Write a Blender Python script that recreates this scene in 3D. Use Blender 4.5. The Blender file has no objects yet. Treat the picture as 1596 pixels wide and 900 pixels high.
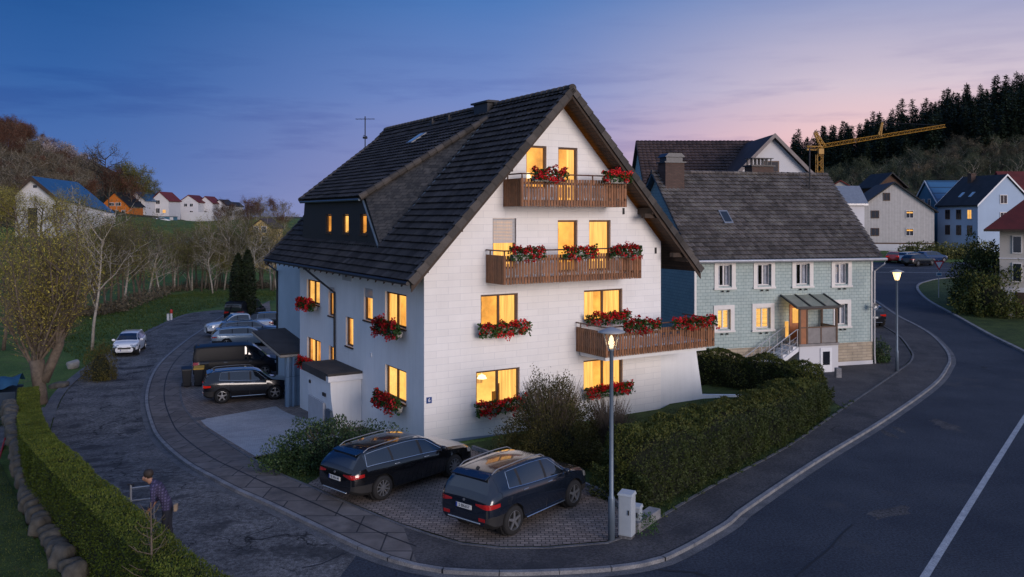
import bpy, bmesh, math, random
from mathutils import Vector, Matrix, noise as mnoise
from mathutils.geometry import tessellate_polygon
R = math.radians
rng = random.Random(7)
sc = bpy.context.scene
col = sc.collection

# ------------------------------------------------------------------ camera (level, shift lens)
F, CX, HZ, CH = 1310.0, 798.0, 338.0, 8.2
cam_d = bpy.data.cameras.new("camera"); cam = bpy.data.objects.new("camera", cam_d); col.objects.link(cam)
cam.location = (0, 0, CH); cam.rotation_euler = (R(90), 0, 0)
cam_d.sensor_width = 36; cam_d.lens = 36 * F / 1596; cam_d.shift_y = -(450 - HZ) / 1596
cam_d.clip_end = 8000; cam_d.clip_start = .1
sc.camera = cam

def sst(a, b, x):
    t = min(1, max(0, (x - a) / (b - a))); return t * t * (3 - 2 * t)
def ramp(x, s=.12):                      # linear 0..1 with soft ends
    if x <= -s: return 0
    if x < s: return (x + s) ** 2 / (4 * s)
    if x < 1 - s: return x
    if x < 1 + s: return 1 - (1 + s - x) ** 2 / (4 * s)
    return 1
HC = Vector((-3.17, 30.3, 0)); HU = Vector((.854, .52, 0)).normalized(); HW = Vector((-HU.y, HU.x, 0))
def ground(X, Y):
    yl = (X - HC.x) * HW.x + (Y - HC.y) * HW.y
    left = 1 - sst(-4, 6, X)
    z = -1.6 * ramp(yl / 13.5) * left
    if X > 0: z += sst(4, 14, X) * .035 * (max(0, Y - 47) if Y < 150 else 103)
    # far side of the valley on the left, and the two hills
    if Y > 100:
        lf = 1 - sst(-60, 10, X)
        z += lf * (8.4 * sst(118, 265, Y) - 1.0 * sst(100, 118, Y) * (1 - sst(120, 170, Y)))
        z += (29 * sst(92, 168, -X - .25 * (Y - 240)) * sst(170, 345, Y) + 30 * sst(190, 420, -X - .3 * (Y - 250)) * sst(250, 400, Y)) * (1 - sst(370, 470, Y))
        z += 50 * sst(20, 270, X) * sst(165, 370, Y) + 40 * sst(200, 500, X) * sst(300, 600, Y)
        z += 1.6 * mnoise.noise((X * .02, Y * .02, 0)) * sst(130, 220, Y)
    return z
def gp(px, py, off=0):
    dx, dz = (px - CX) / F, -(py - HZ) / F
    f = lambda Y: CH + dz * Y - ground(dx * Y, Y) - off
    Y = 5.0
    while f(Y) > 0 and Y < 900: Y *= 1.02
    a, b = Y / 1.02, Y
    for _ in range(40):
        m = (a + b) / 2
        if f(m) > 0: a = m
        else: b = m
    return Vector((dx * a, a, ground(dx * a, a) + off))
def at(px, py, Y):                      # a point at a known distance
    return Vector(((px - CX) / F * Y, Y, CH - (py - HZ) / F * Y))
def gxy(px, py): p = gp(px, py); return (p.x, p.y)

# ------------------------------------------------------------------ object helpers
def tag(o, label=None, cat=None, group=None, kind=None):
    if label: o["label"] = label
    if cat: o["category"] = cat
    if group: o["group"] = group
    if kind: o["kind"] = kind
    return o
def empty(name, loc=(0, 0, 0), rz=0, label=None, cat=None, group=None):
    o = bpy.data.objects.new(name, None); col.objects.link(o)
    o.location = loc; o.rotation_euler = (0, 0, rz); o.empty_display_size = .2
    return tag(o, label, cat, group)
KIDS = {}
def link_child(o, parent):
    o.parent = parent; KIDS.setdefault(parent.name, []).append(o)
def copy_tree(o, parent=None):
    c = o.copy(); col.objects.link(c)
    if parent is not None: link_child(c, parent)
    for ch in KIDS.get(o.name, []): copy_tree(ch, c)
    return c
class MB:
    def __init__(s): s.v = []; s.f = []; s.r = []; s.m = []; s.cur = None; s.mi = 0
    def face(s, idx): s.f.append(tuple(idx)); s.r.append(s.cur if s.cur is not None else rng.random()); s.m.append(s.mi)
    def poly(s, pts):
        n = len(s.v); s.v += [tuple(p) for p in pts]; s.face(range(n, n + len(pts)))
    def box(s, a, b, M=None):
        (x0, y0, z0), (x1, y1, z1) = a, b
        P = [Vector(p) for p in ((x0,y0,z0),(x1,y0,z0),(x1,y1,z0),(x0,y1,z0),(x0,y0,z1),(x1,y0,z1),(x1,y1,z1),(x0,y1,z1))]
        if M is not None: P = [M @ p for p in P]
        n = len(s.v); s.v += [tuple(p) for p in P]
        keep = s.cur
        if s.cur is None: s.cur = rng.random()
        for q in ((0,3,2,1),(4,5,6,7),(0,1,5,4),(1,2,6,5),(2,3,7,6),(3,0,4,7)): s.face([n + i for i in q])
        s.cur = keep
    def hexa(s, P):                     # 8 points: bottom 4, top 4
        n = len(s.v); s.v += [tuple(p) for p in P]
        for q in ((0,3,2,1),(4,5,6,7),(0,1,5,4),(1,2,6,5),(2,3,7,6),(3,0,4,7)): s.face([n + i for i in q])
    def tube(s, pts, rad, n=8, cap=True):
        pts = [Vector(p) for p in pts]; rings = []
        if not hasattr(rad, '__len__'): rad = [rad] * len(pts)
        ref = None
        for i, p in enumerate(pts):
            d = (pts[min(i + 1, len(pts) - 1)] - pts[max(i - 1, 0)]).normalized()
            a = Vector((0, 0, 1)) if abs(d.z) < .9 else Vector((1, 0, 0))
            x = d.cross(a).normalized()
            if ref is not None and ref.dot(x) < 0 and abs(d.z) < .9: pass
            y = d.cross(x)
            k = len(s.v); s.v += [tuple(p + rad[i] * (math.cos(t) * x + math.sin(t) * y)) for t in [2 * math.pi * j / n for j in range(n)]]
            rings.append(k)
        for a, b in zip(rings, rings[1:]):
            for j in range(n): s.face((a + j, a + (j + 1) % n, b + (j + 1) % n, b + j))
        if cap and n > 2: s.face([rings[0] + j for j in reversed(range(n))]); s.face([rings[-1] + j for j in range(n)])
    def lathe(s, prof, c=(0, 0, 0), n=20, axis='z', cap=True):
        rings = []
        for r, h in prof:
            k = len(s.v); rings.append(k)
            for j in range(n):
                t = 2 * math.pi * j / n; a, b = r * math.cos(t), r * math.sin(t)
                p = (a, b, h) if axis == 'z' else ((a, h, b) if axis == 'y' else (h, a, b))
                s.v.append((p[0] + c[0], p[1] + c[1], p[2] + c[2]))
        for a, b in zip(rings, rings[1:]):
            for j in range(n): s.face((a + j, a + (j + 1) % n, b + (j + 1) % n, b + j))
        if cap: s.face([rings[0] + j for j in reversed(range(n))]); s.face([rings[-1] + j for j in range(n)])
    def leaf(s, p, d, nrm, L, W):
        d = d.normalized(); x = d.cross(nrm)
        if x.length < 1e-4: x = d.orthogonal()
        x.normalize(); n = len(s.v)
        s.v += [tuple(p), tuple(p + d * L * .5 + x * W * .5), tuple(p + d * L), tuple(p + d * L * .5 - x * W * .5)]
        s.face((n, n + 1, n + 2, n + 3))
    def mesh(s, name, mats, smooth=False):
        me = bpy.data.meshes.new(name); me.from_pydata(s.v, [], s.f)
        for m in (mats if isinstance(mats, (list, tuple)) else [mats]): me.materials.append(m)
        at_ = me.attributes.new("rnd", 'FLOAT', 'FACE'); at_.data.foreach_set('value', s.r)
        me.polygons.foreach_set('material_index', s.m)
        if smooth: me.polygons.foreach_set('use_smooth', [True] * len(s.f))
        me.update(); return me
    def build(s, name, mats, parent=None, smooth=False, fix=False):
        me = s.mesh(name, mats, smooth)
        if fix:
            bm = bmesh.new(); bm.from_mesh(me); bmesh.ops.recalc_face_normals(bm, faces=bm.faces); bm.to_mesh(me); bm.free()
        return link(name, me, parent)
def link(name, me, parent=None):
    o = bpy.data.objects.new(name, me); col.objects.link(o)
    if parent is not None: link_child(o, parent)
    return o
def bevel(o, w=.02, seg=2, ang=40):
    m = o.modifiers.new("b", 'BEVEL'); m.width = w; m.segments = seg; m.limit_method = 'ANGLE'; m.angle_limit = R(ang); return o
def text_child(name, body, size, mat, parent, M):
    cu = bpy.data.curves.new(name, 'FONT'); cu.body = body; cu.size = size; cu.align_x = 'CENTER'; cu.align_y = 'CENTER'; cu.extrude = .002
    cu.materials.append(mat)
    tmp = bpy.data.objects.new(name, cu); me = bpy.data.meshes.new_from_object(tmp); bpy.data.objects.remove(tmp)
    o = bpy.data.objects.new(name, me); col.objects.link(o); link_child(o, parent); o.matrix_local = M; return o
def catmull(pts, step=1.0):
    P = [Vector(p) for p in pts]; out = []
    for i in range(len(P) - 1):
        p0, p1, p2, p3 = P[max(i - 1, 0)], P[i], P[i + 1], P[min(i + 2, len(P) - 1)]
        n = max(1, int((p2 - p1).length / step))
        for k in range(n):
            t = k / n
            out.append(.5 * ((2 * p1) + (p2 - p0) * t + (2 * p0 - 5 * p1 + 4 * p2 - p3) * t * t + (3 * p1 - p0 - 3 * p2 + p3) * t ** 3))
    out.append(P[-1]); return out

# ------------------------------------------------------------------ materials
def nt_new(name):
    m = bpy.data.materials.new(name); m.use_nodes = True; nt = m.node_tree
    b = nt.nodes["Principled BSDF"]; return m, nt, b
def N(nt, t, **kw):
    n = nt.nodes.new(t)
    for k, v in kw.items():
        if k in n.inputs: n.inputs[k].default_value = v
        else: setattr(n, k, v)
    return n
def mixc(nt, fac, a, b, blend='MIX'):
    n = nt.nodes.new('ShaderNodeMix'); n.data_type = 'RGBA'; n.blend_type = blend
    for s, v in ((0, fac), (6, a), (7, b)):
        if isinstance(v, bpy.types.NodeSocket): nt.links.new(v, n.inputs[s])
        elif s == 0: n.inputs[0].default_value = v
        else: n.inputs[s].default_value = (*v[:3], 1)
    return n.outputs[2]
def math_(nt, op, a, b=0.0, clamp=False):
    n = nt.nodes.new('ShaderNodeMath'); n.operation = op; n.use_clamp = clamp
    for i, v in ((0, a), (1, b)):
        if isinstance(v, bpy.types.NodeSocket): nt.links.new(v, n.inputs[i])
        else: n.inputs[i].default_value = v
    return n.outputs[0]
def coords(nt, axes=None, scale=(1, 1, 1)):
    tc = N(nt, 'ShaderNodeTexCoord'); o = tc.outputs['Object']
    if axes:
        sp = N(nt, 'ShaderNodeSeparateXYZ'); nt.links.new(o, sp.inputs[0]); cb = N(nt, 'ShaderNodeCombineXYZ')
        for i, a in enumerate(axes): nt.links.new(sp.outputs['xyz'.index(a)], cb.inputs[i])
        o = cb.outputs[0]
    if scale != (1, 1, 1):
        mp = N(nt, 'ShaderNodeMapping'); mp.inputs['Scale'].default_value = scale; nt.links.new(o, mp.inputs[0]); o = mp.outputs[0]
    return o
def noise(nt, vec, scale, detail=5, rough=.6):
    n = N(nt, 'ShaderNodeTexNoise', Scale=scale, Detail=detail, Roughness=rough); nt.links.new(vec, n.inputs['Vector']); return n.outputs['Fac']
def rmp(nt, fac, stops):
    n = N(nt, 'ShaderNodeValToRGB'); nt.links.new(fac, n.inputs[0]); e = n.color_ramp.elements
    while len(e) < len(stops): e.new(.5)
    for i, (p, c) in enumerate(stops):
        e[i].position = p; e[i].color = (*c, 1) if len(c) == 3 else c
    return n.outputs[0]
def bumpn(nt, b, h, strength, dist=.02):
    n = N(nt, 'ShaderNodeBump', Strength=strength, Distance=dist); nt.links.new(h, n.inputs['Height']); nt.links.new(n.outputs[0], b.inputs['Normal'])
def sc3(c, k): return tuple(min(1, x * k) for x in c)
def M(name, c, rough=.6, var=.2, vs=3.0, bump=.0, bs=40, metal=0, coat=0, spec=.5, rnd=0, streak=0):
    m, nt, b = nt_new(name); v = coords(nt)
    f = noise(nt, v, vs, 6)
    cl = rmp(nt, f, [(.3, sc3(c, 1 - var)), (.72, sc3(c, 1 + var))])
    if streak: cl = mixc(nt, 1, cl, rmp(nt, noise(nt, coords(nt, None, (5, 5, .35)), 1.0, 6, .7), [(.45, (1, 1, 1)), (.75, (1 - streak,) * 3)]), 'MULTIPLY')
    if rnd:
        a = N(nt, 'ShaderNodeAttribute', attribute_name="rnd")
        cl = mixc(nt, 1, cl, rmp(nt, a.outputs['Fac'], [(0, (1 - rnd,) * 3), (1, (1 + rnd,) * 3)]), 'MULTIPLY')
    nt.links.new(cl, b.inputs['Base Color'])
    b.inputs['Roughness'].default_value = rough; b.inputs['Metallic'].default_value = metal
    b.inputs['Coat Weight'].default_value = coat; b.inputs['Coat Roughness'].default_value = .04; b.inputs['Specular IOR Level'].default_value = spec
    if bump: bumpn(nt, b, noise(nt, v, bs, 3), bump)
    return m
def M_brick(name, c1, c2, mortar, w, h, axes='xz', msize=.012, off=.5, rough=.7, bump=.4, var=.12, vs=2.0, stain=None, smooth=.1, spec=.4, streak=0):
    m, nt, b = nt_new(name); v = coords(nt, axes + [c for c in 'xyz' if c not in axes][0])
    t = N(nt, 'ShaderNodeTexBrick'); t.offset = off; t.inputs['Scale'].default_value = 1
    nt.links.new(v, t.inputs['Vector']); t.inputs['Brick Width'].default_value = w; t.inputs['Row Height'].default_value = h
    t.inputs['Mortar Size'].default_value = msize; t.inputs['Mortar Smooth'].default_value = smooth; t.inputs['Bias'].default_value = 0
    for k, q in (('Color1', c1), ('Color2', c2), ('Mortar', mortar)): t.inputs[k].default_value = (*q, 1)
    f = noise(nt, coords(nt), vs, 6); cl = mixc(nt, 1, t.outputs[0], rmp(nt, f, [(.25, (1 - var,) * 3), (.75, (1 + var,) * 3)]), 'MULTIPLY')
    if stain:
        f2 = noise(nt, coords(nt), stain[1], 8, .7); cl = mixc(nt, rmp(nt, f2, [(.52, (0, 0, 0)), (.68, (stain[2],) * 3)]), cl, stain[0])
    if streak: cl = mixc(nt, 1, cl, rmp(nt, noise(nt, coords(nt, None, (5, 5, .35)), 1.0, 6, .7), [(.45, (1, 1, 1)), (.75, (1 - streak,) * 3)]), 'MULTIPLY')
    nt.links.new(cl, b.inputs['Base Color']); b.inputs['Roughness'].default_value = rough; b.inputs['Specular IOR Level'].default_value = spec
    h_ = math_(nt, 'ADD', math_(nt, 'MULTIPLY', t.outputs['Fac'], -1), math_(nt, 'MULTIPLY', noise(nt, coords(nt), 60, 3), .25))
    bumpn(nt, b, h_, bump, .02); return m
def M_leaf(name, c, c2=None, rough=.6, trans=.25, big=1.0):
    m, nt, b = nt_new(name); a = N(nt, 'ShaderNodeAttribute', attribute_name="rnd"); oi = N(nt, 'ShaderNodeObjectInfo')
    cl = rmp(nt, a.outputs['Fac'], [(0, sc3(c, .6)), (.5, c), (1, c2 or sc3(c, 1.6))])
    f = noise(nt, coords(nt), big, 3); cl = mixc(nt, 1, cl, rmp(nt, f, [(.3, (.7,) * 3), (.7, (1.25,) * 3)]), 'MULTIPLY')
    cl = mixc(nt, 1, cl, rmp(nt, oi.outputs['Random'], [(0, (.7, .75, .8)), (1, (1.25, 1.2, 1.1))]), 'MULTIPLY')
    nt.links.new(cl, b.inputs['Base Color']); b.inputs['Roughness'].default_value = rough; b.inputs['Specular IOR Level'].default_value = .25
    if trans:
        tr = N(nt, 'ShaderNodeBsdfTranslucent'); nt.links.new(cl, tr.inputs[0]); mx = N(nt, 'ShaderNodeMixShader', Fac=trans)
        nt.links.new(b.outputs[0], mx.inputs[1]); nt.links.new(tr.outputs[0], mx.inputs[2]); nt.links.new(mx.outputs[0], nt.nodes['Material Output'].inputs[0])
    return m
def M_emit(name, c, s, var=0, vs=2.0, axes=None, scale=(1, 1, 1)):
    m, nt, b = nt_new(name); nt.nodes.remove(b); e = N(nt, 'ShaderNodeEmission', Strength=s); e.inputs[0].default_value = (*c, 1)
    if var:
        cl = rmp(nt, noise(nt, coords(nt, axes, scale), vs, 4), [(.3, sc3(c, 1 - var)), (.7, tuple(x * (1 + var) for x in c))]); nt.links.new(cl, e.inputs[0])
    nt.links.new(e.outputs[0], nt.nodes['Material Output'].inputs[0]); return m
def M_glass(name, tint=(.9, .95, 1), refl=1.0):   # thin pane: see-through with a Fresnel sheen
    m, nt, b = nt_new(name); nt.nodes.remove(b)
    t = N(nt, 'ShaderNodeBsdfTransparent'); t.inputs[0].default_value = (*tint, 1); g = N(nt, 'ShaderNodeBsdfGlossy', Roughness=.03)
    lw = N(nt, 'ShaderNodeLayerWeight'); fr = math_(nt, 'ADD', math_(nt, 'MULTIPLY', math_(nt, 'POWER', lw.outputs['Facing'], 5.0), .9), .05); mx = N(nt, 'ShaderNodeMixShader'); nt.links.new(math_(nt, 'MULTIPLY', fr, refl, True), mx.inputs[0])
    nt.links.new(t.outputs[0], mx.inputs[1]); nt.links.new(g.outputs[0], mx.inputs[2]); nt.links.new(mx.outputs[0], nt.nodes['Material Output'].inputs[0]); return m
def M_ground(name, c1, c2, scale=.4, fine=25, rough=.9, bump=.5, patch=None, cracks=None, speck=.25, spec=.3):
    m, nt, b = nt_new(name); v = coords(nt)
    cl = rmp(nt, noise(nt, v, scale, 8, .65), [(.36, c1), (.64, c2)])
    fn = noise(nt, v, fine, 4, .7)
    cl = mixc(nt, 1, cl, rmp(nt, fn, [(.36, (1 - speck,) * 3), (.64, (1 + speck,) * 3)]), 'MULTIPLY')
    fs = noise(nt, v, fine * 6, 2, .7); cl = mixc(nt, 1, cl, rmp(nt, fs, [(.36, (1 - speck,) * 3), (.64, (1 + speck,) * 3)]), 'MULTIPLY')
    if patch:
        f2 = noise(nt, v, patch[1], 6, .6); cl = mixc(nt, rmp(nt, f2, [(patch[2], (0, 0, 0)), (patch[2] + .06, (patch[3],) * 3)]), cl, patch[0])
    if cracks:
        # warped voronoi edges, broken up by noise: tar-filled cracks
        nz = N(nt, 'ShaderNodeTexNoise', Scale=.8, Detail=4); nt.links.new(v, nz.inputs['Vector'])
        vv = N(nt, 'ShaderNodeVectorMath', operation='MULTIPLY_ADD'); nt.links.new(nz.outputs['Color'], vv.inputs[0]); vv.inputs[1].default_value = (2.4, 2.4, 0); nt.links.new(v, vv.inputs[2])
        for s_, w_, br in cracks:
            vo = N(nt, 'ShaderNodeTexVoronoi', feature='DISTANCE_TO_EDGE', Scale=s_); nt.links.new(vv.outputs[0], vo.inputs['Vector'])
            line = rmp(nt, vo.outputs[0], [(0, (1, 1, 1)), (w_, (0, 0, 0))])
            gate = rmp(nt, noise(nt, v, .35 + s_ * .3, 3), [(br, (0, 0, 0)), (br + .08, (1, 1, 1))])
            cl = mixc(nt, mixc(nt, 1, line, gate, 'MULTIPLY'), cl, (.007, .008, .010))
    nt.links.new(cl, b.inputs['Base Color']); b.inputs['Roughness'].default_value = rough; b.inputs['Specular IOR Level'].default_value = spec
    bumpn(nt, b, fs, bump, .01); return m

# ------------------------------------------------------------------ render / light
sc.view_settings.view_transform = 'Standard'; sc.view_settings.look = 'None'; sc.view_settings.exposure = .2; sc.view_settings.gamma = 1
sc.cycles.use_denoising = True; sc.cycles.max_bounces = 6; sc.cycles.diffuse_bounces = 3; sc.cycles.glossy_bounces = 3; sc.cycles.transparent_max_bounces = 16
sc.cycles.transmission_bounces = 4; sc.cycles.caustics_reflective = False; sc.cycles.caustics_refractive = False; sc.cycles.sample_clamp_indirect = 4
SUN_EL, SUN_AZ = R(9), R(146)           # glow of the west sky behind the camera's right shoulder; azimuth from +Y towards +X
w = bpy.data.worlds.new("World"); sc.world = w; w.use_nodes = True; nt = w.node_tree
for n in list(nt.nodes): nt.nodes.remove(n)
out = N(nt, 'ShaderNodeOutputWorld'); bg = N(nt, 'ShaderNodeBackground'); nt.links.new(bg.outputs[0], out.inputs[0])
tc = N(nt, 'ShaderNodeTexCoord'); sp = N(nt, 'ShaderNodeSeparateXYZ'); nt.links.new(tc.outputs['Generated'], sp.inputs[0])
X_, Y_, Z_ = sp.outputs
sky = N(nt, 'ShaderNodeTexSky'); sky.sky_type = 'NISHITA'; sky.sun_disc = False; sky.sun_elevation = R(2); sky.sun_rotation = SUN_AZ; sky.air_density = 1.2; sky.ozone_density = 3
el = math_(nt, 'MULTIPLY', Z_, 2.5, True)                       # 0 at the horizon, 1 at about 24 degrees
LEFT = rmp(nt, el, [(0, (.100, .180, .42)), (.13, (.068, .145, .385)), (.38, (.032, .108, .33)), (.62, (.014, .080, .265)), (1, (.008, .055, .24))])
MID = rmp(nt, el, [(0, (.30, .28, .46)), (.15, (.25, .26, .48)), (.35, (.155, .225, .49)), (.62, (.068, .17, .43)), (1, (.018, .09, .32))])
RIGHT = rmp(nt, el, [(0, (.88, .50, .44)), (.2, (.80, .50, .49)), (.36, (.57, .48, .56)), (.62, (.23, .285, .49)), (1, (.03, .11, .34))])
az = math_(nt, 'ADD', math_(nt, 'MULTIPLY', math_(nt, 'ARCTAN2', X_, Y_), 1.0), 0)   # azimuth from the view axis, radians, + is right
fa = nt.nodes.new('ShaderNodeMapRange'); fa.inputs[1].default_value = -.52; fa.inputs[2].default_value = .02; nt.links.new(az, fa.inputs[0]); fa.interpolation_type = 'SMOOTHSTEP'
fb = nt.nodes.new('ShaderNodeMapRange'); fb.inputs[1].default_value = -.05; fb.inputs[2].default_value = .42; nt.links.new(az, fb.inputs[0]); fb.interpolation_type = 'SMOOTHSTEP'
c = mixc(nt, fb.outputs[0], mixc(nt, fa.outputs[0], LEFT, MID), RIGHT)
# thin streaks of cloud, stretched along the horizon
mp = N(nt, 'ShaderNodeMapping'); mp.inputs['Scale'].default_value = (3.2, 3.2, 26); nt.links.new(tc.outputs['Generated'], mp.inputs[0])
nz = N(nt, 'ShaderNodeTexNoise', Scale=1.6, Detail=7, Roughness=.58); nt.links.new(mp.outputs[0], nz.inputs['Vector'])
band = rmp(nt, Z_, [(0, (.5,) * 3), (.06, (1,) * 3), (.13, (1,) * 3), (.2, (.25,) * 3), (.4, (.1,) * 3)])
cf = mixc(nt, 1, rmp(nt, nz.outputs['Fac'], [(.5, (0,) * 3), (.64, (.55,) * 3)]), band, 'MULTIPLY')
c = mixc(nt, cf, c, mixc(nt, 1, c, (.66, .68, .82), 'MULTIPLY'))
nz2 = N(nt, 'ShaderNodeTexNoise', Scale=.9, Detail=5, Roughness=.5); nt.links.new(mp.outputs[0], nz2.inputs['Vector'])
c = mixc(nt, rmp(nt, nz2.outputs['Fac'], [(.52, (0,) * 3), (.72, (.35,) * 3)]), c, mixc(nt, 1, c, (1.14, 1.09, 1.05), 'MULTIPLY'))
# unseen sky behind the camera, brightened to light the walls; partly the Sky Texture
back = mixc(nt, 1, sky.outputs[0], (.16,) * 3, 'MULTIPLY')
BK = rmp(nt, el, [(0, (.40, .46, .64)), (.4, (.38, .50, .78)), (1, (.34, .46, .78))])
c = mixc(nt, rmp(nt, Y_, [(.0, (1,) * 3), (.35, (0,) * 3)]), c, mixc(nt, .35, BK, back))
nt.links.new(c, bg.inputs[0]); bg.inputs[1].default_value = 1.0
sun_d = bpy.data.lights.new("sun", 'SUN'); sun = bpy.data.objects.new("sun", sun_d); col.objects.link(sun)
sun_d.energy = 2.0; sun_d.angle = R(28); sun_d.color = (1.0, .86, .80)
sd = Vector((math.sin(SUN_AZ) * math.cos(SUN_EL), math.cos(SUN_AZ) * math.cos(SUN_EL), math.sin(SUN_EL)))
sun.rotation_euler = sd.to_track_quat('Z', 'Y').to_euler()

# ------------------------------------------------------------------ terrain
def axis(vals):
    o = []
    for a, b, st in vals:
        n = max(1, round((b - a) / st)); o += [a + (b - a) * i / n for i in range(n)]
    o.append(vals[-1][1]); return o
xs = axis([(-1800, -500, 130), (-500, -230, 30), (-230, -60, 6), (-60, -20, 2.5), (-20, 26, 1), (26, 60, 3), (60, 320, 7), (320, 700, 40), (700, 2200, 150)])
ys = axis([(-60, 0, 15), (0, 14, 3), (14, 60, 1), (60, 130, 3), (130, 480, 7), (480, 800, 40), (800, 3500, 250)])
t = MB()
for y in ys:
    for x in xs: t.v.append((x, y, ground(x, y) - .06))
W_ = len(xs)
for j in range(len(ys) - 1):
    for i in range(W_ - 1): t.face((j * W_ + i, j * W_ + i + 1, (j + 1) * W_ + i + 1, (j + 1) * W_ + i))
MT = {}
MT['grass'] = M_ground('meadow_grass', (.042, .088, .018), (.11, .165, .034), .22, 9, .95, 1, patch=((.10, .105, .04), .9, .58, .5), speck=.4)
MT['hillfloor'] = M_ground('hill_floor', (.026, .034, .012), (.05, .05, .022), .1, 3, .95, .3)
# meadow near, woodland floor on the hills
me_t = t.mesh('ground', [MT['grass'], MT['hillfloor']], True)
for p in me_t.polygons:
    c_ = p.center
    if (c_.x < -112 and c_.y > 205) or (c_.x > 45 and c_.y > 150): p.material_index = 1
tag(link('ground', me_t), kind='structure')

def drape(name, pts, mat, off, maxe=2.0, kind='structure', side=0, parent=None):
    """sheet lying on the terrain; pts are world XY; side>0 adds a downward skirt"""
    pts = [Vector((p[0], p[1], 0)) for p in pts]
    bm = bmesh.new(); vs = [bm.verts.new(p) for p in pts]
    for tri in tessellate_polygon([pts]): 
        try: bm.faces.new([vs[i] for i in tri])
        except ValueError: pass
    for _ in range(7):
        e = [e for e in bm.edges if e.calc_length() > maxe * (1 + max(0, (e.verts[0].co.y - 50) / 25))]
        if not e: break
        bmesh.ops.subdivide_edges(bm, edges=e, cuts=1); bmesh.ops.triangulate(bm, faces=bm.faces[:])
    bmesh.ops.recalc_face_normals(bm, faces=bm.faces)
    for f_ in bm.faces:
        if f_.normal.z < 0: f_.normal_flip()
    if side:
        be = [e for e in bm.edges if len(e.link_faces) == 1]
        r = bmesh.ops.extrude_edge_only(bm, edges=be); low = set(v for v in r['geom'] if isinstance(v, bmesh.types.BMVert))
    else: low = set()
    for v in bm.verts: v.co.z = ground(v.co.x, v.co.y) + off - (side if v in low else 0)
    me = bpy.data.meshes.new(name); bm.to_mesh(me); bm.free(); me.materials.append(mat)
    o = link(name, me, parent)
    if kind: o["kind"] = kind
    return o
def strip(mb, line, d0, d1, z0, z1, skirt=0):
    """ribbon along a polyline: from offset d0 (left +) to d1, heights z0/z1 above the ground, with optional skirts"""
    n = len(line); L0, L1 = [], []
    for i, p in enumerate(line):
        d = (line[min(i + 1, n - 1)] - line[max(i - 1, 0)]); d = Vector((d.x, d.y, 0)).normalized(); nr = Vector((-d.y, d.x, 0))
        for L, dd, z in ((L0, d0, z0), (L1, d1, z1)):
            q = p + nr * dd; L.append(Vector((q.x, q.y, ground(q.x, q.y) + z)))
    for i in range(n - 1):
        mb.poly([L0[i], L0[i + 1], L1[i + 1], L1[i]])
        if skirt:
            dz = Vector((0, 0, skirt))
            mb.poly([L0[i], L0[i] - dz, L0[i + 1] - dz, L0[i + 1]]); mb.poly([L1[i], L1[i + 1], L1[i + 1] - dz, L1[i] - dz])

MT['asphalt'] = M_ground('dark_asphalt', (.024, .031, .046), (.046, .054, .070), .25, 16, .85, .6, patch=((.070, .068, .070), .30, .60, .4), cracks=[(.06, .004, .55)], speck=.45, spec=.25)
MT['old_asphalt'] = M_ground('worn_asphalt', (.075, .075, .079), (.155, .150, .150), .7, 7, .9, .9, patch=((.030, .031, .035), .55, .56, .75), cracks=[(.2, .012, .42), (.6, .022, .50), (1.6, .03, .56)], speck=.5)
MT['pavement'] = M_ground('pavement_asphalt', (.046, .045, .050), (.085, .080, .082), .6, 14, .9, .6, patch=((.034, .035, .04), .4, .58, .7), cracks=[(.15, .006, .53)], speck=.42)
MT['oldpave'] = M_brick('pavement_slabs', (.125, .108, .100), (.165, .145, .135), (.03, .03, .034), 1.6, 1.2, 'xy', .022, .5, .9, .3, .38, 1.6, stain=((.05,.05,.055), 1.1, .6))
MT['kerb'] = M_ground('granite_kerb', (.15, .155, .17), (.26, .258, .265), 2, 30, .8, .5, speck=.25)
MT['gutter'] = M_ground('gutter_stone', (.085, .087, .095), (.15, .148, .152), 1.5, 25, .85, .5, speck=.3)
MT['paver'] = M_brick('brown_paver', (.17, .140, .125), (.29, .235, .205), (.026, .024, .024), .21, .14, 'xy', .011, .5, .85, .8, .35, .6, stain=((.075, .07, .072), .5, .55))
MT['slab'] = M_brick('grey_block_paving', (.36, .37, .39), (.46, .465, .48), (.17, .17, .18), .22, .11, 'xy', .008, .5, .85, .5, .15, .7)
MT['paint'] = M_ground('worn_road_paint', (.26, .28, .31), (.42, .44, .47), 3, 30, .8, .3, speck=.3)
MT['lawn'] = M_ground('garden_lawn', (.022, .042, .010), (.055, .082, .020), .8, 20, .95, 1, patch=((.055, .05, .02), 1.2, .6, .5), speck=.45)
MT['soil'] = M_ground('garden_soil', (.03, .022, .016), (.05, .038, .028), 1.5, 20, .95, 1)
MT['tar'] = M('tar_seam', (.010, .011, .014), .7, .2)

KIN = [(372,483),(345,496),(311,519),(295,530),(261,558),(243,580),(233,605),(231,632),(241,668),(262,697),(304,730),(355,757),(421,787),(480,815),(564,855),(610,873),(650,884),(692,891),(778,895),(870,893),(950,888),(1000,881),(1030,873),(1075,851),(1132,817),(1147,803),(1264,724),(1377,655),(1453,601),(1474,574),(1478,560),(1470,544),(1449,523),(1423,507),(1396,493),(1361,469),(1338,458)]
PIN = [(374,493),(350,512),(325,537),(303,562),(287,585),(281,606),(284,632),(297,652),(325,675),(360,698),(398,722),(440,745),(478,761),(555,795),(628,825),(718,853),(778,860),(853,860),(947,852),(985,838),(1030,811),(1113,761),(1226,701),(1313,641),(1401,581),(1423,560),(1417,544),(1401,525),(1377,510),(1350,496)]
kin = catmull([gxy(*p) + (0,) for p in KIN], .8); pin = catmull([gxy(*p) + (0,) for p in PIN], .8)
ik = min(range(len(kin)), key=lambda i: (kin[i] - gp(1020, 876)).xy.length)      # old slab pavement ends here, asphalt pavement begins
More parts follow.
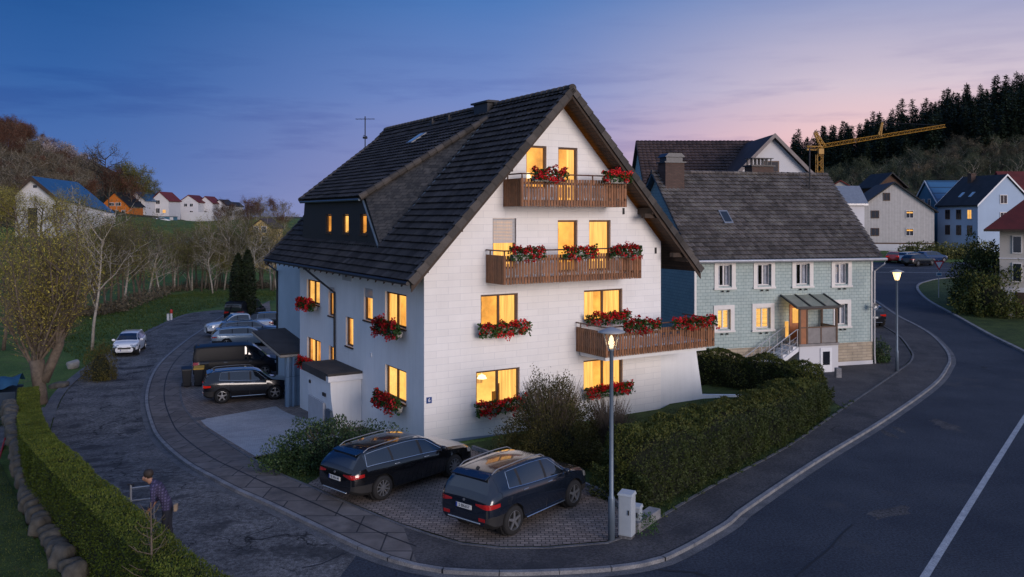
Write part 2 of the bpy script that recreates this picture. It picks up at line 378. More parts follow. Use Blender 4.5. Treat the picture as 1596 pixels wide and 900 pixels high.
LED = [gxy(*p) for p in [(345,484),(299,490),(264,504),(224,524),(169,557),(137,580),(109,605),(93,630),(78,677)]] + [(-15.7,28),(-13.6,25),(-11.3,22),(-9.3,19.8),(-7.0,17.0),(-3,12.5)]
led = catmull([p + (0,) for p in LED], .8)
# main road (right) with the far crossing road
isl = [(1700,600),(1596,551),(1540,523),(1487,493),(1452,474),(1437,463),(1428,451),(1431,444),(1442,440),(1460,436),(1500,433),(1600,430),(1700,428)]
main = [tuple(p.xy) for p in kin if True][min(range(len(kin)), key=lambda i: (kin[i] - gp(560, 853)).xy.length):]
mainp = [(-9, 8), (-4.8, 18)] + main + [gxy(1290, 437), gxy(1290, 409), gxy(1700, 409)] + [gxy(*p) for p in reversed(isl)] + [(45, 8)]
drape('road', mainp, MT['asphalt'], 0.0, 3)
side = [tuple(p.xy) for p in led] + [(-4.8, 12)] + [tuple(p.xy) for p in kin if True][:min(range(len(kin)), key=lambda i: (kin[i] - gp(600, 869)).xy.length)][::-1] + [gxy(385, 475)]
drape('side_road', side, MT['old_asphalt'], 0.005, 1.5)
# pavement in two materials
ip = min(range(len(pin)), key=lambda i: (pin[i] - gp(640, 829)).xy.length); ik2 = min(range(len(kin)), key=lambda i: (kin[i] - gp(640, 882)).xy.length)
drape('pavement', [tuple(p.xy) for p in kin[:ik2 + 1]] + [tuple(p.xy) for p in pin[:ip + 1]][::-1], MT['oldpave'], .085, 1.5)
drape('asphalt_pavement', [tuple(p.xy) for p in kin[ik2:]] + [tuple(p.xy) for p in pin[ip:]][::-1], MT['pavement'], .085, 1.5)
k = MB()
def kerb_blocks(line, d0, d1, z, skirt, L, gap=.012):
    acc = 0; cur = [line[0]]
    for a, b in zip(line, line[1:]):
        cur.append(b); acc += (b - a).length
        if acc >= L:
            k.cur = rng.random(); strip(k, [p + (cur[1] - cur[0]).normalized() * (gap if i == 0 else 0) for i, p in enumerate(cur)], d0, d1, z, z, skirt); cur = [b]; acc = 0
fine = catmull([p for p in kin], .4)
kerb_blocks(fine, .0, -.14, .10, .16, 1.0)
k.cur = None; o = k.build('kerb', MT['kerb']); o["kind"] = 'structure'
k = MB(); strip(k, fine, -.14, -.38, .012, .010); o = k.build('gutter_strip', MT['gutter']); o["kind"] = 'structure'
k = MB(); strip(k, [p for p in led], -.05, -.35, .03, .02, .06); strip(k, led, -.36, -.62, .012, .010); o = k.build('road_edging', MT['gutter']); o["kind"] = 'structure'
# seam along the old pavement, and the narrow edging of the plots
k = MB(); mid = [kin[i] for i in range(0, ik2)]
strip(k, mid, .78, .83, .09, .09); strip(k, fine, .03, .055, .0905, .0905); o = k.build('pavement_seam', MT['tar']); o["kind"] = 'structure'
k = MB(); strip(k, pin, -.04, .06, .098, .098, .06); o = k.build('plot_edging', MT['gutter']); o["kind"] = 'structure'
k = MB(); isw = catmull([gxy(*p) + (0,) for p in isl], .8); strip(k, isw, .0, -.22, .11, .11, .14); o = k.build('island_kerb', MT['kerb']); o["kind"] = 'structure'
drape('verge', [tuple(p.xy) for p in isw] + [(110, 110), (70, 40)], MT['lawn'], .06, 3)
# painted lines
pl = MB(); ln = catmull([gxy(*p) + (0,) for p in [(1425,925),(1442,898),(1485,829),(1528,760),(1562,706),(1597,651),(1660,551)]], 1.0)
strip(pl, ln, .09, -.09, .006, .006); strip(pl, catmull([gxy(*p) + (0,) for p in [(1290,424.5),(1420,425),(1500,426)]], 2), .1, -.1, .012, .012)
strip(pl, catmull([gxy(*p) + (0,) for p in [(1290,418),(1420,418),(1500,419)]], 2), .08, -.08, .012, .012)
o = pl.build('road_marking', MT['paint']); o["kind"] = 'structure'
# two tar scars, and pale scuffs, on the main road
k = MB()
for pts, w_ in (([(1240,900),(1262,880),(1290,858),(1313,832),(1330,818)], .05), ([(1000,883),(1040,890),(1082,893),(1120,905)], .09), ([(1342,596),(1352,599),(1372,598)], .03), ([(1350,576),(1440,581),(1472,590)], .02),
               ([(560,858),(540,862),(500,880),(470,886)], .05), ([(562,856),(520,835),(505,842),(548,862)], .04)):
    strip(k, catmull([gxy(*p) + (0,) for p in pts], .25), w_ / 2, -w_ / 2, .0075, .0075)
o = k.build('tar_crack', MT['tar']); o["kind"] = 'structure'
MT['scuff'] = M_ground('pale_scuffed_asphalt', (.042, .042, .048), (.080, .077, .078), 1.2, 12, .9, .5, speck=.6)
def scuff(cx, cy, w_, h_, rot):
    n = 18; return [gxy(cx + math.cos(rot) * w_ * math.cos(a) * q - math.sin(rot) * h_ * math.sin(a) * q, cy + math.sin(rot) * w_ * math.cos(a) * q + math.cos(rot) * h_ * math.sin(a) * q) for a, q in [(6.2832 * i / n, rng.uniform(.6, 1.15)) for i in range(n)]]
for a_ in ((1474, 663, 26, 6, .25), (1383, 676, 18, 3.5, .45), (1402, 670, 14, 3, .4), (1385, 800, 40, 9, -.15)): drape('road_patch', scuff(*a_), MT['scuff'], .0045, 1)
def gpoly(name, px, mat, off, maxe=1.5): return drape(name, [gxy(*p) if p[1] > 200 else p for p in px], mat, off, maxe)
HL = lambda x, y: (HC + HU * x + HW * y)          # house local to world
# yard paving west of the house, lighter slab, front lots, lawns
yard = [tuple(p.xy) for p in pin if p.y > gp(398, 722).y and p.x < 0] 
drape('paved_yard', yard + [tuple(HL(-.6, 3).xy), tuple(HL(1, 5).xy), tuple(HL(1, 22).xy), gxy(420, 470)], MT['paver'], .075, 1.5)
gpoly('driveway_slab', [(312,657),(352,687),(398,715),(440,707),(520,690),(540,684),(500,662),(430,636)], MT['slab'], .083)
gpoly('front_lot', [(480,758),(555,791),(628,821),(718,849),(778,856),(853,856),(945,848),(1003,826),(925,768),(735,703),(560,710),(505,742)], MT['paver'], .078)
gpoly('garden_lawn', [(398,721),(440,743),(480,758),(515,740),(735,708),(925,770),(1005,826),(1113,758),(1226,698),(1313,638),(1255,600),(1120,590),(1030,640),(700,700),(662,692),(560,690),(540,684),(440,708)], MT['lawn'], .07)
gpoly('green_house_forecourt', [(1313,638),(1401,579),(1422,559),(1415,545),(1400,526),(1377,511),(1352,500),(1330,560),(1250,600)], MT['pavement'], .07)
# manhole
k = MB(); p = gp(310, 653, .09); k.lathe([(.33, 0), (.33, .012), (.29, .016), (0, .016)], p, 20); tag(k.build('manhole_cover', MT['gutter']), 'round iron manhole cover in the paved yard by the pavement', 'manhole')
# ================================================================== building helpers
MT['frame_brown'] = M('brown_window_frame', (.085, .042, .022), .5, .25, 6)
MT['frame_white'] = M('white_window_frame', (.62, .60, .60), .5, .08, 4)
MT['pane'] = M_glass('window_glass', (.96, .97, 1), .9)
MT['pane_dark'] = M('dark_window_glass', (.012, .016, .024), .06, .3, 1.5, spec=.8)
MT['room'] = M_emit('lit_room_wall', (1.0, .42, .075), 1.15, .5, .9)
MT['room_hot'] = M_emit('lit_room_lamp_wall', (1.0, .50, .11), 1.35, .4, .9)
MT['room_dim'] = M_emit('softly_lit_room_wall', (1.0, .38, .06), .8, .5, 1.1)
MT['curtain'] = M_emit('lit_curtain', (1.0, .49, .115), 1.2, .42, 1.0, None, (11, 11, .5))
MT['furniture'] = M_emit('lit_furniture', (.34, .13, .022), .55, .4, 3)
MT['picture'] = M_emit('lit_picture', (.75, .36, .10), .8, .5, 5)
MT['glowlamp'] = M_emit('room_lamp', (1.0, .80, .45), 1.9)
MT['cloth'] = M('net_curtain', (.5, .52, .56), .9, .3, 6)
def rev_bits(mb, f, a0, a1, z0, z1, d):
    q = lambda a, z, dd: f(a, z, dd)
    mb.poly([q(a0,z0,0), q(a0,z1,0), q(a0,z1,d), q(a0,z0,d)]); mb.poly([q(a1,z0,0), q(a1,z0,d), q(a1,z1,d), q(a1,z1,0)])
    mb.poly([q(a0,z1,0), q(a1,z1,0), q(a1,z1,d), q(a0,z1,d)]); mb.poly([q(a0,z0,0), q(a0,z0,d), q(a1,z0,d), q(a1,z0,0)])
def wall_holes(mb, outline, holes, f, d=.16):
    loops = [[Vector((a, z, 0)) for a, z in outline]] + [[Vector((a0,z0,0)), Vector((a1,z0,0)), Vector((a1,z1,0)), Vector((a0,z1,0))] for a0, a1, z0, z1 in holes]
    flat = [p for L in loops for p in L]; n = len(mb.v); mb.v += [tuple(f(p.x, p.y, 0)) for p in flat]
    for tri in tessellate_polygon(loops): mb.face([n + i for i in tri])
    for h in holes: rev_bits(mb, f, *h, d)
def fbox(mb, f, a0, a1, z0, z1, d0, d1):
    P = [f(a0,z0,d0), f(a1,z0,d0), f(a1,z0,d1), f(a0,z0,d1), f(a0,z1,d0), f(a1,z1,d0), f(a1,z1,d1), f(a0,z1,d1)]; mb.hexa(P)
def window(parent, f, a0, a1, z0, z1, lit=True, mull=1, fm='frame_brown', curt=(0, 1), fw=.075, d=.09, furn=0, shutter=0, trans=0, pend=None, name='window', lamp=False, sill=None, room=True, panes=None):
    mb = MB(); e = .004; pend = rng.random() < .45 if pend is None else pend
    fbox(mb, f, a0+e, a0+fw, z0+e, z1-e, d, d+.07); fbox(mb, f, a1-fw, a1-e, z0+e, z1-e, d, d+.07)
    fbox(mb, f, a0+fw, a1-fw, z1-fw, z1-e, d+.002, d+.068); fbox(mb, f, a0+fw, a1-fw, z0+e, z0+fw, d+.002, d+.068)
    for i in range(1, mull + 1):
        c = a0 + (a1 - a0) * i / (mull + 1); fbox(mb, f, c-fw*.6, c+fw*.6, z0+fw, z1-fw, d-.006, d+.066)
    if trans: c = z0 + (z1 - z0) * trans; fbox(mb, f, a0+fw, a1-fw, c-.035, c+.035, d-.003, d+.063)
    w_ = mb.build(name, MT[fm], parent, fix=True)
    p = MB(); p.poly([f(a0+.02, z0+.02, d+.03), f(a1-.02, z0+.02, d+.03), f(a1-.02, z1-.02, d+.03), f(a0+.02, z1-.02, d+.03)])
    p.build('pane', MT['pane'], w_)
    m = .3; D = .85; r = MB(); q = lambda a, z, dd: f(a, z, dd)
    A0, A1, Z0, Z1 = a0-m, a1+m, z0-.15, z1+.12; s = d + .12
    r.poly([q(A0,Z0,D), q(A1,Z0,D), q(A1,Z1,D), q(A0,Z1,D)])
    for L in ([(A0,Z0),(A0,Z1)], [(A1,Z0),(A1,Z1)], [(A0,Z1),(A1,Z1)], [(A0,Z0),(A1,Z0)]):
        r.poly([q(*L[0],s), q(*L[1],s), q(*L[1],D), q(*L[0],D)])
    if lit:
        r.build('lit_room', MT[rng.choice(('room_hot', 'room', 'room', 'room_dim'))], w_)
        if curt:
            c = MB(); spans = [(a0-.05, a1+.05)] if curt == 'full' else ([(a0-.05, a0+(a1-a0)*.34)] if curt[0] else []) + ([(a0+(a1-a0)*.62, a1+.05)] if curt[1] else [])
            for s0, s1 in spans:
                n = max(6, int((s1 - s0) / .035)); ph = rng.random() * 6
                for i in range(n):
                    u0, u1 = s0+(s1-s0)*i/n, s0+(s1-s0)*(i+1)/n; w0, w1 = .30+.035*math.sin(u0*42+ph), .30+.035*math.sin(u1*42+ph)
                    c.poly([q(u0,Z0,w0), q(u1,Z0,w1), q(u1,Z1,w1), q(u0,Z1,w0)])
            c.build('curtain', MT['curtain'], w_, True)
        if furn:
            for _ in range(furn):
                g = MB()
                x = rng.uniform(a0+.1, a1-.3); ww = rng.uniform(.2, .45); h = rng.uniform(.25, .6); fbox(g, f, x, x+ww, z0-.1, z0+h, .6, .8); g.build('furniture', MT['furniture'], w_, fix=True)
            g = MB(); x = a0 + (a1 - a0) * rng.uniform(.1, .3); fbox(g, f, x, x+.34, z1-.62, z1-.34, .80, .83); g.build('picture', MT['picture'], w_, fix=True)
        if pend:
            c = f(a0 + (a1 - a0) * rng.uniform(.3, .7), z1 - .34, .62); g = MB(); g.lathe([(.19, -.07), (.13, .05), (.03, .09), (.008, .10), (.008, .5)], c, 14); g.build('pendant_lamp', MT['glowlamp'], w_, True)
        if lamp:
            g = MB(); c = f((a0*.6+a1*.4), z0+.42, .6); g.lathe([(.2, 0), (.13, .22)], c, 14); g.build('table_lamp', MT['glowlamp'], w_, True)
    else:
        rm = r.build('dark_room', MT['pane_dark'], w_)
        if curt:
            c = MB(); spans = [(a0-.02, a1+.02)] if curt == 'full' else ([(a0-.02, a0+(a1-a0)*.3)] if curt[0] else []) + ([(a0+(a1-a0)*.7, a1+.02)] if curt[1] else [])
            for s0, s1 in spans:
                n = 16; ph = rng.random() * 6
                for i in range(n):
                    u0, u1 = s0+(s1-s0)*i/n, s0+(s1-s0)*(i+1)/n; w0, w1 = .26+.03*math.sin(u0*42+ph), .26+.03*math.sin(u1*42+ph)
                    c.poly([q(u0,z0,w0), q(u1,z0,w1), q(u1,z1,w1), q(u0,z1,w0)])
            if curt != 'none': c.build('curtain', MT['cloth'], w_, True)
    if shutter:
        s_ = MB(); n = int((z1 - z0) * shutter / .055)
        for i in range(n):
            zt = z1 - .055 * i; s_.cur = rng.random(); fbox(s_, f, a0+.04, a1-.04, zt-.05, zt-.004, d-.05, d-.02)
        s_.cur = None; fbox(s_, f, a0+.04, a1-.04, z1-.055*n-.06, z1-.055*n, d-.055, d-.012)
        s_.build('roller_shutter', MT['shutter'], w_, fix=True)
    if sill:
        s_ = MB(); fbox(s_, f, a0-.04, a1+.04, z0-.06, z0-.002, -.06, d); s_.build('sill', MT[sill], w_, fix=True)
    return w_
def tiles(mb, o, ux, uy, W, L, course=.345, tw=.30, lift=.085, amp=.045, lim=None, sub=4):
    o, ux, uy = Vector(o), Vector(ux).normalized(), Vector(uy).normalized(); n = ux.cross(uy).normalized()
    if n.z < 0: n = -n
    K = int(L / course) + 1
    for k in range(K):
        v0 = k * course; v1 = min(L, v0 + course + .02)
        if v0 >= L: break
        u0, u1 = (0, W) if lim is None else lim(v0 + course * .5)
        if u1 - u0 < .05: continue
        i0, i1 = math.floor(u0 / tw), math.ceil(u1 / tw)
        for i in range(i0, i1):
            mb.cur = rng.random(); jl = rng.uniform(-.006, .006)
            for j in range(sub):
                ua, ub = max(u0, (i + j / sub) * tw), min(u1, (i + (j + 1) / sub) * tw)
                if ub <= ua + 1e-5: continue
                pr = lambda u: amp * (.5 - .5 * math.cos(2 * math.pi * (u / tw)))
                la, lb = lift + jl + pr(ua), lift + jl + pr(ub)
                A, B = o+ux*ua+uy*v0+n*la, o+ux*ub+uy*v0+n*lb; C, D = o+ux*ub+uy*v1+n*(lb-lift*.85), o+ux*ua+uy*v1+n*(la-lift*.85)
                mb.poly([A, B, C, D]); mb.poly([A - n*.024, B - n*.024, B, A]); mb.poly([A - n*.024, B - n*.024, C - n*.022, D - n*.022])
    mb.cur = None
def M_roof(name, c, var=.45, moss=None, rough=.75, mossamt=.5, streak=None):
    m, nt, b = nt_new(name); a = N(nt, 'ShaderNodeAttribute', attribute_name="rnd"); v = coords(nt)
    cl = rmp(nt, a.outputs['Fac'], [(0, sc3(c, 1 - var)), (1, sc3(c, 1 + var))])
    cl = mixc(nt, 1, cl, rmp(nt, noise(nt, v, .7, 6), [(.3, (.65,) * 3), (.7, (1.35,) * 3)]), 'MULTIPLY')
    cl = mixc(nt, 1, cl, rmp(nt, noise(nt, v, 22, 4, .7), [(.3, (.75,) * 3), (.7, (1.25,) * 3)]), 'MULTIPLY')
    if moss: cl = mixc(nt, rmp(nt, noise(nt, v, 1.1, 9, .72), [(.52, (0,) * 3), (.66, (mossamt,) * 3)]), cl, moss)
    nt.links.new(cl, b.inputs['Base Color']); b.inputs['Roughness'].default_value = rough; b.inputs['Specular IOR Level'].default_value = .35
    return m
MT['tile_black'] = M_roof('anthracite_roof_tile', (.026, .025, .027), .55, (.075, .070, .062), .75, .35)
MT['tile_verge'] = M_roof('verge_tile', (.055, .048, .044), .4, None, .7)
MT['slate'] = M_brick('slate_shingles', (.020, .019, .020), (.050, .046, .044), (.006, .006, .007), .20, .13, 'yz', .008, .5, .6, .6, .35, 1.5, stain=((.09, .088, .085), 6, .5))
MT['wood_dark'] = M('dark_stained_wood', (.040, .023, .014), .7, .35, 3, .3, 30)
MT['wood_soffit'] = M_brick('boarded_soffit', (.060, .032, .018), (.085, .046, .026), (.012, .007, .005), 8, .12, 'yx', .008, .3, .7, .4, .3)
MT['wood_balc'] = M('balcony_wood', (.215, .092, .040), .62, .30, 5, .35, 50, rnd=.28)
MT['wood_rail'] = M('brown_handrail', (.10, .045, .025), .5, .2, 4)
MT['shutter'] = M('grey_roller_shutter', (.42, .43, .46), .5, .08, 3)
MT['facade'] = M_brick('white_facade_panels', (.77, .755, .745), (.81, .795, .785), (.60, .60, .62), .98, .255, 'xz', .007, .5, .75, .22, .05, .8, stain=((.60, .60, .62), .7, .12), smooth=.4, streak=.04)
MT['plaster'] = M('white_render', (.75, .76, .775), .85, .06, .6, .35, 45, streak=.08)
MT['plaster_blue'] = M('pale_blue_render', (.40, .50, .58), .85, .08, .6, .3, 40)
MT['plinth'] = M('grey_plinth_paint', (.20, .25, .32), .8, .15, 1, .3, 30)
MT['felt'] = M('roofing_felt', (.045, .040, .038), .9, .35, 1.2, .6, 60)
MT['metal_grey'] = M('zinc_grey_metal', (.30, .31, .33), .4, .15, 4, metal=.6)
MT['metal_dark'] = M('dark_sheet_metal', (.030, .030, .034), .45, .2, 4, metal=.3)
MT['flash'] = M('blue_grey_flashing', (.085, .12, .16), .4, .2, 4, metal=.4)
MT['white_paint'] = M('white_painted_metal', (.66, .67, .70), .45, .06, 4)
MT['sign_blue'] = M('blue_enamel', (.02, .06, .22), .3, .1, 4)
MT['white_letter'] = M('white_lettering', (.8, .8, .8), .5, .02)

# ================================================================== the white gabled house
HZR = math.atan2(HU.y, HU.x)
house = empty('gabled_house', HC, HZR, 'large white gabled house with dark tiled roof, wooden balconies and glowing windows', 'house')
XR, ZR, S1, S2 = 5.83, 13.15, 1.055, 1.066
zl = lambda x: ZR - S1 * (XR - x) if x <= XR else ZR - S2 * (x - XR)
fF = lambda a, z, d: Vector((a, d, z)); fS = lambda a, z, d: Vector((d, a, z))
# windows of the gable front: (a0,a1,z0,z1, options)
FW = [(4.36,5.30,9.30,10.97,dict(mull=0,curt=(0,0),lamp=True)), (5.86,6.80,8.72,10.96,dict(mull=0,curt=(0,1))), (2.86,3.90,6.2,8.14,dict(mull=0,curt='full',lit=True,shutter=.46)),
      (5.84,6.80,6.0,8.06,dict(mull=0,curt=(0,0),furn=2)), (7.38,8.48,6.0,8.06,dict(mull=0,curt='full')),
      (2.34,3.98,4.02,5.26,dict(curt=(0,1),furn=1)), (7.12,9.10,3.95,5.21,dict(curt=(1,1))), (2.14,4.06,1.12,2.40,dict(curt=(0,1),furn=2,lamp=False)), (7.10,9.12,1.10,2.37,dict(curt=(1,1)))]
SW = [(1.56,3.58,3.95,5.25,dict(curt=(1,1))), (4.90,5.86,3.88,5.22,dict(mull=0,curt=(0,1),shutter=.27)), (7.12,8.02,2.52,3.80,dict(mull=0,curt='full')), (9.52,10.30,3.62,4.95,dict(mull=0,curt='full',shutter=.2)),
      (11.58,13.55,3.95,5.10,dict(curt=(1,0))), (11.45,13.50,1.05,2.24,dict(curt=(1,1))), (9.42,10.26,.9,2.22,dict(mull=0,curt='full')), (1.56,3.58,1.12,2.36,dict(curt=(1,0)))]
g = MB(); th = .30
wall_holes(g, [(0,.05),(11.2,-.35),(11.2,zl(11.2)-th),(XR,ZR-th-.02),(0,zl(0)-th)], [x[:4] for x in FW], fF); gable = g.build('gable_wall', MT['facade'], house)
g = MB(); wall_holes(g, [(0,-.25),(14.7,-1.95),(14.7,zl(0)-th),(0,zl(0)-th)], [x[:4] for x in SW], fS); g.build('side_wall', MT['plaster'], house)
g = MB(); g.poly([(11.2,0,-.8),(11.2,17,-.8),(11.2,17,zl(11.2)-th),(11.2,0,zl(11.2)-th)]); g.poly([(.96,17.05,-3),(.96,17.05,zl(.96)-th),(XR,17.05,ZR-th),(11.2,17.05,zl(11.2)-th),(11.2,17.05,-3)])
g.build('rear_wall', MT['plaster'], house)
g = MB(); g.poly([(0,14.69,-2.8),(.95,14.69,-2.8),(.95,14.69,zl(.95)-th),(0,14.69,zl(0)-th)]); g.build('end_wall', MT['plaster'], house)
g = MB(); g.box((.92,14.705,-2.8),(4,22.2,5.5)); g.build('rear_annexe', MT['plaster_blue'], house)
g = MB(); fbox(g, fF, -.02, 11.22, -1.2, -.02, -.025, .1); P = g.v; 
for i, p in enumerate(P):
    if p[2] > -.5: P[i] = (p[0], p[1], .06 - .0357 * p[0])
n0 = len(g.v); fbox(g, fS, -.02, 14.72, -3.2, 0, -.025, .1)
for i in range(n0, len(P)):
    if P[i][2] > -1: P[i] = (P[i][0], P[i][1], .03 - .118 * P[i][1])
g.build('plinth', MT['plinth'], house, fix=True)
for w_ in FW: window(house, fF, *w_[:4], **w_[4])
for w_ in SW: window(house, fS, *w_[:4], **w_[4], sill='wood_dark')
# roof
EX0, EX1, VY0, VY1 = -1.0, 12.63, -1.04, 17.4
t = MB()
uyL = Vector((1, 0, S1)).normalized(); LL = (XR - EX0) * math.hypot(1, S1); tiles(t, (EX0, VY1, zl(EX0)), (0, -1, 0), uyL, VY1 - VY0, LL)
uyR = Vector((-1, 0, S2)).normalized(); tiles(t, (EX1, VY0, zl(EX1)), (0, 1, 0), uyR, VY1 - VY0, (EX1 - XR) * math.hypot(1, S2))
roof = t.build('roof', MT['tile_black'], house)
t = MB()   # boarding below the tiles
for x0, x1 in ((EX0+.03, XR), (XR, EX1-.03)):
    z0, z1 = zl(x0)-.02, zl(x1)-.02
    t.hexa([(x0,VY0+.03,z0-.07),(x1,VY0+.03,z1-.07),(x1,VY1-.03,z1-.07),(x0,VY1-.03,z0-.07),(x0,VY0+.03,z0),(x1,VY0+.03,z1),(x1,VY1-.03,z1),(x0,VY1-.03,z0)])
t.build('soffit', MT['wood_soffit'], roof, fix=True)
t = MB()   # verge tiles and ridge tiles
for sgn, x_e, S in ((1, EX0, S1), (-1, EX1, S2)):
    L = abs(XR - x_e) * math.hypot(1, S); d = Vector((sgn, 0, S)).normalized(); up = Vector((-sgn * S, 0, 1)).normalized(); n = int(L / .42)
    for i in range(n):
        t.cur = rng.random(); a, b = i * L / n, (i + 1.06) * L / n
        for yy, yo in ((VY0, -1), (VY1, 1)):
            A = Vector((x_e, yy, zl(x_e))) + d * a; B = Vector((x_e, yy, zl(x_e))) + d * b
            hA, hB = .13, .085; y0, y1 = -.03, .20
            if yo > 0: y0, y1 = -.2, .03
            Y = Vector((0, 1, 0))
            t.hexa([A+Y*y0-up*.16, B+Y*y0-up*.16, B+Y*y1-up*.02, A+Y*y1-up*.02, A+Y*y0+up*hA, B+Y*y0+up*hB, B+Y*y1+up*hB, A+Y*y1+up*hA])
nr = int((VY1 - VY0) / .4)
for i in range(nr):
    t.cur = rng.random(); a, b = VY0 + i * (VY1-VY0) / nr, VY0 + (i + 1.08) * (VY1-VY0) / nr
    ra, rb = .15, .12; A = []
    for yy, r in ((a, ra), (b, rb)): A.append([Vector((XR + r * math.sin(q) * 1.15, yy, ZR + .03 + r * math.cos(q))) for q in [(-100 + 200 * j / 8) * math.pi / 180 for j in range(9)]])
    for j in range(8): t.poly([A[0][j], A[0][j+1], A[1][j+1], A[1][j]])
    t.poly([p for p in A[0]])
t.build('verge_and_ridge', MT['tile_verge'], roof)
t = MB()   # barge boards, purlin ends, rafters under the overhang
for sgn, x_e, S in ((1, EX0, S1), (-1, EX1, S2)):
    for yy in (VY0 + .05, VY1 - .09):
        A = Vector((x_e + sgn * .05, yy, zl(x_e) - .12)); B = Vector((XR, yy, ZR - .12)); k_ = Vector((0, 0, -.24)); Y = Vector((0, .04, 0))
        t = MB(); t.hexa([A+k_, B+k_, B+k_+Y, A+k_+Y, A, B, B+Y, A+Y]); t.build('barge_board', MT['wood_dark'], roof, fix=True)
for x in (-.35, 1.0, 3.1, XR, 8.5, 10.0, 11.9):
    z = zl(x) - .14; t = MB(); t.box((x-.09, VY0+.10, z-.26), (x+.09, .2, z)); t.build('purlin', MT['wood_dark'], roof)
for x in (10.0, 11.55):
    z = zl(x) - .38; t = MB(); t.box((x-.4, VY0+.2, z-.18), (x+.5, VY0+.42, z)); t.build('bracket', MT['wood_dark'], roof)
t = MB(); fy = [(VY0 + .1 + i * .8) for i in range(23)]
for y in fy:
    A, B = Vector((EX0+.06, y, zl(EX0)-.10)), Vector((.1, y, zl(.1)-.13)); k_ = Vector((0, 0, -.13)); Y = Vector((0, .08, 0))
    t.hexa([A+k_, B+k_, B+k_+Y, A+k_+Y, A, B, B+Y, A+Y])
t.build('rafter_ends', MT['wood_dark'], roof, fix=True)
t = MB(); t.tube([(EX0-.06, VY0+.1, zl(EX0)-.05), (EX0-.06, VY1, zl(EX0)-.05)], .075, 10); t.build('gutter', MT['metal_dark'], roof)
# dormer with sloping cheeks
dz0, dz1 = 6.98, 9.06
dorm = empty('dormer'); link_child(dorm, roof)
g = MB(); fD = lambda a, z, d: Vector((.02 + d, a, z))
DW = [(5.62,6.35,7.44,8.30), (7.74,8.50,7.44,8.30), (10.0,10.75,7.44,8.30)]
wall_holes(g, [(4.1,dz0),(14.4,dz0),(13.95,dz1),(5.80,dz1)], DW, fD, .12)
MT['dorm_board'] = M('black_brown_boarding', (.014, .012, .013), .6, .3, 4, .3, 25)
g.build('dormer_face', MT['dorm_board'], dorm)
window(dorm, fD, *DW[0], mull=0, curt=(0,0), fw=.07, d=.05, sill='wood_dark'); window(dorm, fD, *DW[1], mull=0, curt='full', fw=.07, d=.05, sill='wood_dark'); window(dorm, fD, *DW[2], lit=True, mull=0, curt=(1,0), furn=2, fw=.07, d=.05, sill='wood_dark')
g = MB(); T0, T1 = Vector((5.13, 4.42, 12.42)), Vector((5.13, 16.9, 12.42)); E0, E1 = Vector((.02, 5.80, dz1)), Vector((.02, 13.95, dz1)); B0, B1 = Vector((.02, 4.1, dz0)), Vector((.02, 14.4, dz0))
g.poly([E0, T0, B0]); g.build('cheek', MT['slate'], dorm); g = MB(); g.poly([E1, B1, T1]); g.build('cheek', MT['slate'], dorm)
g = MB(); e0, e1 = E0 + Vector((-.22, .02, -.12)), E1 + Vector((-.22, -.0, -.12)); ud = Vector((T0.x - e0.x, 0, T0.z - e0.z)); LD = ud.length
def dl(v):
    t_ = v / LD; return (e1.y - (e1.y + (T1.y - e1.y) * t_), e1.y - (e0.y + (T0.y - e0.y) * t_))
tiles(g, (e1.x, e1.y, e1.z + .06), (0, -1, 0), ud, 0, LD, lim=dl, lift=.08)
g.build('dormer_roof', MT['tile_black'], dorm)
g = MB(); g.poly([e0, e1, T1, T0]); 
for A, B in ((e0, T0), (e1, T1)):
    A, B = A + Vector((0, 0, .07)), B + Vector((0, 0, .07)); n = 17
    for i in range(n):
        p0, p1 = A.lerp(B, i / n), A.lerp(B, (i + 1.1) / n); g.cur = rng.random(); g.tube([p0, p1], [.16, .125], 10)
g.build('hip_tiles', MT['tile_verge'], dorm)
g = MB()
g.tube([e0 + Vector((0,.05,-.02)), e1 + Vector((0,0,-.02))], .06, 8); g.tube([e0 + Vector((.14,0,-.06)), B0 + Vector((-.1,-.1,-.12))], .045, 8); g.tube([B0 + Vector((-.03,-.02,.03)), T0 + Vector((-.02,-.05,.03))], .05, 6)
fbox(g, fS, 4.1, 14.4, dz0-.04, dz0+.06, -.06, .04)
g.build('flashing', MT['flash'], dorm)
# roof light on the dormer, chimney, vents, aerial
nD = Vector((-(T0.z - e0.z), 0, T0.x - e0.x)).normalized(); p0 = Vector((4.35, 0, 0)); zd = lambda x: e0.z + (x - e0.x) * (T0.z - e0.z) / (T0.x - e0.x)
g = MB(); ps = [Vector((x, y, zd(x))) + nD * h for h in (.05, .17) for x, y in ((3.95, 9.55), (4.75, 9.55), (4.75, 10.25), (3.95, 10.25))]; g.hexa(ps); rl = g.build('roof_light', MT['metal_grey'], dorm, fix=True)
MT['skylight'] = M('roof_light_glass', (.30, .42, .52), .08, .1, 1, spec=.9)
g = MB(); g.poly([Vector((x, y, zd(x))) + nD * .18 for x, y in ((4.02, 9.62), (4.68, 9.62), (4.68, 10.18), (4.02, 10.18))]); g.build('pane', MT['skylight'], rl)
g = MB(); g.box((XR-.42, 4.9, 12.3), (XR+.36, 6.15, 13.28)); ch = g.build('chimney', MT['metal_dark'], roof)
g = MB(); g.box((XR-.52, 4.78, 13.28), (XR+.46, 6.27, 13.36)); g.box((XR-.3, 5.0, 13.36), (XR+.25, 5.9, 13.42)); g.build('chimney_cap', MT['metal_dark'], ch, fix=True)
g = MB()
for y in (8.6, 10.4): g.box((5.35, y, 12.62), (5.6, y+.22, 12.98)); g.tube([(5.45, y+.11, 12.8), (5.45, y+.11, 13.12)], .06, 8)
g.build('roof_vent', MT['metal_dark'], roof)
g = MB(); ax, ay = 4.5, 17.2; az_ = zl(ax)
g.tube([(ax, ay, az_-.2), (ax, ay, az_+2.1)], .03, 6)
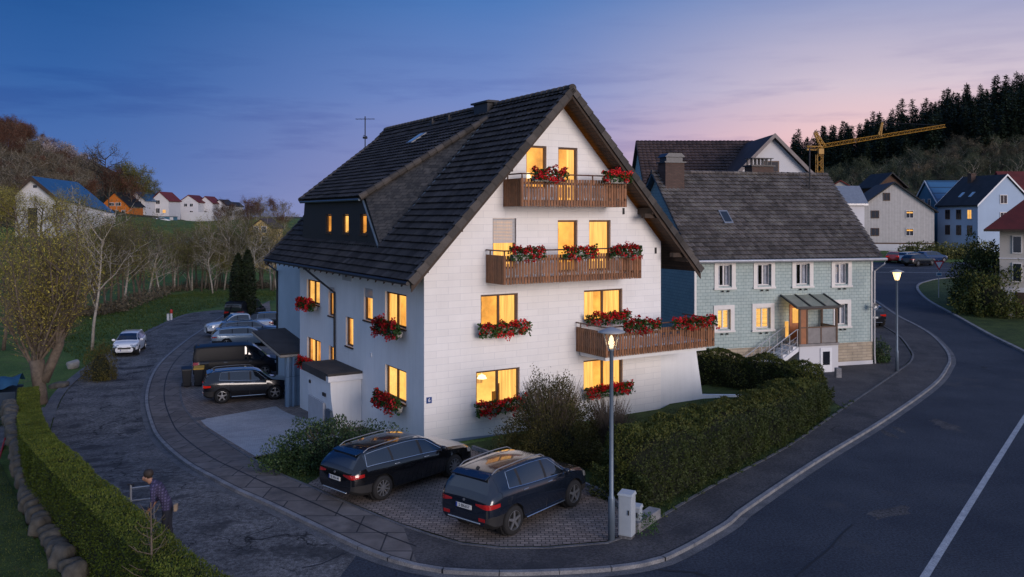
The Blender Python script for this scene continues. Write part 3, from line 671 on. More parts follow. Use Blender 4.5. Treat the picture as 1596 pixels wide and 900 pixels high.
g.tube([(ax-.45, ay+.3, az_+1.95), (ax+.45, ay-.3, az_+1.95)], .018, 5); g.tube([(ax-.2, ay-.25, az_+1.0), (ax+.2, ay+.25, az_+1.0)], .018, 5)
for s in (-.4, -.2, 0, .2, .4): g.tube([(ax+s-.1, ay-s*.66-.15, az_+1.95), (ax+s+.1, ay-s*.66+.15, az_+1.95)], .012, 4)
g.tube([(ax-.12, ay, az_+.9), (ax+.12, ay, az_+.9)], .07, 6)
g.build('antenna', MT['metal_dark'], roof)
# balconies
def balcony(x0, x1, z0, z1, d, slope=0, rail=.17):
    b = empty('balcony'); link_child(b, house); y0 = -d
    g = MB(); g.box((x0+.03, y0+.03, z0+.04), (x1-.03, -.003, z0+.2)); g.build('floor_slab', MT['white_paint'] if x1 < 11 else MT['plaster'], b)
    g = MB(); n = int((x1 - x0) / .128)
    for i in range(n):
        a = x0 + (x1 - x0) * i / n; wd = (x1 - x0) / n - .036; h0, h1 = z0 + rng.uniform(-.006, .006), z1 - rng.uniform(0, .01)
        if i % 3 == 1:      # every third board has a pair of sawn notches
            for za, zb, cut in ((h0, h0+.22, 0), (h0+.22, h0+.34, .03), (h0+.34, h1-.30, 0), (h1-.30, h1-.18, .03), (h1-.18, h1, 0)):
                g.box((a+cut, y0-.022, za), (a+wd-cut, y0+.0, zb))
        else: g.box((a, y0-.022, h0), (a+wd, y0, h1))
    for xs_, nx in ((x0, 1), (x1, -1)):
        m = int((d) / .128)
        for i in range(m):
            a = y0 + d * i / m; wd = d / m - .03
            if xs_ == x1 and x1 > 11 or True: g.box((xs_ - .012, a + .002, z0), (xs_ + .010, a + wd, z1))
    g.build('slat_balustrade', MT['wood_balc'], b)
    g = MB()
    for zz in (z0 + .16, z1 - .22): g.box((x0+.03, y0+.001, zz), (x1-.03, y0+.05, zz+.09)); g.box((x0+.011, y0+.03, zz), (x0+.05, -.01, zz+.09)); g.box((x1-.05, y0+.03, zz), (x1-.013, -.01, zz+.09))
    zt = z1 + rail
    g.tube([(x0, -.02, zt), (x0, y0, zt), (x1, y0, zt), (x1, -.02, zt)], .03, 6)
    npst = max(3, int((x1 - x0) / 1.5))
    for i in range(npst + 1): x = x0 + .05 + (x1 - x0 - .1) * i / npst; g.box((x-.02, y0+.005, z1-.15), (x+.02, y0+.045, zt))
    for x in (x0+.03, x1-.03): g.box((x-.02, -.3, z1-.15), (x+.02, -.26, zt))
    g.build('handrail', MT['wood_rail'], b)
    return b
BAL = [(3.32, 8.27, 8.58, 9.62, 1.3), (2.56, 9.02, 5.72, 6.78, 1.3), (6.72, 12.42, 2.80, 3.78, 1.95)]
for b_ in BAL: balcony(*b_)
g = MB(); g.box((6.9, -1.7, 2.62), (12.2, -.01, 2.80)); g.build('balcony_slab', MT['plaster'], house)
# flared buttress wall and garden wall at the right
g = MB(); g.hexa([(11.205,.10,-.95),(13.95,.10,-.95),(13.95,1.6,-.95),(11.205,1.6,-.95),(11.205,.10,2.62),(13.28,.10,2.62),(13.28,1.6,2.62),(11.205,1.6,2.62)]); g.build('buttress_wall', MT['plaster'], house, fix=True)
g = MB(); g.hexa([(13.7,.12,-.9),(16.2,-.7,-.9),(16.2,-.5,-.9),(13.7,.32,-.9),(13.7,.12,.25),(16.2,-.7,.1),(16.2,-.5,.1),(13.7,.32,.25)]); g.build('garden_wall', MT['plaster'], house, fix=True)
# porch block on the side wall
g = MB(); n = 8; prof = [(-1.36 + .58 * (1 - (i / n)) ** 2.0, -1.6 + 2.95 * i / n) for i in range(n + 1)]
for i in range(n):
    (xa, za), (xb, zb) = prof[i], prof[i + 1]
    g.poly([(xa, 6.15, za), (xa, 9.25, za), (xb, 9.25, zb), (xb, 6.15, zb)]); g.poly([(-.005, 6.15, za), (xa, 6.15, za), (xb, 6.15, zb), (-.005, 6.15, zb)]); g.poly([(-.005, 9.25, za), (-.005, 9.25, zb), (xb, 9.25, zb), (xa, 9.25, za)])
pc = g.build('porch', MT['plaster'], house)
g = MB(); g.box((-1.5, 6.0, 1.36), (-.004, 9.4, 1.60)); pr = g.build('porch_roof', MT['white_paint'], pc)
g = MB(); g.box((-1.53, 5.97, 1.60), (-.03, 9.43, 1.70)); g.box((-1.54, 6.3, 1.38), (-1.503, 9.43, 1.62)); g.build('felt_cover', MT['felt'], pr)
g = MB(); fbox(g, lambda a, z, d: Vector((-1.33+d, a, z)), 7.0, 9.0, -.75, .32, -.06, .05); gd = g.build('garage_door', MT['shutter'], pc, fix=True)
g = MB()
for y, z in ((8.75, .86), (6.75, .62), (6.95, .62)): g = MB(); g.box((-1.40, y, z), (-1.34, y+.14, z+.14)); g.build('porch_vent', MT['metal_dark'], pc)  # small dark vents in the porch wall
g = MB(); g.box((-1.35, 6.2, -.75), (-1.06, 6.75, .12)); g.build('meter_box', MT['flash'], pc)
g = MB(); g.box((-.03, 7.3, 5.38), (.02, 8.4, 5.62)); g.build('wall_vent', MT['shutter'], house)
g = MB(); g.tube([(EX0-.04, 10.8, zl(EX0)-.1), (-.6, 9.95, 5.3), (-.07, 9.35, 4.75), (-.07, 9.3, 1.72)], .05, 8); g.tube([(EX0, 17.5, 5.75), (.86, 21.9, 5.0), (.86, 21.9, -2)], .055, 8); g.build('downpipe', MT['metal_dark'], house)
g = MB(); g.box((-.03, 4.98, 2.42), (.02, 5.14, 2.6)); g.build('outdoor_sensor', MT['white_paint'], house)
g = MB(); g.box((.09, -.02, 1.45), (.30, .01, 1.67)); hn = g.build('house_number', MT['sign_blue'], house)
text_child('number_lettering', '6', .2, MT['white_letter'], hn, Matrix.Translation((.195, -.023, 1.56)) @ Matrix.Rotation(R(90), 4, 'X'))
for x, z in ((10.85, 6.62), (9.1, 8.3)): g = MB(); g.box((x, -.05, z), (x+.08, -.004, z+.26)); g.build('outside_lamp', MT['metal_dark'], house)
# canopy by the annexe
MT['trough_tan'] = M('weathered_fascia', (.36, .32, .27), .7, .15, 4)
cp = empty('carport', HC, HZR, 'low felt-roofed carport with pale blue boarding beside the white house', 'carport')
g = MB(); g.hexa([(-.92,15,1.02),(.91,15,1.06),(.91,20.5,1.62),(-.92,20.5,1.58),(-.92,15,1.22),(.91,15,1.26),(.91,20.5,1.82),(-.92,20.5,1.78)]); rf = g.build('carport_roof', MT['felt'], cp, fix=True)
g = MB(); g.hexa([(-.97,14.95,1.06),(-.925,14.95,1.06),(-.925,20.5,1.64),(-.97,20.5,1.64),(-.97,14.95,1.15),(-.925,14.95,1.15),(-.925,20.5,1.72),(-.97,20.5,1.72)]); g.box((-.92, 14.94, 1.05), (.91, 14.99, 1.16)); g.build('fascia', MT['trough_tan'], rf, fix=True)
MT['blue_board'] = M_brick('pale_blue_boarding', (.25, .36, .48), (.30, .41, .53), (.12, .18, .25), .3, 6, 'xz', .012, 0, .7, .5)
g = MB(); g.box((-.6, 15.2, -2.4), (.9, 15.3, 1.05)); g.build('board_wall', MT['blue_board'], cp)
for x in (-.5, -.22): g = MB(); g.box((x-.05, 15.05, -2.4), (x+.05, 15.15, 1.04)); g.build('post', MT['blue_board'], cp)
# ================================================================== other houses
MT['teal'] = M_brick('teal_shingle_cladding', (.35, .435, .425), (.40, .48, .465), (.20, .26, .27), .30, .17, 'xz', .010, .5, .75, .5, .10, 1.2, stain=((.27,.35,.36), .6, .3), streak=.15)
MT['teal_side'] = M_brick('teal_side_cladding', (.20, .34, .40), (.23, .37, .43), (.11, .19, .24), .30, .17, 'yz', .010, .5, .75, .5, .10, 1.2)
MT['tan_stone'] = M_brick('tan_plinth_stone', (.36, .30, .22), (.44, .37, .28), (.22, .19, .16), .62, .155, 'xz', .012, .5, .8, .5, .2, 2)
MT['trim'] = M('cream_white_trim', (.66, .64, .62), .55, .06, 3)
MT['tile_grey'] = M_roof('weathered_grey_tile', (.095, .083, .078), .38, (.22, .205, .18), .85, .6)
MT['tile_brown'] = M_roof('dark_brown_tile', (.060, .040, .036), .3, None, .7)
MT['tile_red'] = M_roof('red_roof_tile', (.115, .018, .016), .3, None, .7)
MT['tile_far'] = M_roof('anthracite_far_roof', (.018, .019, .022), .3, None, .7)
MT['metal_blue'] = M_brick('blue_sheet_roof', (.030, .105, .22), (.036, .12, .25), (.012, .04, .09), 1.1, 60, 'yx', .10, 0, .4, .8, .12, .3, spec=.5)
MT['white_wall'] = M('white_house_wall', (.56, .56, .59), .85, .06, .5)
MT['white_boards'] = M_brick('white_vertical_boards', (.44, .425, .42), (.48, .465, .46), (.28, .27, .27), .22, 60, 'xz', .02, 0, .8, .4)  # white boards toned down: the weak light on them is put into the colour
MT['cream_wall'] = M('cream_house_wall', (.42, .40, .37), .85, .08, .5)  # cream lowered in tone, standing in for the dim light on this wall
MT['orange_wall'] = M_brick('orange_timber_wall', (.46, .135, .018), (.52, .16, .024), (.25, .07, .01), 60, .2, 'xz', .02, 0, .8, .3)
MT['blue_wall'] = M('blue_shingled_wall', (.055, .16, .25), .8, .12, .8)
MT['lightblue_wall'] = M('pale_blue_house_wall', (.31, .40, .55), .85, .06, .5)  # pale blue darkened, the wall's lack of light put into its colour
MT['yellow_wall'] = M('ochre_house_wall', (.50, .36, .15), .85, .2, .4)
MT['brown_wood'] = M('brown_chalet_wood', (.07, .035, .02), .8, .3, 1)
MT['lamp_cap_dark'] = M('weathered_sheet_metal', (.055, .058, .065), .45, .2, 4, metal=.5)
MT['barge_grey'] = M('grey_brown_barge_paint', (.20, .17, .165), .7, .15, 3)
MT['lit'] = M_emit('lit_pane', (1.0, .50, .12), .85, .3, 1.0)
MT['lit_blind'] = M_emit('lit_blind', (1.0, .58, .17), .95, .5, 1.0, None, (.4, .4, 9))
MT['brick_ch'] = M_brick('chimney_brick', (.075, .045, .038), (.10, .06, .05), (.05, .045, .04), .24, .08, 'xz', .01, .5, .85, .5)
MT['poly_sheet'] = M('ribbed_canopy_sheet', (.20, .215, .18), .25, .15, 3)
MT['grey_sheet'] = M('grey_infill_panel', (.22, .205, .20), .8, .2, 3)
MT['red_wood'] = M('orange_brown_door', (.28, .10, .035), .5, .25, 4)
MT['steel'] = M('galvanised_steel', (.42, .43, .46), .4, .12, 5, metal=.5)

GL = Vector((9.45, 43.4, 0)); GU = Vector((.958, .285, 0)).normalized(); GR = math.atan2(GU.y, GU.x)
green = empty('shingled_house', GL, GR, 'pale green shingled house with grey tiled roof, glazed porch and stone plinth', 'house')
GW = [(1.34,2.13,4.55,5.70,False,(1,1)), (3.66,4.50,4.54,5.69,False,(1,1)), (6.02,6.88,4.53,5.68,False,(1,1)), (8.50,9.34,4.50,5.65,False,'full'),
      (1.30,2.06,2.32,3.36,True,'full'), (3.58,4.46,2.28,3.38,True,'full'), (8.62,9.30,2.28,3.44,False,(1,1))]
g = MB(); wall_holes(g, [(0,1.30),(10.9,1.30),(10.9,5.95),(0,5.95)], [x[:4] for x in GW], fF, .2); g.build('front_wall', MT['teal'], green)
gz = lambda y: 5.95 + (y + .4) * 1.0
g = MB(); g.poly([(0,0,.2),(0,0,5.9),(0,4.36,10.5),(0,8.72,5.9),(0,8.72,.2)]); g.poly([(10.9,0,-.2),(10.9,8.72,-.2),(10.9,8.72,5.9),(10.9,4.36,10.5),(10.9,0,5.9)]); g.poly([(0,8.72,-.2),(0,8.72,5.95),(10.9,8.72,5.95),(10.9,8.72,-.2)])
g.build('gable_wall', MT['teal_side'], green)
g = MB(); g.box((-.03,-.05,.27),(10.93,.1,1.30)); g.build('stone_plinth', MT['tan_stone'], green)
g = MB(); g.box((-.04,-.07,-.5),(10.94,.1,.27)); g.build('plinth_base', MT['white_wall'], green)
for b0, b1 in (((-.06,-.06,.27),(.06,.03,5.9)), ((10.84,-.058,1.3),(10.94,.03,5.9))): g = MB(); g.box(b0, b1); g.build('corner_trim', MT['trim'], green)
for a0, a1, z0, z1, lit, cu in GW:
    wd = window(green, fF, a0, a1, z0, z1, lit=lit, curt=cu, fm='frame_white', fw=.07, d=.14, mull=1)
    g = MB(); s = .23
    fbox(g, fF, a0-s, a0, z0-.06, z1+.22, -.05, .03); fbox(g, fF, a1, a1+s, z0-.06, z1+.22, -.05, .03); fbox(g, fF, a0, a1, z1, z1+.222, -.052, .03); fbox(g, fF, a0-s-.03, a1+s+.03, z0-.16, z0-.058, -.10, .03)
    g.build('trim', MT['trim'], wd, fix=True)
    g = MB()
    for q in (.3, .7):
        x = a0 + (a1 - a0) * q; g.box((x-.03, -.16, z0-.28), (x+.03, -.04, z0-.20))
    g.build('box_bracket', MT['metal_dark'], wd)
    if lit:
        g = MB(); n = 7
        for i in range(n): zz = z0 + (z1 - z0) * (i + .5) / n; fbox(g, fF, a0+.03, a1-.03, zz-.045, zz+.03, .235, .25)
        g.build('blind', MT['lit_blind'], wd, fix=True)
t = MB(); tiles(t, (-.35,-.4,5.95), (1,0,0), (0,1,1), 11.65, 4.76*1.414, course=.30, tw=.25, lift=.09, amp=.05); tiles(t, (11.3,9.12,5.95), (-1,0,0), (0,-1,1), 11.65, 4.76*1.414, course=.30, tw=.25, lift=.09)
groof = t.build('roof', MT['tile_grey'], green)
t = MB(); t.hexa([(-.33,-.38,5.80),(11.28,-.38,5.80),(11.28,4.36,10.58),(-.33,4.36,10.58),(-.33,-.38,5.93),(11.28,-.38,5.93),(11.28,4.36,10.70),(-.33,4.36,10.70)]); t.hexa([(-.33,4.36,10.58),(11.28,4.36,10.58),(11.28,9.1,5.8),(-.33,9.1,5.8),(-.33,4.36,10.70),(11.28,4.36,10.70),(11.28,9.1,5.93),(-.33,9.1,5.93)])
t.build('roof_boarding', MT['flash'], groof, fix=True)
t = MB()
for i in range(29):
    t.cur = rng.random(); a = -.35 + i * .402; t.tube([(a,4.36,10.73),(a+.43,4.36,10.73)], [.13,.105], 8)
t.build('ridge_tiles', MT['tile_grey'], groof)
t = MB(); t.tube([(-.3,-.47,5.90),(11.5,-.47,5.86)], .085, 10); t.build('gutter', MT['steel'], groof)
t = MB(); t.tube([(11.45,-.45,5.85),(11.4,-.42,5.6),(10.98,-.14,5.2),(10.98,-.14,.6),(11.0,-.16,.1)], .05, 8); t.build('downpipe', MT['steel'], green)
t = MB(); t.box((.02,3.35,9.4),(1.18,4.25,11.2)); c_ = t.build('chimney', MT['brick_ch'], groof)
t = MB(); t.box((-.06,3.27,11.2),(1.26,4.33,11.27)); t.box((.10,3.4,11.27),(1.10,4.2,11.52)); t.hexa([(-.02,3.3,11.52),(1.22,3.3,11.52),(1.22,4.3,11.52),(-.02,4.3,11.52),(.2,3.3,11.74),(1.0,3.3,11.74),(1.0,4.3,11.74),(.2,4.3,11.74)]); t.build('chimney_cap', MT['lamp_cap_dark'], c_, fix=True)
t = MB(); t.box((6.1,4.3,10.3),(7.55,5.1,11.15)); c_ = t.build('chimney', MT['brick_ch'], groof)
t = MB(); t.box((6.02,4.2,11.15),(7.63,5.2,11.24)); t.box((6.12,4.25,11.62),(7.53,5.15,11.66))
for i in range(6): x = 6.2 + i * .25; t.box((x-.03,4.4,11.24),(x+.03,4.46,11.62)); t.box((x-.03,4.94,11.24),(x+.03,5.0,11.62))
t.build('chimney_cap', MT['metal_dark'], c_)
t = MB(); V = lambda x, y, h: Vector((x, y - h * .707, gz(y) + h * .707)); t.hexa([V(2.52,1.4,.02),V(3.06,1.4,.02),V(3.06,2.1,.02),V(2.52,2.1,.02),V(2.52,1.4,.15),V(3.06,1.4,.15),V(3.06,2.1,.15),V(2.52,2.1,.15)]); s_ = t.build('roof_light', MT['metal_grey'], groof, fix=True)
t = MB(); t.poly([V(2.58,1.48,.155),V(3.0,1.48,.155),V(3.0,2.03,.155),V(2.58,2.03,.155)]); t.build('pane', MT['pane_dark'], s_)
t = MB(); t.tube([(9.35,3.36,9.6),(9.35,3.36,12.2)], .045, 6); t.tube([(8.9,3.36,12.2),(9.75,3.36,12.2)], .02, 5); t.build('antenna', MT['metal_dark'], groof)
t = MB(); t.lathe([(.02,0),(.22,.04),(.34,.12),(.335,.13),(.2,.06),(0,.03)], (0,0,0), 18, 'y'); 
t.v = [(x*.55+10.72, -y-.42, z*.55+3.28) for x, y, z in t.v]; t.tube([(10.72,-.44,3.28),(10.85,-.1,3.2)], .025, 6); t.tube([(10.72,-.46,3.28),(10.6,-.78,3.15)], .015, 5); t.build('satellite_dish', MT['metal_grey'], green, fix=True)
# porch with stair
po = empty('porch'); link_child(po, green)
t = MB(); t.box((5.25,-1.42,-.3),(7.62,-.10,1.46)); pb = t.build('porch_base', MT['white_wall'], po)
t = MB(); t.box((5.2,-1.47,1.46),(7.67,-.10,1.58)); t.build('porch_floor', MT['grey_sheet'], po)
t = MB(); fbox(t, fF, 6.5, 7.2, -.1, 1.34, -1.47, -1.425); d_ = t.build('cellar_door', MT['white_paint'], pb, fix=True)
t = MB(); fbox(t, fF, 6.64, 7.06, .45, 1.15, -1.485, -1.473); t.build('pane', MT['pane_dark'], d_, fix=True)
t = MB()
for x in (5.25, 5.68, 7.5): t.box((x,-1.42,1.58),(x+.1,-1.32,3.44))
t.box((5.25,-1.42,3.36),(7.6,-1.32,3.46)); t.box((6.55,-1.41,1.58),(6.62,-1.35,2.42)); t.box((5.3,-1.41,2.40),(7.55,-1.34,2.46)); t.box((7.5,-.2,1.58),(7.6,-.1,3.9)); t.box((7.52,-1.35,2.40),(7.58,-.15,2.46)); t.box((7.51,-1.33,3.38),(7.59,-.1,3.44))
t.build('porch_frame', MT['frame_brown'], po)
t = MB(); t.box((5.35,-1.40,1.58),(5.68,-1.36,3.36)); t.build('wood_panel', MT['red_wood'], po)
t = MB(); t.box((5.78,-1.39,1.60),(6.55,-1.36,2.40)); t.box((6.62,-1.39,1.60),(7.5,-1.36,2.40)); t.box((7.54,-1.32,1.6),(7.57,-.2,2.4)); t.build('infill_panel', MT['grey_sheet'], po)
t = MB(); t.poly([(5.78,-1.37,2.46),(7.5,-1.37,2.46),(7.5,-1.37,3.36),(5.78,-1.37,3.36)]); t.poly([(7.55,-1.32,2.46),(7.55,-.2,2.46),(7.55,-.2,3.36),(7.55,-1.32,3.36)]); t.build('pane', MT['pane'], po)
t = MB(); t.hexa([(5.0,-1.5,3.46),(7.75,-1.5,3.46),(7.7,-.09,3.98),(5.05,-.09,3.98),(5.0,-1.5,3.49),(7.75,-1.5,3.49),(7.7,-.09,4.01),(5.05,-.09,4.01)]); cr = t.build('canopy', MT['poly_sheet'], po, fix=True)
t = MB()
for i in range(4):
    x = 5.0 + i * 2.68 / 3; t.hexa([(x,-1.54,3.44),(x+.09,-1.54,3.44),(x+.09,-.088,3.97),(x,-.088,3.97),(x,-1.54,3.53),(x+.09,-1.54,3.53),(x+.09,-.088,4.06),(x,-.088,4.06)])
t.box((4.98,-1.57,3.43),(7.80,-1.545,3.55)); t.build('canopy_frame', MT['metal_dark'], cr, fix=True)
t = MB(); fbox(t, fF, 5.62, 6.5, 1.6, 3.5, -.04, -.02); t.build('front_door', MT['red_wood'], po, fix=True)
t = MB(); fbox(t, fF, 5.35, 5.55, 1.75, 2.6, -.05, -.01); fbox(t, fF, 5.80, 6.2, 2.5, 3.3, -.06, -.045); t.build('lit_door_pane', MT['lit'], po, fix=True)
pl_ = bpy.data.lights.new('porch_lamp', 'POINT'); pl_.energy = 14; pl_.color = (1, .62, .28); pl_.shadow_soft_size = .06; lo = bpy.data.objects.new('porch_lamp', pl_); col.objects.link(lo); link_child(lo, po); lo.location = (6.0, -.7, 3.2)
t = MB()
for i in range(8):
    x1 = 5.22 - i * .30; z1 = 1.46 - i * .19; t.box((x1-.32, -1.36, z1-.22), (x1, -.25, z1))
t.hexa([(2.8,-1.43,-.25),(5.2,-1.43,1.22),(5.2,-1.37,1.22),(2.8,-1.37,-.25),(2.8,-1.43,-.02),(5.2,-1.43,1.46),(5.2,-1.37,1.46),(2.8,-1.37,-.02)]); st = t.build('stair', MT['white_paint'], po, fix=True)
t = MB()
for y in (-1.40, -.3):
    t.tube([(2.75,y,.88),(5.1,y,2.34),(5.2,y,2.34)], .025, 6); t.tube([(2.75,y,.50),(5.1,y,1.96)], .014, 5); t.tube([(2.75,y,.22),(5.1,y,1.68)], .014, 5)
    for i in range(6):
        x = 2.8 + i * .47; t.tube([(x,y,-.05+.62*(x-2.8)),(x,y,.88+.62*(x-2.75))], .02, 5)
    for i in range(10):
        x = 2.85 + i * .235; t.tube([(x,y,.62*(x-2.8)+.12),(x+.2,y,.62*(x-2.8)+.62)], .010, 4)
t.build('stair_railing', MT['steel'], st)

# --- simple but complete gabled houses for the middle and far distance
def ghouse(name, label, loc, rz, W, D, eh, rh, wm, rm, wins=(), ridge='y', over=.35, base=None, cat='house', group=None, chim=None, parent=None, sink=3, lights=0, trim=None, band=None):
    """front face y=0, x 0..W. wins: (face, a, z, w, h, state) face in f(ront) l(eft) r(ight)"""
    r = empty(name, loc, rz, label, cat, group) if parent is None else parent
    g = MB()
    if ridge == 'y':
        pr = [(0,-sink),(W,-sink),(W,eh),(W/2,rh),(0,eh)]
        g.poly([(a,0,z) for a, z in pr]); g.poly([(a,D,z) for a, z in reversed(pr)]); g.poly([(0,0,-sink),(0,0,eh),(0,D,eh),(0,D,-sink)]); g.poly([(W,0,-sink),(W,D,-sink),(W,D,eh),(W,0,eh)])
    else:
        pr = [(0,-sink),(D,-sink),(D,eh),(D/2,rh),(0,eh)]
        g.poly([(0,a,z) for a, z in reversed(pr)]); g.poly([(W,a,z) for a, z in pr]); g.poly([(0,0,-sink),(W,0,-sink),(W,0,eh),(0,0,eh)]); g.poly([(0,D,-sink),(0,D,eh),(W,D,eh),(W,D,-sink)])
    wl = g.build('wall', MT[wm], r)
    g = MB(); H = W if ridge == 'y' else D; s = (rh - eh) / (H / 2); o = over; th_ = .22
    def P(c, l, z): return (c, l, z) if ridge == 'y' else (l, c, z)
    Lg = D if ridge == 'y' else W
    for c0, c1 in ((-o, H/2), (H+o, H/2)):
        z0, z1 = eh - o * s + .05, rh + .05
        g.hexa([P(c0,-o,z0), P(c1,-o,z1), P(c1,Lg+o,z1), P(c0,Lg+o,z0), P(c0,-o,z0+th_), P(c1,-o,z1+th_), P(c1,Lg+o,z1+th_), P(c0,Lg+o,z0+th_)])
    rf = g.build('roof', MT[rm], r, fix=True)
    if trim:
        g = MB()
        for c0, c1 in ((-o-.02, H/2), (H+o+.02, H/2)):
            z0, z1 = eh - o * s + .02, rh + .04
            for l in (-o-.06, Lg+o+.01): g.hexa([P(c0,l,z0), P(c1,l,z1), P(c1,l+.05,z1), P(c0,l+.05,z0), P(c0,l,z0+.26), P(c1,l,z1+.26), P(c1,l+.05,z1+.26), P(c0,l+.05,z0+.26)])
        g.build('barge_board', MT[trim], rf, fix=True)
    if chim:
        for cx_, cy_ in chim: g = MB(); zc = rh - abs((cx_ if ridge == 'y' else cy_) - H/2) * s; g.box((cx_-.4,cy_-.4,zc-.5),(cx_+.4,cy_+.4,zc+1.3)); g.box((cx_-.48,cy_-.48,zc+1.3),(cx_+.48,cy_+.48,zc+1.42)); g.build('chimney', MT['brick_ch'], rf)
    for i in range(lights):
        g = MB(); y = D * (.35 + .25 * i); z = eh + 1.4 * s; x = 1.4; k_ = .28
        g.hexa([P(x-.3,y-.3,z-.3*s+k_), P(x+.5,y-.3,z+.5*s+k_), P(x+.5,y+.3,z+.5*s+k_), P(x-.3,y+.3,z-.3*s+k_), P(x-.3,y-.3,z-.3*s+k_+.05), P(x+.5,y-.3,z+.5*s+k_+.05), P(x+.5,y+.3,z+.5*s+k_+.05), P(x-.3,y+.3,z-.3*s+k_+.05)]); g.build('roof_light', MT['skylight'], rf, fix=True)
    if base: g = MB(); g.box((-.05,-.05,-sink),(W+.05,D+.05,base[1])); g.build('basement_wall', MT[base[0]], r)
    if band: g = MB(); g.box((-.08,-.08,band-.1),(W+.08,-.003,band+.1)); g.build('floor_band', MT['frame_brown'], r)
    for fc, a, z, ww, hh, state in wins:
        f_ = {'f': lambda A, Z, d: Vector((A, d, Z)), 'l': lambda A, Z, d: Vector((d, A, Z)), 'r': lambda A, Z, d: Vector((W - d, A, Z))}[fc]
        g = MB(); t_ = .09
        fbox(g, f_, a-ww/2-t_, a-ww/2, z-t_, z+hh+t_, -.10, .05); fbox(g, f_, a+ww/2, a+ww/2+t_, z-t_, z+hh+t_, -.10, .05); fbox(g, f_, a-ww/2, a+ww/2, z+hh, z+hh+t_, -.098, .05); fbox(g, f_, a-ww/2, a+ww/2, z-t_, z, -.098, .05); fbox(g, f_, a-.03, a+.03, z, z+hh, -.094, -.06)
        wn = g.build('window', MT['frame_white' if state != 'b' else 'frame_brown'], r, fix=True)
        g = MB(); fbox(g, f_, a-ww/2, a+ww/2, z, z+hh, -.088, -.07); g.build('pane', MT['lit' if state == 'lit' else 'pane_dark'], wn, fix=True)
        if state == 'half': g = MB(); fbox(g, f_, a-ww/2+.06, a+ww/2-.06, z+hh*.66, z+hh*.86, -.097, -.09); g.build('lit_pane', MT['lit'], wn, fix=True)
    return r
# house behind the green one
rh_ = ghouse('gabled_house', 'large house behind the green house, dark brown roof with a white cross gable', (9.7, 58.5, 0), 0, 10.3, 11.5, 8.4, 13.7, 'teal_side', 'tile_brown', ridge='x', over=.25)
t = MB(); tiles(t, (-.25,-.27,8.50), (1,0,0), (0,1,.922), 10.8, 8.1, course=.33, tw=.3, lift=.08, amp=.05, sub=3); t.build('front_roof_tiles', MT['tile_brown'], rh_)
wing = empty('cross_gable'); link_child(wing, rh_); wing.location = (4.6, -1.2, 0)
g = MB(); g.poly([(0,0,6),(7,0,6),(7,0,10.0),(3.5,0,13.55),(0,0,10.0)]); g.build('gable_wall', MT['white_wall'], wing)
g = MB()
for c0 in (-.45, 7.45): g.hexa([(c0,-.4,9.55),(3.5,-.4,13.6),(3.5,6.5,13.6),(c0,6.5,9.55),(c0,-.4,9.75),(3.5,-.4,13.8),(3.5,6.5,13.8),(c0,6.5,9.75)])
g.build('gable_roof', MT['tile_brown'], wing, fix=True)
g = MB()
for c0 in (-.5, 7.5): g.hexa([(c0,-.46,9.46),(3.5,-.46,13.56),(3.5,-.41,13.56),(c0,-.41,9.46),(c0,-.46,9.78),(3.5,-.46,13.86),(3.5,-.41,13.86),(c0,-.41,9.78)])
g.build('barge_board', MT['barge_grey'], wing, fix=True)
g = MB(); g.box((2.9,-.05,11.2),(3.9,.03,12.0)); wn = g.build('window', MT['frame_brown'], wing); g = MB(); g.box((2.98,-.06,11.28),(3.82,-.052,11.92)); g.build('pane', MT['pane_dark'], wn)
# right side of the valley
p = at(1333, 392, 132.3); q = lambda a, z, s='b', w=1.0, h=1.05: ('f', a, z, w, h, s)
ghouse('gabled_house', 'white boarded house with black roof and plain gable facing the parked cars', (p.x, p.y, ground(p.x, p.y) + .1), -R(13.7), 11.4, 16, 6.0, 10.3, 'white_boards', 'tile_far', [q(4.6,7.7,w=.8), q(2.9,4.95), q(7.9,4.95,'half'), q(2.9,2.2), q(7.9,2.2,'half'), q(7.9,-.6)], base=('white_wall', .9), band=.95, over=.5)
p = at(1465, 374, 137)
ghouse('gabled_house', 'dark blue shingled house joined to the pale blue house', (p.x, p.y, 4.4), 0, 11, 9.2, 5.4, 9.6, 'blue_wall', 'metal_blue', [('l', 3.4, 5.7, .7, 1, 'w'), ('l', 5.4, 5.7, .7, 1, 'w'), ('l', 2.8, 3.2, .6, 1, 'w'), ('l', 6.2, 3.2, .6, 1, 'w'), ('l', 3, .2, .7, 1.4, 'w'), ('l', 6, .2, .7, 1.4, 'w')], ridge='x', over=.25, trim='white_paint', sink=5)
p = at(1524, 374, 125)
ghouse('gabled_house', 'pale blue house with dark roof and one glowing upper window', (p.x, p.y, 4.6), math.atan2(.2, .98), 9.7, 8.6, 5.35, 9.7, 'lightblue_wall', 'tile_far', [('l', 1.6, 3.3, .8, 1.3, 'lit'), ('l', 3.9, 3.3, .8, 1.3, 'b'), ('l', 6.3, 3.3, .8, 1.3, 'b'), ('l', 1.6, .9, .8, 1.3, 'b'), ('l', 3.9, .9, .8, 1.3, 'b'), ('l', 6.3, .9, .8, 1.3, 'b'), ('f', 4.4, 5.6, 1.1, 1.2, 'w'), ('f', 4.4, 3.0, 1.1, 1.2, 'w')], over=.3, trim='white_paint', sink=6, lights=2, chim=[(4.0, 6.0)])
p = at(1558, 498, 64)
er = empty('villa', (p.x, p.y, .5), R(-32), 'cream three storey house with red roof at the right edge of the photo', 'house')
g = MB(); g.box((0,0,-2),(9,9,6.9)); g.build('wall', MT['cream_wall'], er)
g = MB(); g.box((-.05,-.05,-2),(9.05,9.05,2.35)); g.box((-.06,-.06,4.5),(9.06,9.06,4.58)); g.build('lower_wall', MT['white_wall'], er)
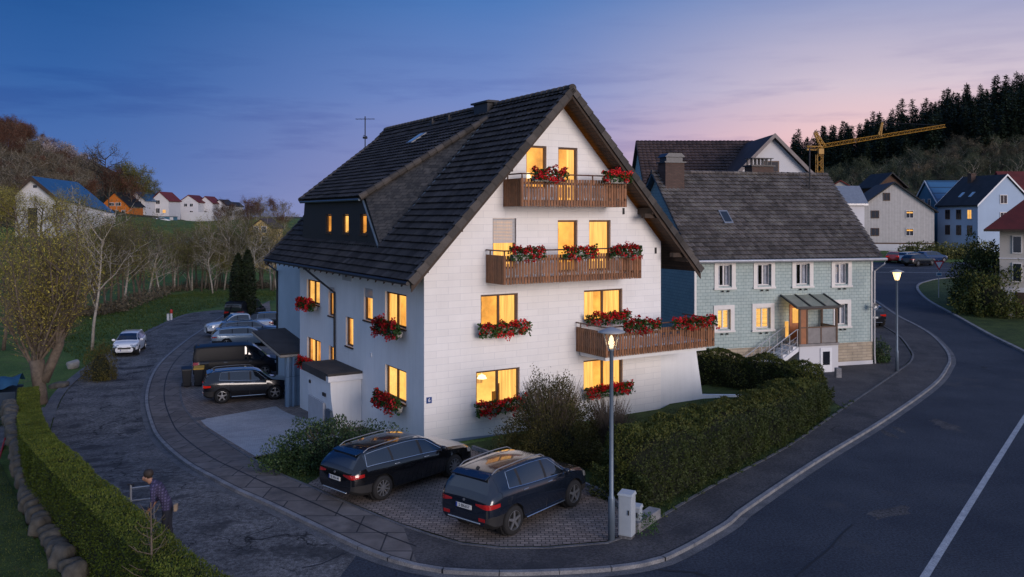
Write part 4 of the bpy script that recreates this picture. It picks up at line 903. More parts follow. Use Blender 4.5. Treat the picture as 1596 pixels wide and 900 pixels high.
g = MB(); n_ = len(g.v); g.v += [(-1,-1,6.75),(10,-1,6.75),(10,10,6.75),(-1,10,6.75),(4.5,4.5,11.6)]
for i in range(4): g.face((i, (i+1) % 4, 4))
rf = g.build('roof', MT['tile_red'], er)
g = MB(); g.box((-1.02,-1.02,6.58),(10.02,10.02,6.74)); g.build('eave_board', MT['wood_dark'], rf)
for a in (1.15, 2.15, 4.2):
    for z, h in ((5.0, 1.2), (2.85, 1.3)):
        g = MB(); g.box((a-.32,-.08,z-.08),(a+.32,.0,z+h+.08)); wn = g.build('window', MT['trim'], er); g = MB(); g.box((a-.25,-.095,z),(a+.25,-.082,z+h)); g.build('pane', MT['pane_dark'], wn)
g = MB(); g.box((1.0,-.12,-.3),(1.75,-.052,2.0)); g.build('door', MT['wood_dark'], er)
p = at(1580, 300, 152); ghouse('house', 'house with dark red roof glimpsed behind the pale blue house', (p.x, p.y, 4), 0, 14, 10, 7.0, 12.4, 'white_wall', 'tile_red', ridge='x')
p = at(1368, 300, 190); ghouse('chalet', 'brown wooden chalet on the slope above the white boarded house', (p.x, p.y, p.z - 1), R(8), 6.2, 7, 2.6, 5.2, 'brown_wood', 'tile_far', [('f', 1.5, 1.2, .8, .8, 'w'), ('f', 3.1, 1.2, .8, .8, 'w'), ('f', 4.7, 1.2, .8, .8, 'w')], over=.9)
p = at(1288, 298, 160); ghouse('house', 'low house with red roof beyond the grey roof ridge', (p.x, p.y, p.z - 2), R(-20), 5, 6, 2.2, 3.8, 'cream_wall', 'tile_red')
p = at(1300, 316, 100); ghouse('shed', 'small shed with pale roof beyond the green house', (p.x, p.y, p.z - 2.5), 0, 3.6, 4.5, 2.4, 4.3, 'white_wall', 'metal_grey', ridge='x')
# left side of the valley: barn and the row of houses
YB, YC = 195, 222
A, B, C_, D_, E_ = at(53, 277, YB), at(24, 304, YB), at(88, 307, YB), at(121, 286, YC), at(172, 331, YC)
bp = Vector((B.x, B.y, ground(B.x, B.y))); bn = empty('barn', bp, 0, 'big white barn with long blue sheet metal roof behind the willow', 'barn'); T = lambda v, dz=0: v - bp + Vector((0, 0, dz))
zb = lambda v: Vector((v.x, v.y, ground(v.x, v.y) - 1))
g = MB(); g.poly([T(zb(B)), T(zb(C_)), T(C_), T(A), T(B)]); g.poly([T(zb(C_)), T(zb(E_)), T(E_), T(C_)]); BK_ = B + (D_ - A); g.poly([T(zb(B)), T(B), T(BK_), T(zb(BK_))]); g.poly([T(zb(BK_)), T(BK_), T(D_), T(E_), T(zb(E_))]); g.build('wall', MT['white_wall'], bn)
g = MB(); o1 = Vector((0, -1.2, 0)); up = Vector((0, 0, .3)); g.hexa([T(A+o1), T(C_+o1+Vector((.6,0,-.4))), T(E_+Vector((.6,1,-.3))), T(D_), T(A+o1+up), T(C_+o1+up+Vector((.6,0,-.4))), T(E_+up+Vector((.6,1,-.3))), T(D_+up)]); g.hexa([T(B+o1-Vector((.6,0,.5))), T(A+o1), T(D_), T(BK_), T(B+o1+up-Vector((.6,0,.5))), T(A+o1+up), T(D_+up), T(BK_+up)])
rf = g.build('roof', MT['metal_blue'], bn, fix=True)
g = MB()
for P0, P1 in ((A, C_ + Vector((.6,0,-.4))), (A, B - Vector((.6,0,.5)))): g.hexa([T(P0+o1*1.05,-.7), T(P1+o1*1.05,-.7), T(P1+o1,-.7), T(P0+o1,-.7), T(P0+o1*1.05,.35), T(P1+o1*1.05,.35), T(P1+o1,.35), T(P0+o1,.35)])
g.build('barge_board', MT['wood_dark'], rf, fix=True)
g = MB(); P0, P1 = at(54.5, 291, YB-.1), at(44, 324, YB-.1); g.box(T(P0)-Vector((.4,.05,.3)), T(P0)+Vector((.4,.1,.3))); g.build('window', MT['pane_dark'], bn)
P2 = at(58, 321, YB-.1); g = MB(); g.box(Vector((T(P1).x,-.25,-1)), Vector((T(P2).x,.2,T(P1).z))); g.build('gate_opening', MT['metal_dark'], bn)
g = MB(); P3, P4 = at(148, 333, 219), at(172, 349, 219); g.box(Vector((T(P3).x,T(P3).y,T(P4).z)), Vector((T(P4).x+.4,T(P3).y+2,T(P3).z))); lb = g.build('lower_shop', MT['white_wall'], bn)
g = MB(); g.box(Vector((T(P3).x+.2,T(P3).y-.1,T(P4).z+.6)), Vector((T(P3).x+1.4,T(P3).y-.01,T(P3).z-.4))); g.build('lit_window', MT['lit'], lb)
def farhouse(label, apex, left, right, basey, Y, D, wm, rm, wins=(), base=None, rz=0, name='gabled_house', **k):
    a, l, r = at(*apex, Y), at(*left, Y), at(*right, Y); bz = ground(l.x, Y) ; b = at(left[0], basey, Y).z
    z0 = b; W = r.x - l.x
    return ghouse(name, label, (l.x, Y, z0), rz, W, D, (l.z + r.z) / 2 - z0, a.z - z0, wm, rm, [(f, x * W, z, w, h, s) for f, x, z, w, h, s in wins], base=base, sink=6, **k)
fh = [farhouse('orange timber house with dark roof in the row on the far slope', (178,301), (157,320), (201,322), 346, 262, 10, 'orange_wall', 'tile_far', [('f',.38,5.0,1.6,.9,'w'),('f',.62,5.0,1.6,.9,'w'),('f',.3,2.0,.9,1.6,'w'),('f',.55,1.6,.9,2.0,'w'),('f',.8,2.0,.9,1.6,'w')], base=('white_wall', 1.2), over=.6),
 farhouse('white house with blue roof between the orange house and the red roofs', (212,300), (199,311), (226,314), 346, 276, 13, 'white_wall', 'metal_blue', [('f',.3,5.5,1,1.2,'w'),('f',.7,5.5,1,1.2,'w'),('r',3,2,1.2,1.4,'w'),('r',7,2,1.2,1.4,'w'),('f',.5,2,1,1.4,'w')], over=.4),
 farhouse('white gabled house with red roof above a blue terrace block', (246,300), (235,309), (263,317), 344, 284, 10, 'white_wall', 'tile_red', [('f',.4,5.6,1.3,1.2,'w'),('f',.4,2.6,1.2,1.5,'w'),('f',.75,2.6,1,1,'lit')], over=.4),
 farhouse('white gabled house with red roof, third in the row from the orange one', (291,305), (279,313), (309,318), 344, 300, 10, 'white_wall', 'tile_red', [('f',.35,5,1,1,'w'),('f',.65,5,1,1,'w'),('f',.35,2,1,1,'w'),('f',.65,2,1,1.4,'w')], over=.4),
 farhouse('narrow white gabled house with red roof near the row end', (316,307), (309,314), (331,319), 344, 306, 9, 'white_wall', 'tile_red', [('f',.3,5,1,1,'w'),('f',.5,2,1,1.5,'w'),('f',.75,2,1,1,'w')], over=.4),
 farhouse('white house with dark roof at the far end of the row', (341,312), (332,319), (352,321), 344, 312, 10, 'white_wall', 'tile_far', [('f',.3,3.6,1,1.2,'w'),('f',.7,3.6,1,1.2,'w')], over=.4),
 farhouse('small white house behind the last dark roof of the row', (358,316), (353,321), (366,322), 344, 330, 10, 'white_wall', 'tile_far', [('f',.5,3,1,1.2,'w')], over=.4)]
P0, P1 = at(246, 331, 280), at(270, 347, 280); tb = empty('terrace_block', (P0.x, 280, P1.z), 0, 'blue terrace block below the white house with red roof', 'garage')
g = MB(); W_ = P1.x - P0.x; H_ = P0.z - P1.z; g.box((0,0,-3),(W_,3.5,H_*.55)); g.build('wall', MT['blue_wall'], tb); g = MB(); g.box((-.2,-.2,H_*.55),(W_+.2,3.6,H_*.6)); g.build('roof', MT['metal_grey'], tb); g = MB(); g.box((W_*.78,-.1,-3),(W_*1.0,-.01,H_*.5)); g.build('white_panel', MT['white_wall'], tb)
P0, P1 = at(282, 331, 296), at(333, 345, 296); rw = MB(); rw.box((0,0,-4),(P1.x-P0.x,.6,P0.z-P1.z)); o = rw.build('retaining_wall', MT['white_wall']); o.location = (P0.x, 296, P1.z); tag(o, 'long white retaining wall below the red roofed houses', 'wall')
farhouse('ochre house half hidden by trees beside the dark roof corner', (404,343), (389,355), (424,358), 392, 150, 7, 'yellow_wall', 'tile_brown', [('f',.3,1.6,.7,1,'w'),('f',.65,1.6,.7,1,'w'),('f',.3,3.4,.7,1,'w'),('f',.65,3.4,.7,1,'w')], over=.2)
# crane
def lattice(mb, A, B, wA, wB, n, r=.09, tri=False):
    A, B = Vector(A), Vector(B); d = (B - A).normalized(); s = d.cross(Vector((0, 0, 1)) if abs(d.z) < .8 else Vector((0, 1, 0))).normalized(); u_ = s.cross(d)
    cs = [(-1,-1),(1,-1),(1,1),(-1,1)] if not tri else [(-1,-1),(1,-1),(0,1)]
    pt = lambda i, c: A.lerp(B, i / n) + (s * c[0] + u_ * c[1]) * (wA + (wB - wA) * i / n)
    for c in cs: mb.tube([pt(0, c), pt(n, c)], r, 5)
    for i in range(n):
        for a, b in zip(cs, cs[1:] + cs[:1]): mb.tube([pt(i, a), pt(i + 1, b)] if i % 2 else [pt(i, b), pt(i + 1, a)], r * .6, 4)
MT['crane'] = M('yellow_crane_paint', (.40, .20, .018), .5, .15, 1)
YK = 190; bp = at(1277, 300, YK); bp.z = ground(bp.x, YK); cn = empty('tower_crane', bp, 0, 'yellow tower crane with raised lattice jib in front of the dark pines', 'crane'); T = lambda px, py, dy=0: at(px, py, YK + dy) - bp
g = MB(); lattice(g, (0,0,-1), T(1277, 240), .6, .6, 18, .08); g.build('tower', MT['crane'], cn)
g = MB(); lattice(g, T(1281, 228), T(1473, 196.5), .42, .32, 44, .055, True); g.build('jib', MT['crane'], cn)
g = MB(); lattice(g, T(1281, 232), T(1257, 231), .45, .4, 5, .1); g.box(T(1260,235)-Vector((.35,.4,0)), T(1258,231)+Vector((.35,.4,0))); g.build('counter_jib', MT['crane'], cn)
g = MB(); lattice(g, T(1283, 230), T(1270, 206), .5, .25, 7, .10); g.build('tower_head', MT['crane'], cn)
g = MB(); lattice(g, T(1371, 212), T(1375, 191), .25, .12, 4, .1); g.build('jib_mast', MT['crane'], cn)
g = MB(); g.tube([T(1270,206), T(1375,191), T(1470,196)], .05, 4); g.tube([T(1270,206), T(1257,231)], .05, 4); g.build('tie_rope', MT['metal_dark'], cn)
g = MB(); c_ = T(1278, 236); g.box(c_-Vector((.6,1.1,.7)), c_+Vector((.5,-.2,.5))); g.build('cab', MT['crane'], cn)
# ================================================================== vehicles
def paint(name, c, rough=.22, metal=.3): return M(name, c, rough, .04, 1, metal=metal, coat=1.0)
MT['paint_navy'] = paint('dark_navy_paint', (.010, .015, .028)); MT['paint_black'] = paint('black_paint', (.006, .007, .010)); MT['paint_white'] = paint('white_car_paint', (.84, .84, .84), .3, 0)
MT['paint_silver'] = paint('silver_blue_paint', (.26, .33, .40), .3, .5); MT['paint_steel'] = paint('steel_blue_paint', (.07, .11, .16), .3, .5); MT['paint_red'] = paint('red_car_paint', (.28, .012, .015)); MT['paint_blue'] = paint('blue_car_paint', (.012, .035, .11)); MT['paint_dark'] = paint('deep_blue_black_paint', (.008, .012, .022))
MT['car_glass'] = M('tinted_car_glass', (.010, .014, .020), .03, .1, 1, spec=1.0, coat=.5)
MT['rubber'] = M('black_rubber', (.012, .012, .013), .85, .2, 8); MT['rim'] = M('alloy_rim', (.38, .39, .41), .3, .05, 5, metal=.8); MT['chrome'] = M('bright_trim', (.62, .63, .65), .15, .03, 4, metal=.9)
MT['under'] = M('black_underbody', (.004, .004, .005), .9, .1, 3); MT['plastic'] = M('black_plastic', (.016, .016, .018), .6, .15, 8)
MT['tail_red'] = M('red_lamp_lens', (.38, .012, .012), .12, .2, 6, coat=1); MT['head_glass'] = M('clear_lamp_lens', (.42, .44, .46), .08, .3, 12, metal=.5, coat=1)
MT['plate'] = M('number_plate', (.68, .68, .66), .5, .03, 5); MT['black_letter'] = M('black_lettering', (.01, .01, .012), .6, .05); MT['plate_blue'] = M('blue_plate_band', (.015, .05, .30), .5, .05)
MT['tail_on'] = M_emit('lit_tail_lamp', (1, .03, .02), .3)
MT['paint_van'] = M('matt_black_van_paint', (.006, .008, .013), .4, .1, 1, spec=.18)
def hermite(pts):
    P = sorted(pts); n = len(P)
    def sl(i): return (P[i+1][1] - P[i][1]) / (P[i+1][0] - P[i][0])
    m = []
    for i in range(n):
        if i == 0: m.append(sl(0))
        elif i == n - 1: m.append(sl(n - 2))
        else:
            a, b = sl(i - 1), sl(i); m.append(0 if a * b <= 0 else 2 * a * b / (a + b))
    def f(x):
        if x <= P[0][0]: return P[0][1]
        if x >= P[-1][0]: return P[-1][1]
        for i in range(n - 1):
            if x <= P[i+1][0]: break
        h = P[i+1][0] - P[i][0]; t = (x - P[i][0]) / h
        return (2*t**3-3*t*t+1)*P[i][1] + (t**3-2*t*t+t)*h*m[i] + (-2*t**3+3*t*t)*P[i+1][1] + (t**3-t*t)*h*m[i+1]
    return f
SPECS = {
 'suv': dict(L=4.48, r=.375, wx=(-1.33, 1.34), top=[(-2.24,.98),(-2.19,1.12),(-1.98,1.50),(-1.86,1.585),(-1.4,1.635),(-.5,1.655),(.2,1.62),(.55,1.53),(1.0,1.21),(1.22,1.075),(1.7,1.0),(2.05,.92),(2.2,.82),(2.24,.72)],
   belt=[(-2.24,.90),(-2.1,1.10),(-1.7,1.19),(-.6,1.11),(.6,1.05),(1.25,1.02),(1.9,.88),(2.2,.74),(2.24,.66)], w=[(-2.24,.74),(-2.17,.83),(-1.9,.905),(-1.2,.925),(1.2,.92),(1.8,.89),(2.1,.78),(2.24,.62)],
   wr=[(-2.24,.70),(-2.15,.70),(-1.9,.585),(-1.2,.60),(.3,.60),(.7,.64),(1.2,.76),(1.8,.74),(2.24,.5)], zb=[(-2.24,.42),(-2.0,.30),(-1,.24),(1,.24),(2.0,.28),(2.24,.36)],
   ws=(.98,-1.45), pil=[(.07,.05),(-.98,.035)], wsh=(.34,1.16), rw=(-2.16,-1.97), doors=[(.98,.06),(.04,-1.0)], rails=True, plate=.80, tail=(.83,.955), head=(.72,.90)),
 'wagon': dict(L=4.88, r=.35, wx=(-1.42, 1.42), top=[(-2.44,.93),(-2.38,1.02),(-2.1,1.30),(-1.92,1.385),(-1.4,1.44),(-.4,1.475),(.1,1.45),(.5,1.36),(1.05,1.04),(1.25,.965),(1.8,.90),(2.25,.80),(2.4,.70),(2.44,.62)],
   belt=[(-2.44,.86),(-2.25,.98),(-1.8,1.03),(-.6,.99),(.6,.945),(1.25,.90),(2.0,.80),(2.38,.66),(2.44,.58)], w=[(-2.44,.74),(-2.36,.83),(-2.0,.91),(-1.2,.93),(1.2,.925),(1.9,.88),(2.25,.78),(2.44,.60)],
   wr=[(-2.44,.72),(-2.3,.70),(-2.0,.58),(-1.2,.58),(.2,.58),(.7,.64),(1.25,.77),(1.9,.74),(2.44,.5)], zb=[(-2.44,.36),(-2.1,.26),(-1,.20),(1,.20),(2.1,.22),(2.44,.30)],
   ws=(.98,-1.93), pil=[(.08,.05),(-1.02,.03)], wsh=(.24,1.14), rw=(-2.36,-2.02), doors=[(1.0,.08),(.05,-1.06)], rails=True, plate=.70, tail=(.765,.885), head=(.62,.78)),
 'hatch': dict(L=4.25, r=.32, wx=(-1.27, 1.27), top=[(-2.12,.92),(-2.07,1.02),(-1.85,1.33),(-1.7,1.40),(-1.2,1.445),(-.3,1.47),(.2,1.43),(.55,1.34),(1.0,1.08),(1.2,.98),(1.65,.92),(1.95,.84),(2.08,.74),(2.12,.64)],
   belt=[(-2.12,.84),(-2.0,.95),(-1.6,.98),(-.6,.95),(.6,.92),(1.2,.91),(1.8,.81),(2.08,.68),(2.12,.58)], w=[(-2.12,.70),(-2.05,.79),(-1.8,.85),(-1.2,.87),(1.2,.865),(1.7,.83),(1.98,.74),(2.12,.58)],
   wr=[(-2.12,.68),(-2.0,.66),(-1.75,.56),(-1.2,.565),(.3,.565),(.7,.61),(1.2,.72),(1.7,.70),(2.12,.46)], zb=[(-2.12,.36),(-1.9,.26),(-1,.20),(1,.20),(1.9,.22),(2.12,.30)],
   ws=(.95,-1.5), pil=[(.06,.045),(-.92,.03)], wsh=(.32,1.1), rw=(-2.04,-1.84), doors=[(.95,.06),(.03,-.95)], rails=False, plate=.66, tail=(.74,.885), head=(.66,.80)),
 'van': dict(L=5.1, r=.34, wx=(-1.5, 1.55), top=[(-2.55,1.1),(-2.53,1.6),(-2.45,1.86),(-2.3,1.93),(-1,1.97),(.4,1.96),(.9,1.88),(1.3,1.62),(1.75,1.2),(1.95,1.10),(2.35,.98),(2.5,.85),(2.55,.7)],
   belt=[(-2.55,1.0),(-2.3,1.08),(-1,1.06),(1,1.03),(1.9,1.0),(2.4,.82),(2.55,.62)], w=[(-2.55,.88),(-2.5,.93),(-2.2,.955),(1.5,.95),(2.1,.90),(2.4,.80),(2.55,.66)],
   wr=[(-2.55,.84),(-2.45,.80),(-2.2,.78),(.6,.78),(1.3,.78),(1.9,.82),(2.55,.56)], zb=[(-2.55,.36),(-2.2,.26),(2.2,.24),(2.55,.32)],
   ws=(1.5,-2.2), pil=[(.55,.06),(-.9,.05)], wsh=(.88,1.9), rw=(-2.55,-2.5), doors=[(1.45,.55),(.5,-.88)], rails=False, plate=.9, tail=(.86,1.07), head=(.74,.92)),
 'pickup': dict(L=5.25, r=.37, wx=(-1.55, 1.55), top=[(-2.62,1.05),(-2.58,1.09),(-.95,1.10),(-.85,1.2),(-.75,1.68),(-.55,1.75),(0,1.78),(.45,1.72),(.7,1.6),(1.1,1.28),(1.3,1.14),(1.9,1.08),(2.4,.98),(2.58,.88),(2.62,.74)],
   belt=[(-2.62,1.0),(-2.5,1.06),(-.5,1.07),(.8,1.05),(1.3,1.05),(2.1,.96),(2.55,.78),(2.62,.66)], w=[(-2.62,.88),(-2.5,.91),(1.6,.92),(2.2,.89),(2.5,.80),(2.62,.68)],
   wr=[(-2.62,.84),(-1.0,.86),(-.7,.62),(.5,.62),(.8,.66),(1.3,.80),(2.1,.80),(2.62,.58)], zb=[(-2.62,.5),(-2.2,.36),(2.2,.30),(2.62,.38)],
   ws=(1.02,-.72), pil=[(.22,.05)], wsh=(.5,1.26), rw=(-.86,-.72), doors=[(1.1,.22),(.18,-.68)], rails=False, plate=.8, tail=(.82,1.02), head=(.78,.96)),
}
def make_car(name, label, kind, paintm, loc, heading, group=None, spokes=5, plate=None, dark_roof=False, detail=True, lit_tail=False, cat='car', panel_van=False):
    S = SPECS[kind]; hl = S['L'] / 2; r = S['r']; Rr = r + .055
    top, belt, wf, wrf, zbf = (hermite(S[k_]) for k_ in ('top', 'belt', 'w', 'wr', 'zb'))
    root = empty(name, loc, heading, label, cat, group)
    X = set([round(-hl + i * .07, 4) for i in range(int(2 * hl / .07) + 1)] + [hl])
    for xw in S['wx']: X |= set(round(xw + Rr * math.sin(a * math.pi / 24), 4) for a in range(-12, 13))
    X |= set(round(S['rw'][0] + (S['rw'][1] - S['rw'][0]) * i / 4, 4) for i in range(5))
    for d_ in S['doors']: X |= {d_[0], d_[1]}
    for e_ in (-1, 1): X |= set(e_ * (hl - q) for q in (.012, .03, .055))
    X = sorted(X); X = [x for i, x in enumerate(X) if i == 0 or x - X[i-1] > .006]
    def arch(x):
        z = 0
        for xw in S['wx']:
            if abs(x - xw) < Rr: z = max(z, r + math.sqrt(Rr**2 - (x - xw)**2))
        return z
    def ring(x):
        W, wr, zt, zbl, zb, za = wf(x), wrf(x), top(x), belt(x), zbf(x), arch(x); zbl = min(zbl, zt - .035); wr = min(wr, W * .93)
        mx = lambda z: min(max(z, za), zbl - .03)
        P = [(0, zb if not za else min(za, zbl-.05)), (W*.86, mx(zb)), (W*.965, mx(zb + .09)), (W, mx(zb + (zbl - zb) * .42)), (W*.992, mx(zb + (zbl - zb) * .78)), (W*.955, zbl)]
        a, b = (W*.925, zbl + .012), (wr, zt - .045 * min(1, (zt - zbl) / .3))
        for t in (.06, .5, .94): P.append((a[0] + (b[0] - a[0]) * t + .02 * math.sin(math.pi * t) * min(1, (zt-zbl)/.4), a[1] + (b[1] - a[1]) * t))
        P += [(wr*.97, zt - .018 * min(1, (zt - zbl) / .2)), (wr*.72, zt), (wr*.36, zt + .012), (0, zt + .016)]
        return P
    K = 13; V = []
    for x in X:
        h = ring(x); V.append([Vector((x, y, z)) for y, z in h] + [Vector((x, -y, z)) for y, z in reversed(h[1:-1])])
    NK = len(V[0]); bins = {}
    def half(k_): return k_ if k_ < K - 1 else NK - 1 - k_
    tl0, tl1 = S['tail']; hd0, hd1 = S['head']
    for i in range(len(X) - 1):
        xm = (X[i] + X[i+1]) / 2; gh = top(xm) - belt(xm)
        for k_ in range(NK):
            q = [V[i][k_], V[i+1][k_], V[i+1][(k_+1) % NK], V[i][(k_+1) % NK]]; c = sum(q, Vector()) / 4; h = half(k_); side = c.y > 0
            key = 'body'
            if 6 <= h <= 7 and S['ws'][1] < xm < S['ws'][0] and gh > .17: key = 'pillar' if any(abs(xm - p) < w_ for p, w_ in S['pil']) else ('side_window', side)
            elif panel_van and 6 <= h <= 7: key = 'body'
            elif h >= 9 and S['wsh'][0] < xm < S['wsh'][1]: key = 'windscreen'
            elif h >= (8 if kind != 'pickup' else 9) and S['rw'][0] < xm < S['rw'][1]: key = 'rear_window'
            elif h <= 1: key = 'under'
            elif xm > hl - .42 and 3 <= h <= 9 and hd0 < c.z < hd1 and abs(c.y) > .42: key = ('headlight', side)
            elif h >= 9 and xm >= S['wsh'][1] and xm < hl - .12: key = 'bonnet'
            elif 2 <= h <= 5 and S['doors'][0][1] < xm < S['doors'][0][0]: key = ('door', side, 0)
            elif 2 <= h <= 5 and S['doors'][1][1] < xm < S['doors'][1][0]: key = ('door', side, 1)
            elif xm > hl - .10 and c.z < hd0: key = 'front_bumper'
            elif (xm < -hl + .12 and c.z < tl0 - .1) or (h == 2 and not kind == 'van'): key = ('skirt', side, 0 if xm < S['wx'][0] else 2 if xm > S['wx'][1] else 1)
            if panel_van and key[0] == 'side_window' and xm < .4: key = 'pillar'
            bins.setdefault(key, []).append(q)
    bins.setdefault('body', [])
    cap_r, cap_f = [v.copy() for v in V[0]], [v.copy() for v in reversed(V[-1])]
    def mesh(nm, quads, mat, inset=0, ngons=(), parent=root):
        bm = bmesh.new(); vm = {}
        def gv(p):
            k_ = (round(p.x, 4), round(p.y, 4), round(p.z, 4))
            if k_ not in vm: vm[k_] = bm.verts.new(p)
            return vm[k_]
        for q in list(quads) + list(ngons):
            vs = []
            for p in q:
                v = gv(p)
                if v not in vs: vs.append(v)
            if len(vs) > 2:
                try: bm.faces.new(vs)
                except ValueError: pass
        bmesh.ops.recalc_face_normals(bm, faces=bm.faces)
        # outward: compare with the direction from the car's centre line
        s_ = sum((f.normal.dot(f.calc_center_median() - Vector((f.calc_center_median().x * .6, 0, .75)))) * f.calc_area() for f in bm.faces)
        if s_ < 0: bmesh.ops.reverse_faces(bm, faces=bm.faces)
        if inset:
            rr = bmesh.ops.inset_region(bm, faces=bm.faces[:], thickness=inset, use_even_offset=True); bmesh.ops.delete(bm, geom=rr['faces'], context='FACES')
        for f in bm.faces: f.smooth = True
        for e in bm.edges:
            if len(e.link_faces) == 2 and e.calc_face_angle() > R(42): e.smooth = False
        me = bpy.data.meshes.new(nm); bm.to_mesh(me); bm.free(); me.materials.append(mat); return link(nm, me, parent)
    pm = MT[paintm]; body = mesh('body', bins.pop('body'), pm, 0, [cap_r, cap_f])
    allq = [[p * 1.0 for p in q] for b_ in bins.values() for q in b_]
    def shrink(p): return Vector((p.x * .992, p.y * .978, .75 + (p.z - .75) * .978))
    mesh('inner_shell', [[shrink(p) for p in q] for q in allq], MT['under'], parent=body)
    dparts = {}
    for key, quads in bins.items():
        nm = key if isinstance(key, str) else key[0]
        if nm == 'under': mesh('underbody', quads, MT['under'], parent=root)
        elif nm == 'pillar': mesh('pillar', quads, MT['plastic'] if not panel_van else pm, parent=body)
        elif nm in ('side_window', 'windscreen', 'rear_window'): mesh(nm, quads, MT['car_glass'])
        elif nm == 'headlight': mesh(nm, quads, MT['head_glass'])
        elif nm == 'door': dparts[key] = mesh(nm, quads, pm, .007)
        elif nm == 'bonnet': mesh(nm, quads, pm, .007)
        elif nm == 'front_bumper': mesh(nm, quads, pm if kind == 'van' else MT['plastic'])
        else: mesh(('rear_bumper', 'sill', 'front_skirt')[key[2]], quads, MT['plastic'])
    def yat(x, z):
        h = ring(x)
        for i in range(2, 8):
            if h[i][1] <= z <= h[i+1][1]: t_ = (z - h[i][1]) / max(1e-6, h[i+1][1] - h[i][1]); return h[i][0] + (h[i+1][0] - h[i][0]) * t_
        return h[5][0]
    for sgn in (-1, 1):
        g = MB(); zs_ = [tl0, (tl0 + tl1) / 2, tl1]; cols = []
        for i in range(9):
            x = -hl + .36 - .355 * i / 8; sh = (tl1 - tl0) * .32 * (1 - i / 8); cols.append([(x, sgn * (yat(x, z) + .012), z + (sh if k_ == 0 else 0)) for k_, z in enumerate(zs_)])
        y0 = yat(-hl + .005, (tl0 + tl1) / 2)
        for i in range(1, 6):
            y = y0 + (.40 - y0) * i / 5; cols.append([(-hl - .012, sgn * (y + (.012 if i == 0 else 0)), z + (tl1 - tl0) * (.10 * i * (1 if k_ == 0 else -.3 if k_ == 2 else .3))) for k_, z in enumerate(zs_)])
        for A_, B_ in zip(cols, cols[1:]):
            for k_ in range(2): g.poly([A_[k_], B_[k_], B_[k_+1], A_[k_+1]])
        g.build('taillight', MT['tail_on' if lit_tail else 'tail_red'], root, fix=True)
    # wheels
    tw = .11
    for xw in S['wx']:
        for sgn in (-1, 1):
            yc = sgn * (wf(xw) - .115)
            g = MB(); g.lathe([(r*.66,-tw),(r*.93,-tw),(r,-tw*.6),(r,tw*.6),(r*.93,tw),(r*.66,tw)], (xw, yc, r), 28, 'y', False); wh = g.build('wheel', MT['rubber'], root, True)
            g = MB(); o = sgn * (tw - .012)
            n0 = 28
            for a_, b_, da, db in ((r*.72, r*.64, .004, .012), (r*.64, r*.60, .012, -.05)):
                n_ = len(g.v)
                for j in range(n0):
                    t_ = 2*math.pi*j/n0; g.v += [(xw + a_*math.cos(t_), yc + o + sgn*da, r + a_*math.sin(t_)), (xw + b_*math.cos(t_), yc + o + sgn*db, r + b_*math.sin(t_))]
                for j in range(n0): a2 = n_ + 2*j; b2 = n_ + 2*((j+1) % n0); g.face((a2, b2, b2+1, a2+1))
            g.lathe([(r*.16, o-sgn*.02), (r*.15, o+sgn*.008), (.0, o+sgn*.012)], (xw, yc, r), 12, 'y')
            for j in range(spokes):
                t_ = 2*math.pi*j/spokes + .3; d_ = Vector((math.cos(t_), 0, math.sin(t_))); p_ = Vector((-d_.z, 0, d_.x)); c_ = Vector((xw, yc + o, r)); sw = .040 if spokes < 7 else .024
                A = c_ + d_*r*.10; B = c_ + d_*r*.645; n_ = Vector((0, sgn*.006, 0)); bk = Vector((0, -sgn*.03, 0))
                g.hexa([A-p_*sw+bk, A+p_*sw+bk, B+p_*sw*.62+bk, B-p_*sw*.62+bk, A-p_*sw+n_, A+p_*sw+n_, B+p_*sw*.62+n_, B-p_*sw*.62+n_])
            rm_ = g.build('rim', MT['rim'], wh, fix=True)
            g = MB(); g.lathe([(r*.655, o-sgn*.055), (.0, o-sgn*.057)], (xw, yc, r), 20, 'y'); g.build('brake_disc', MT['under'], wh)
            g = MB(); g.lathe([(Rr*.98, -sgn*.20), (Rr*.98, -sgn*.03)], (xw, yc, r), 24, 'y'); g.build('wheel_housing', MT['under'], body)
    # trim
    def edge(t, x0, x1, sgn, out=.006, n=26):
        L_ = []
        for i in range(n + 1):
            x = x0 + (x1 - x0) * i / n; h = ring(x); a, b = Vector((0, *h[6])), Vector((0, *h[8])); p = a.lerp(b, t); L_.append(Vector((x, sgn * (p.y + out), p.z)))
        return L_
    if detail:
        g = MB(); a, b = S['ws'][1] - .02, S['ws'][0]
        for sgn in (-1, 1):
            lo, hi = edge(-.02, a, b, sgn), edge(1.0, a + .1, b - .55, sgn)
            g.tube(lo, .011, 5); g.tube([lo[0]] + hi + [lo[-1]], .010, 5)
        if not panel_van: g.build('window_trim', MT['chrome'], body)
        if S['rails']:
            for sgn in (-1, 1):
                g = MB(); L_ = [Vector((x, sgn * (wrf(x) * .96), top(x) + (.055 if i not in (0, 12) else -.01))) for i, x in enumerate([S['rw'][1] + .15 + (S['wsh'][0] + .02 - S['rw'][1] - .15) * j / 12 for j in range(13)])]; g.tube(L_, .013, 6); g.build('roof_rail', MT['metal_grey'], body)
        for sgn in (-1, 1):
            x = S['doors'][0][0] - .12; y = ring(x)[6][0]; z = belt(x) + .10
            g = MB(); g.lathe([(.0,-.11),(.065,-.10),(.085,-.03),(.08,.06),(.04,.11),(0,.115)], (0,0,0), 10, 'y'); g.v = [(x + q[0]*.8, sgn*(y + .13) + q[1], z + q[2]) for q in g.v]; g.tube([(x, sgn*(y-.02), z-.06), (x, sgn*(y+.08), z-.02)], .025, 6); g.build('mirror', pm, root, True)
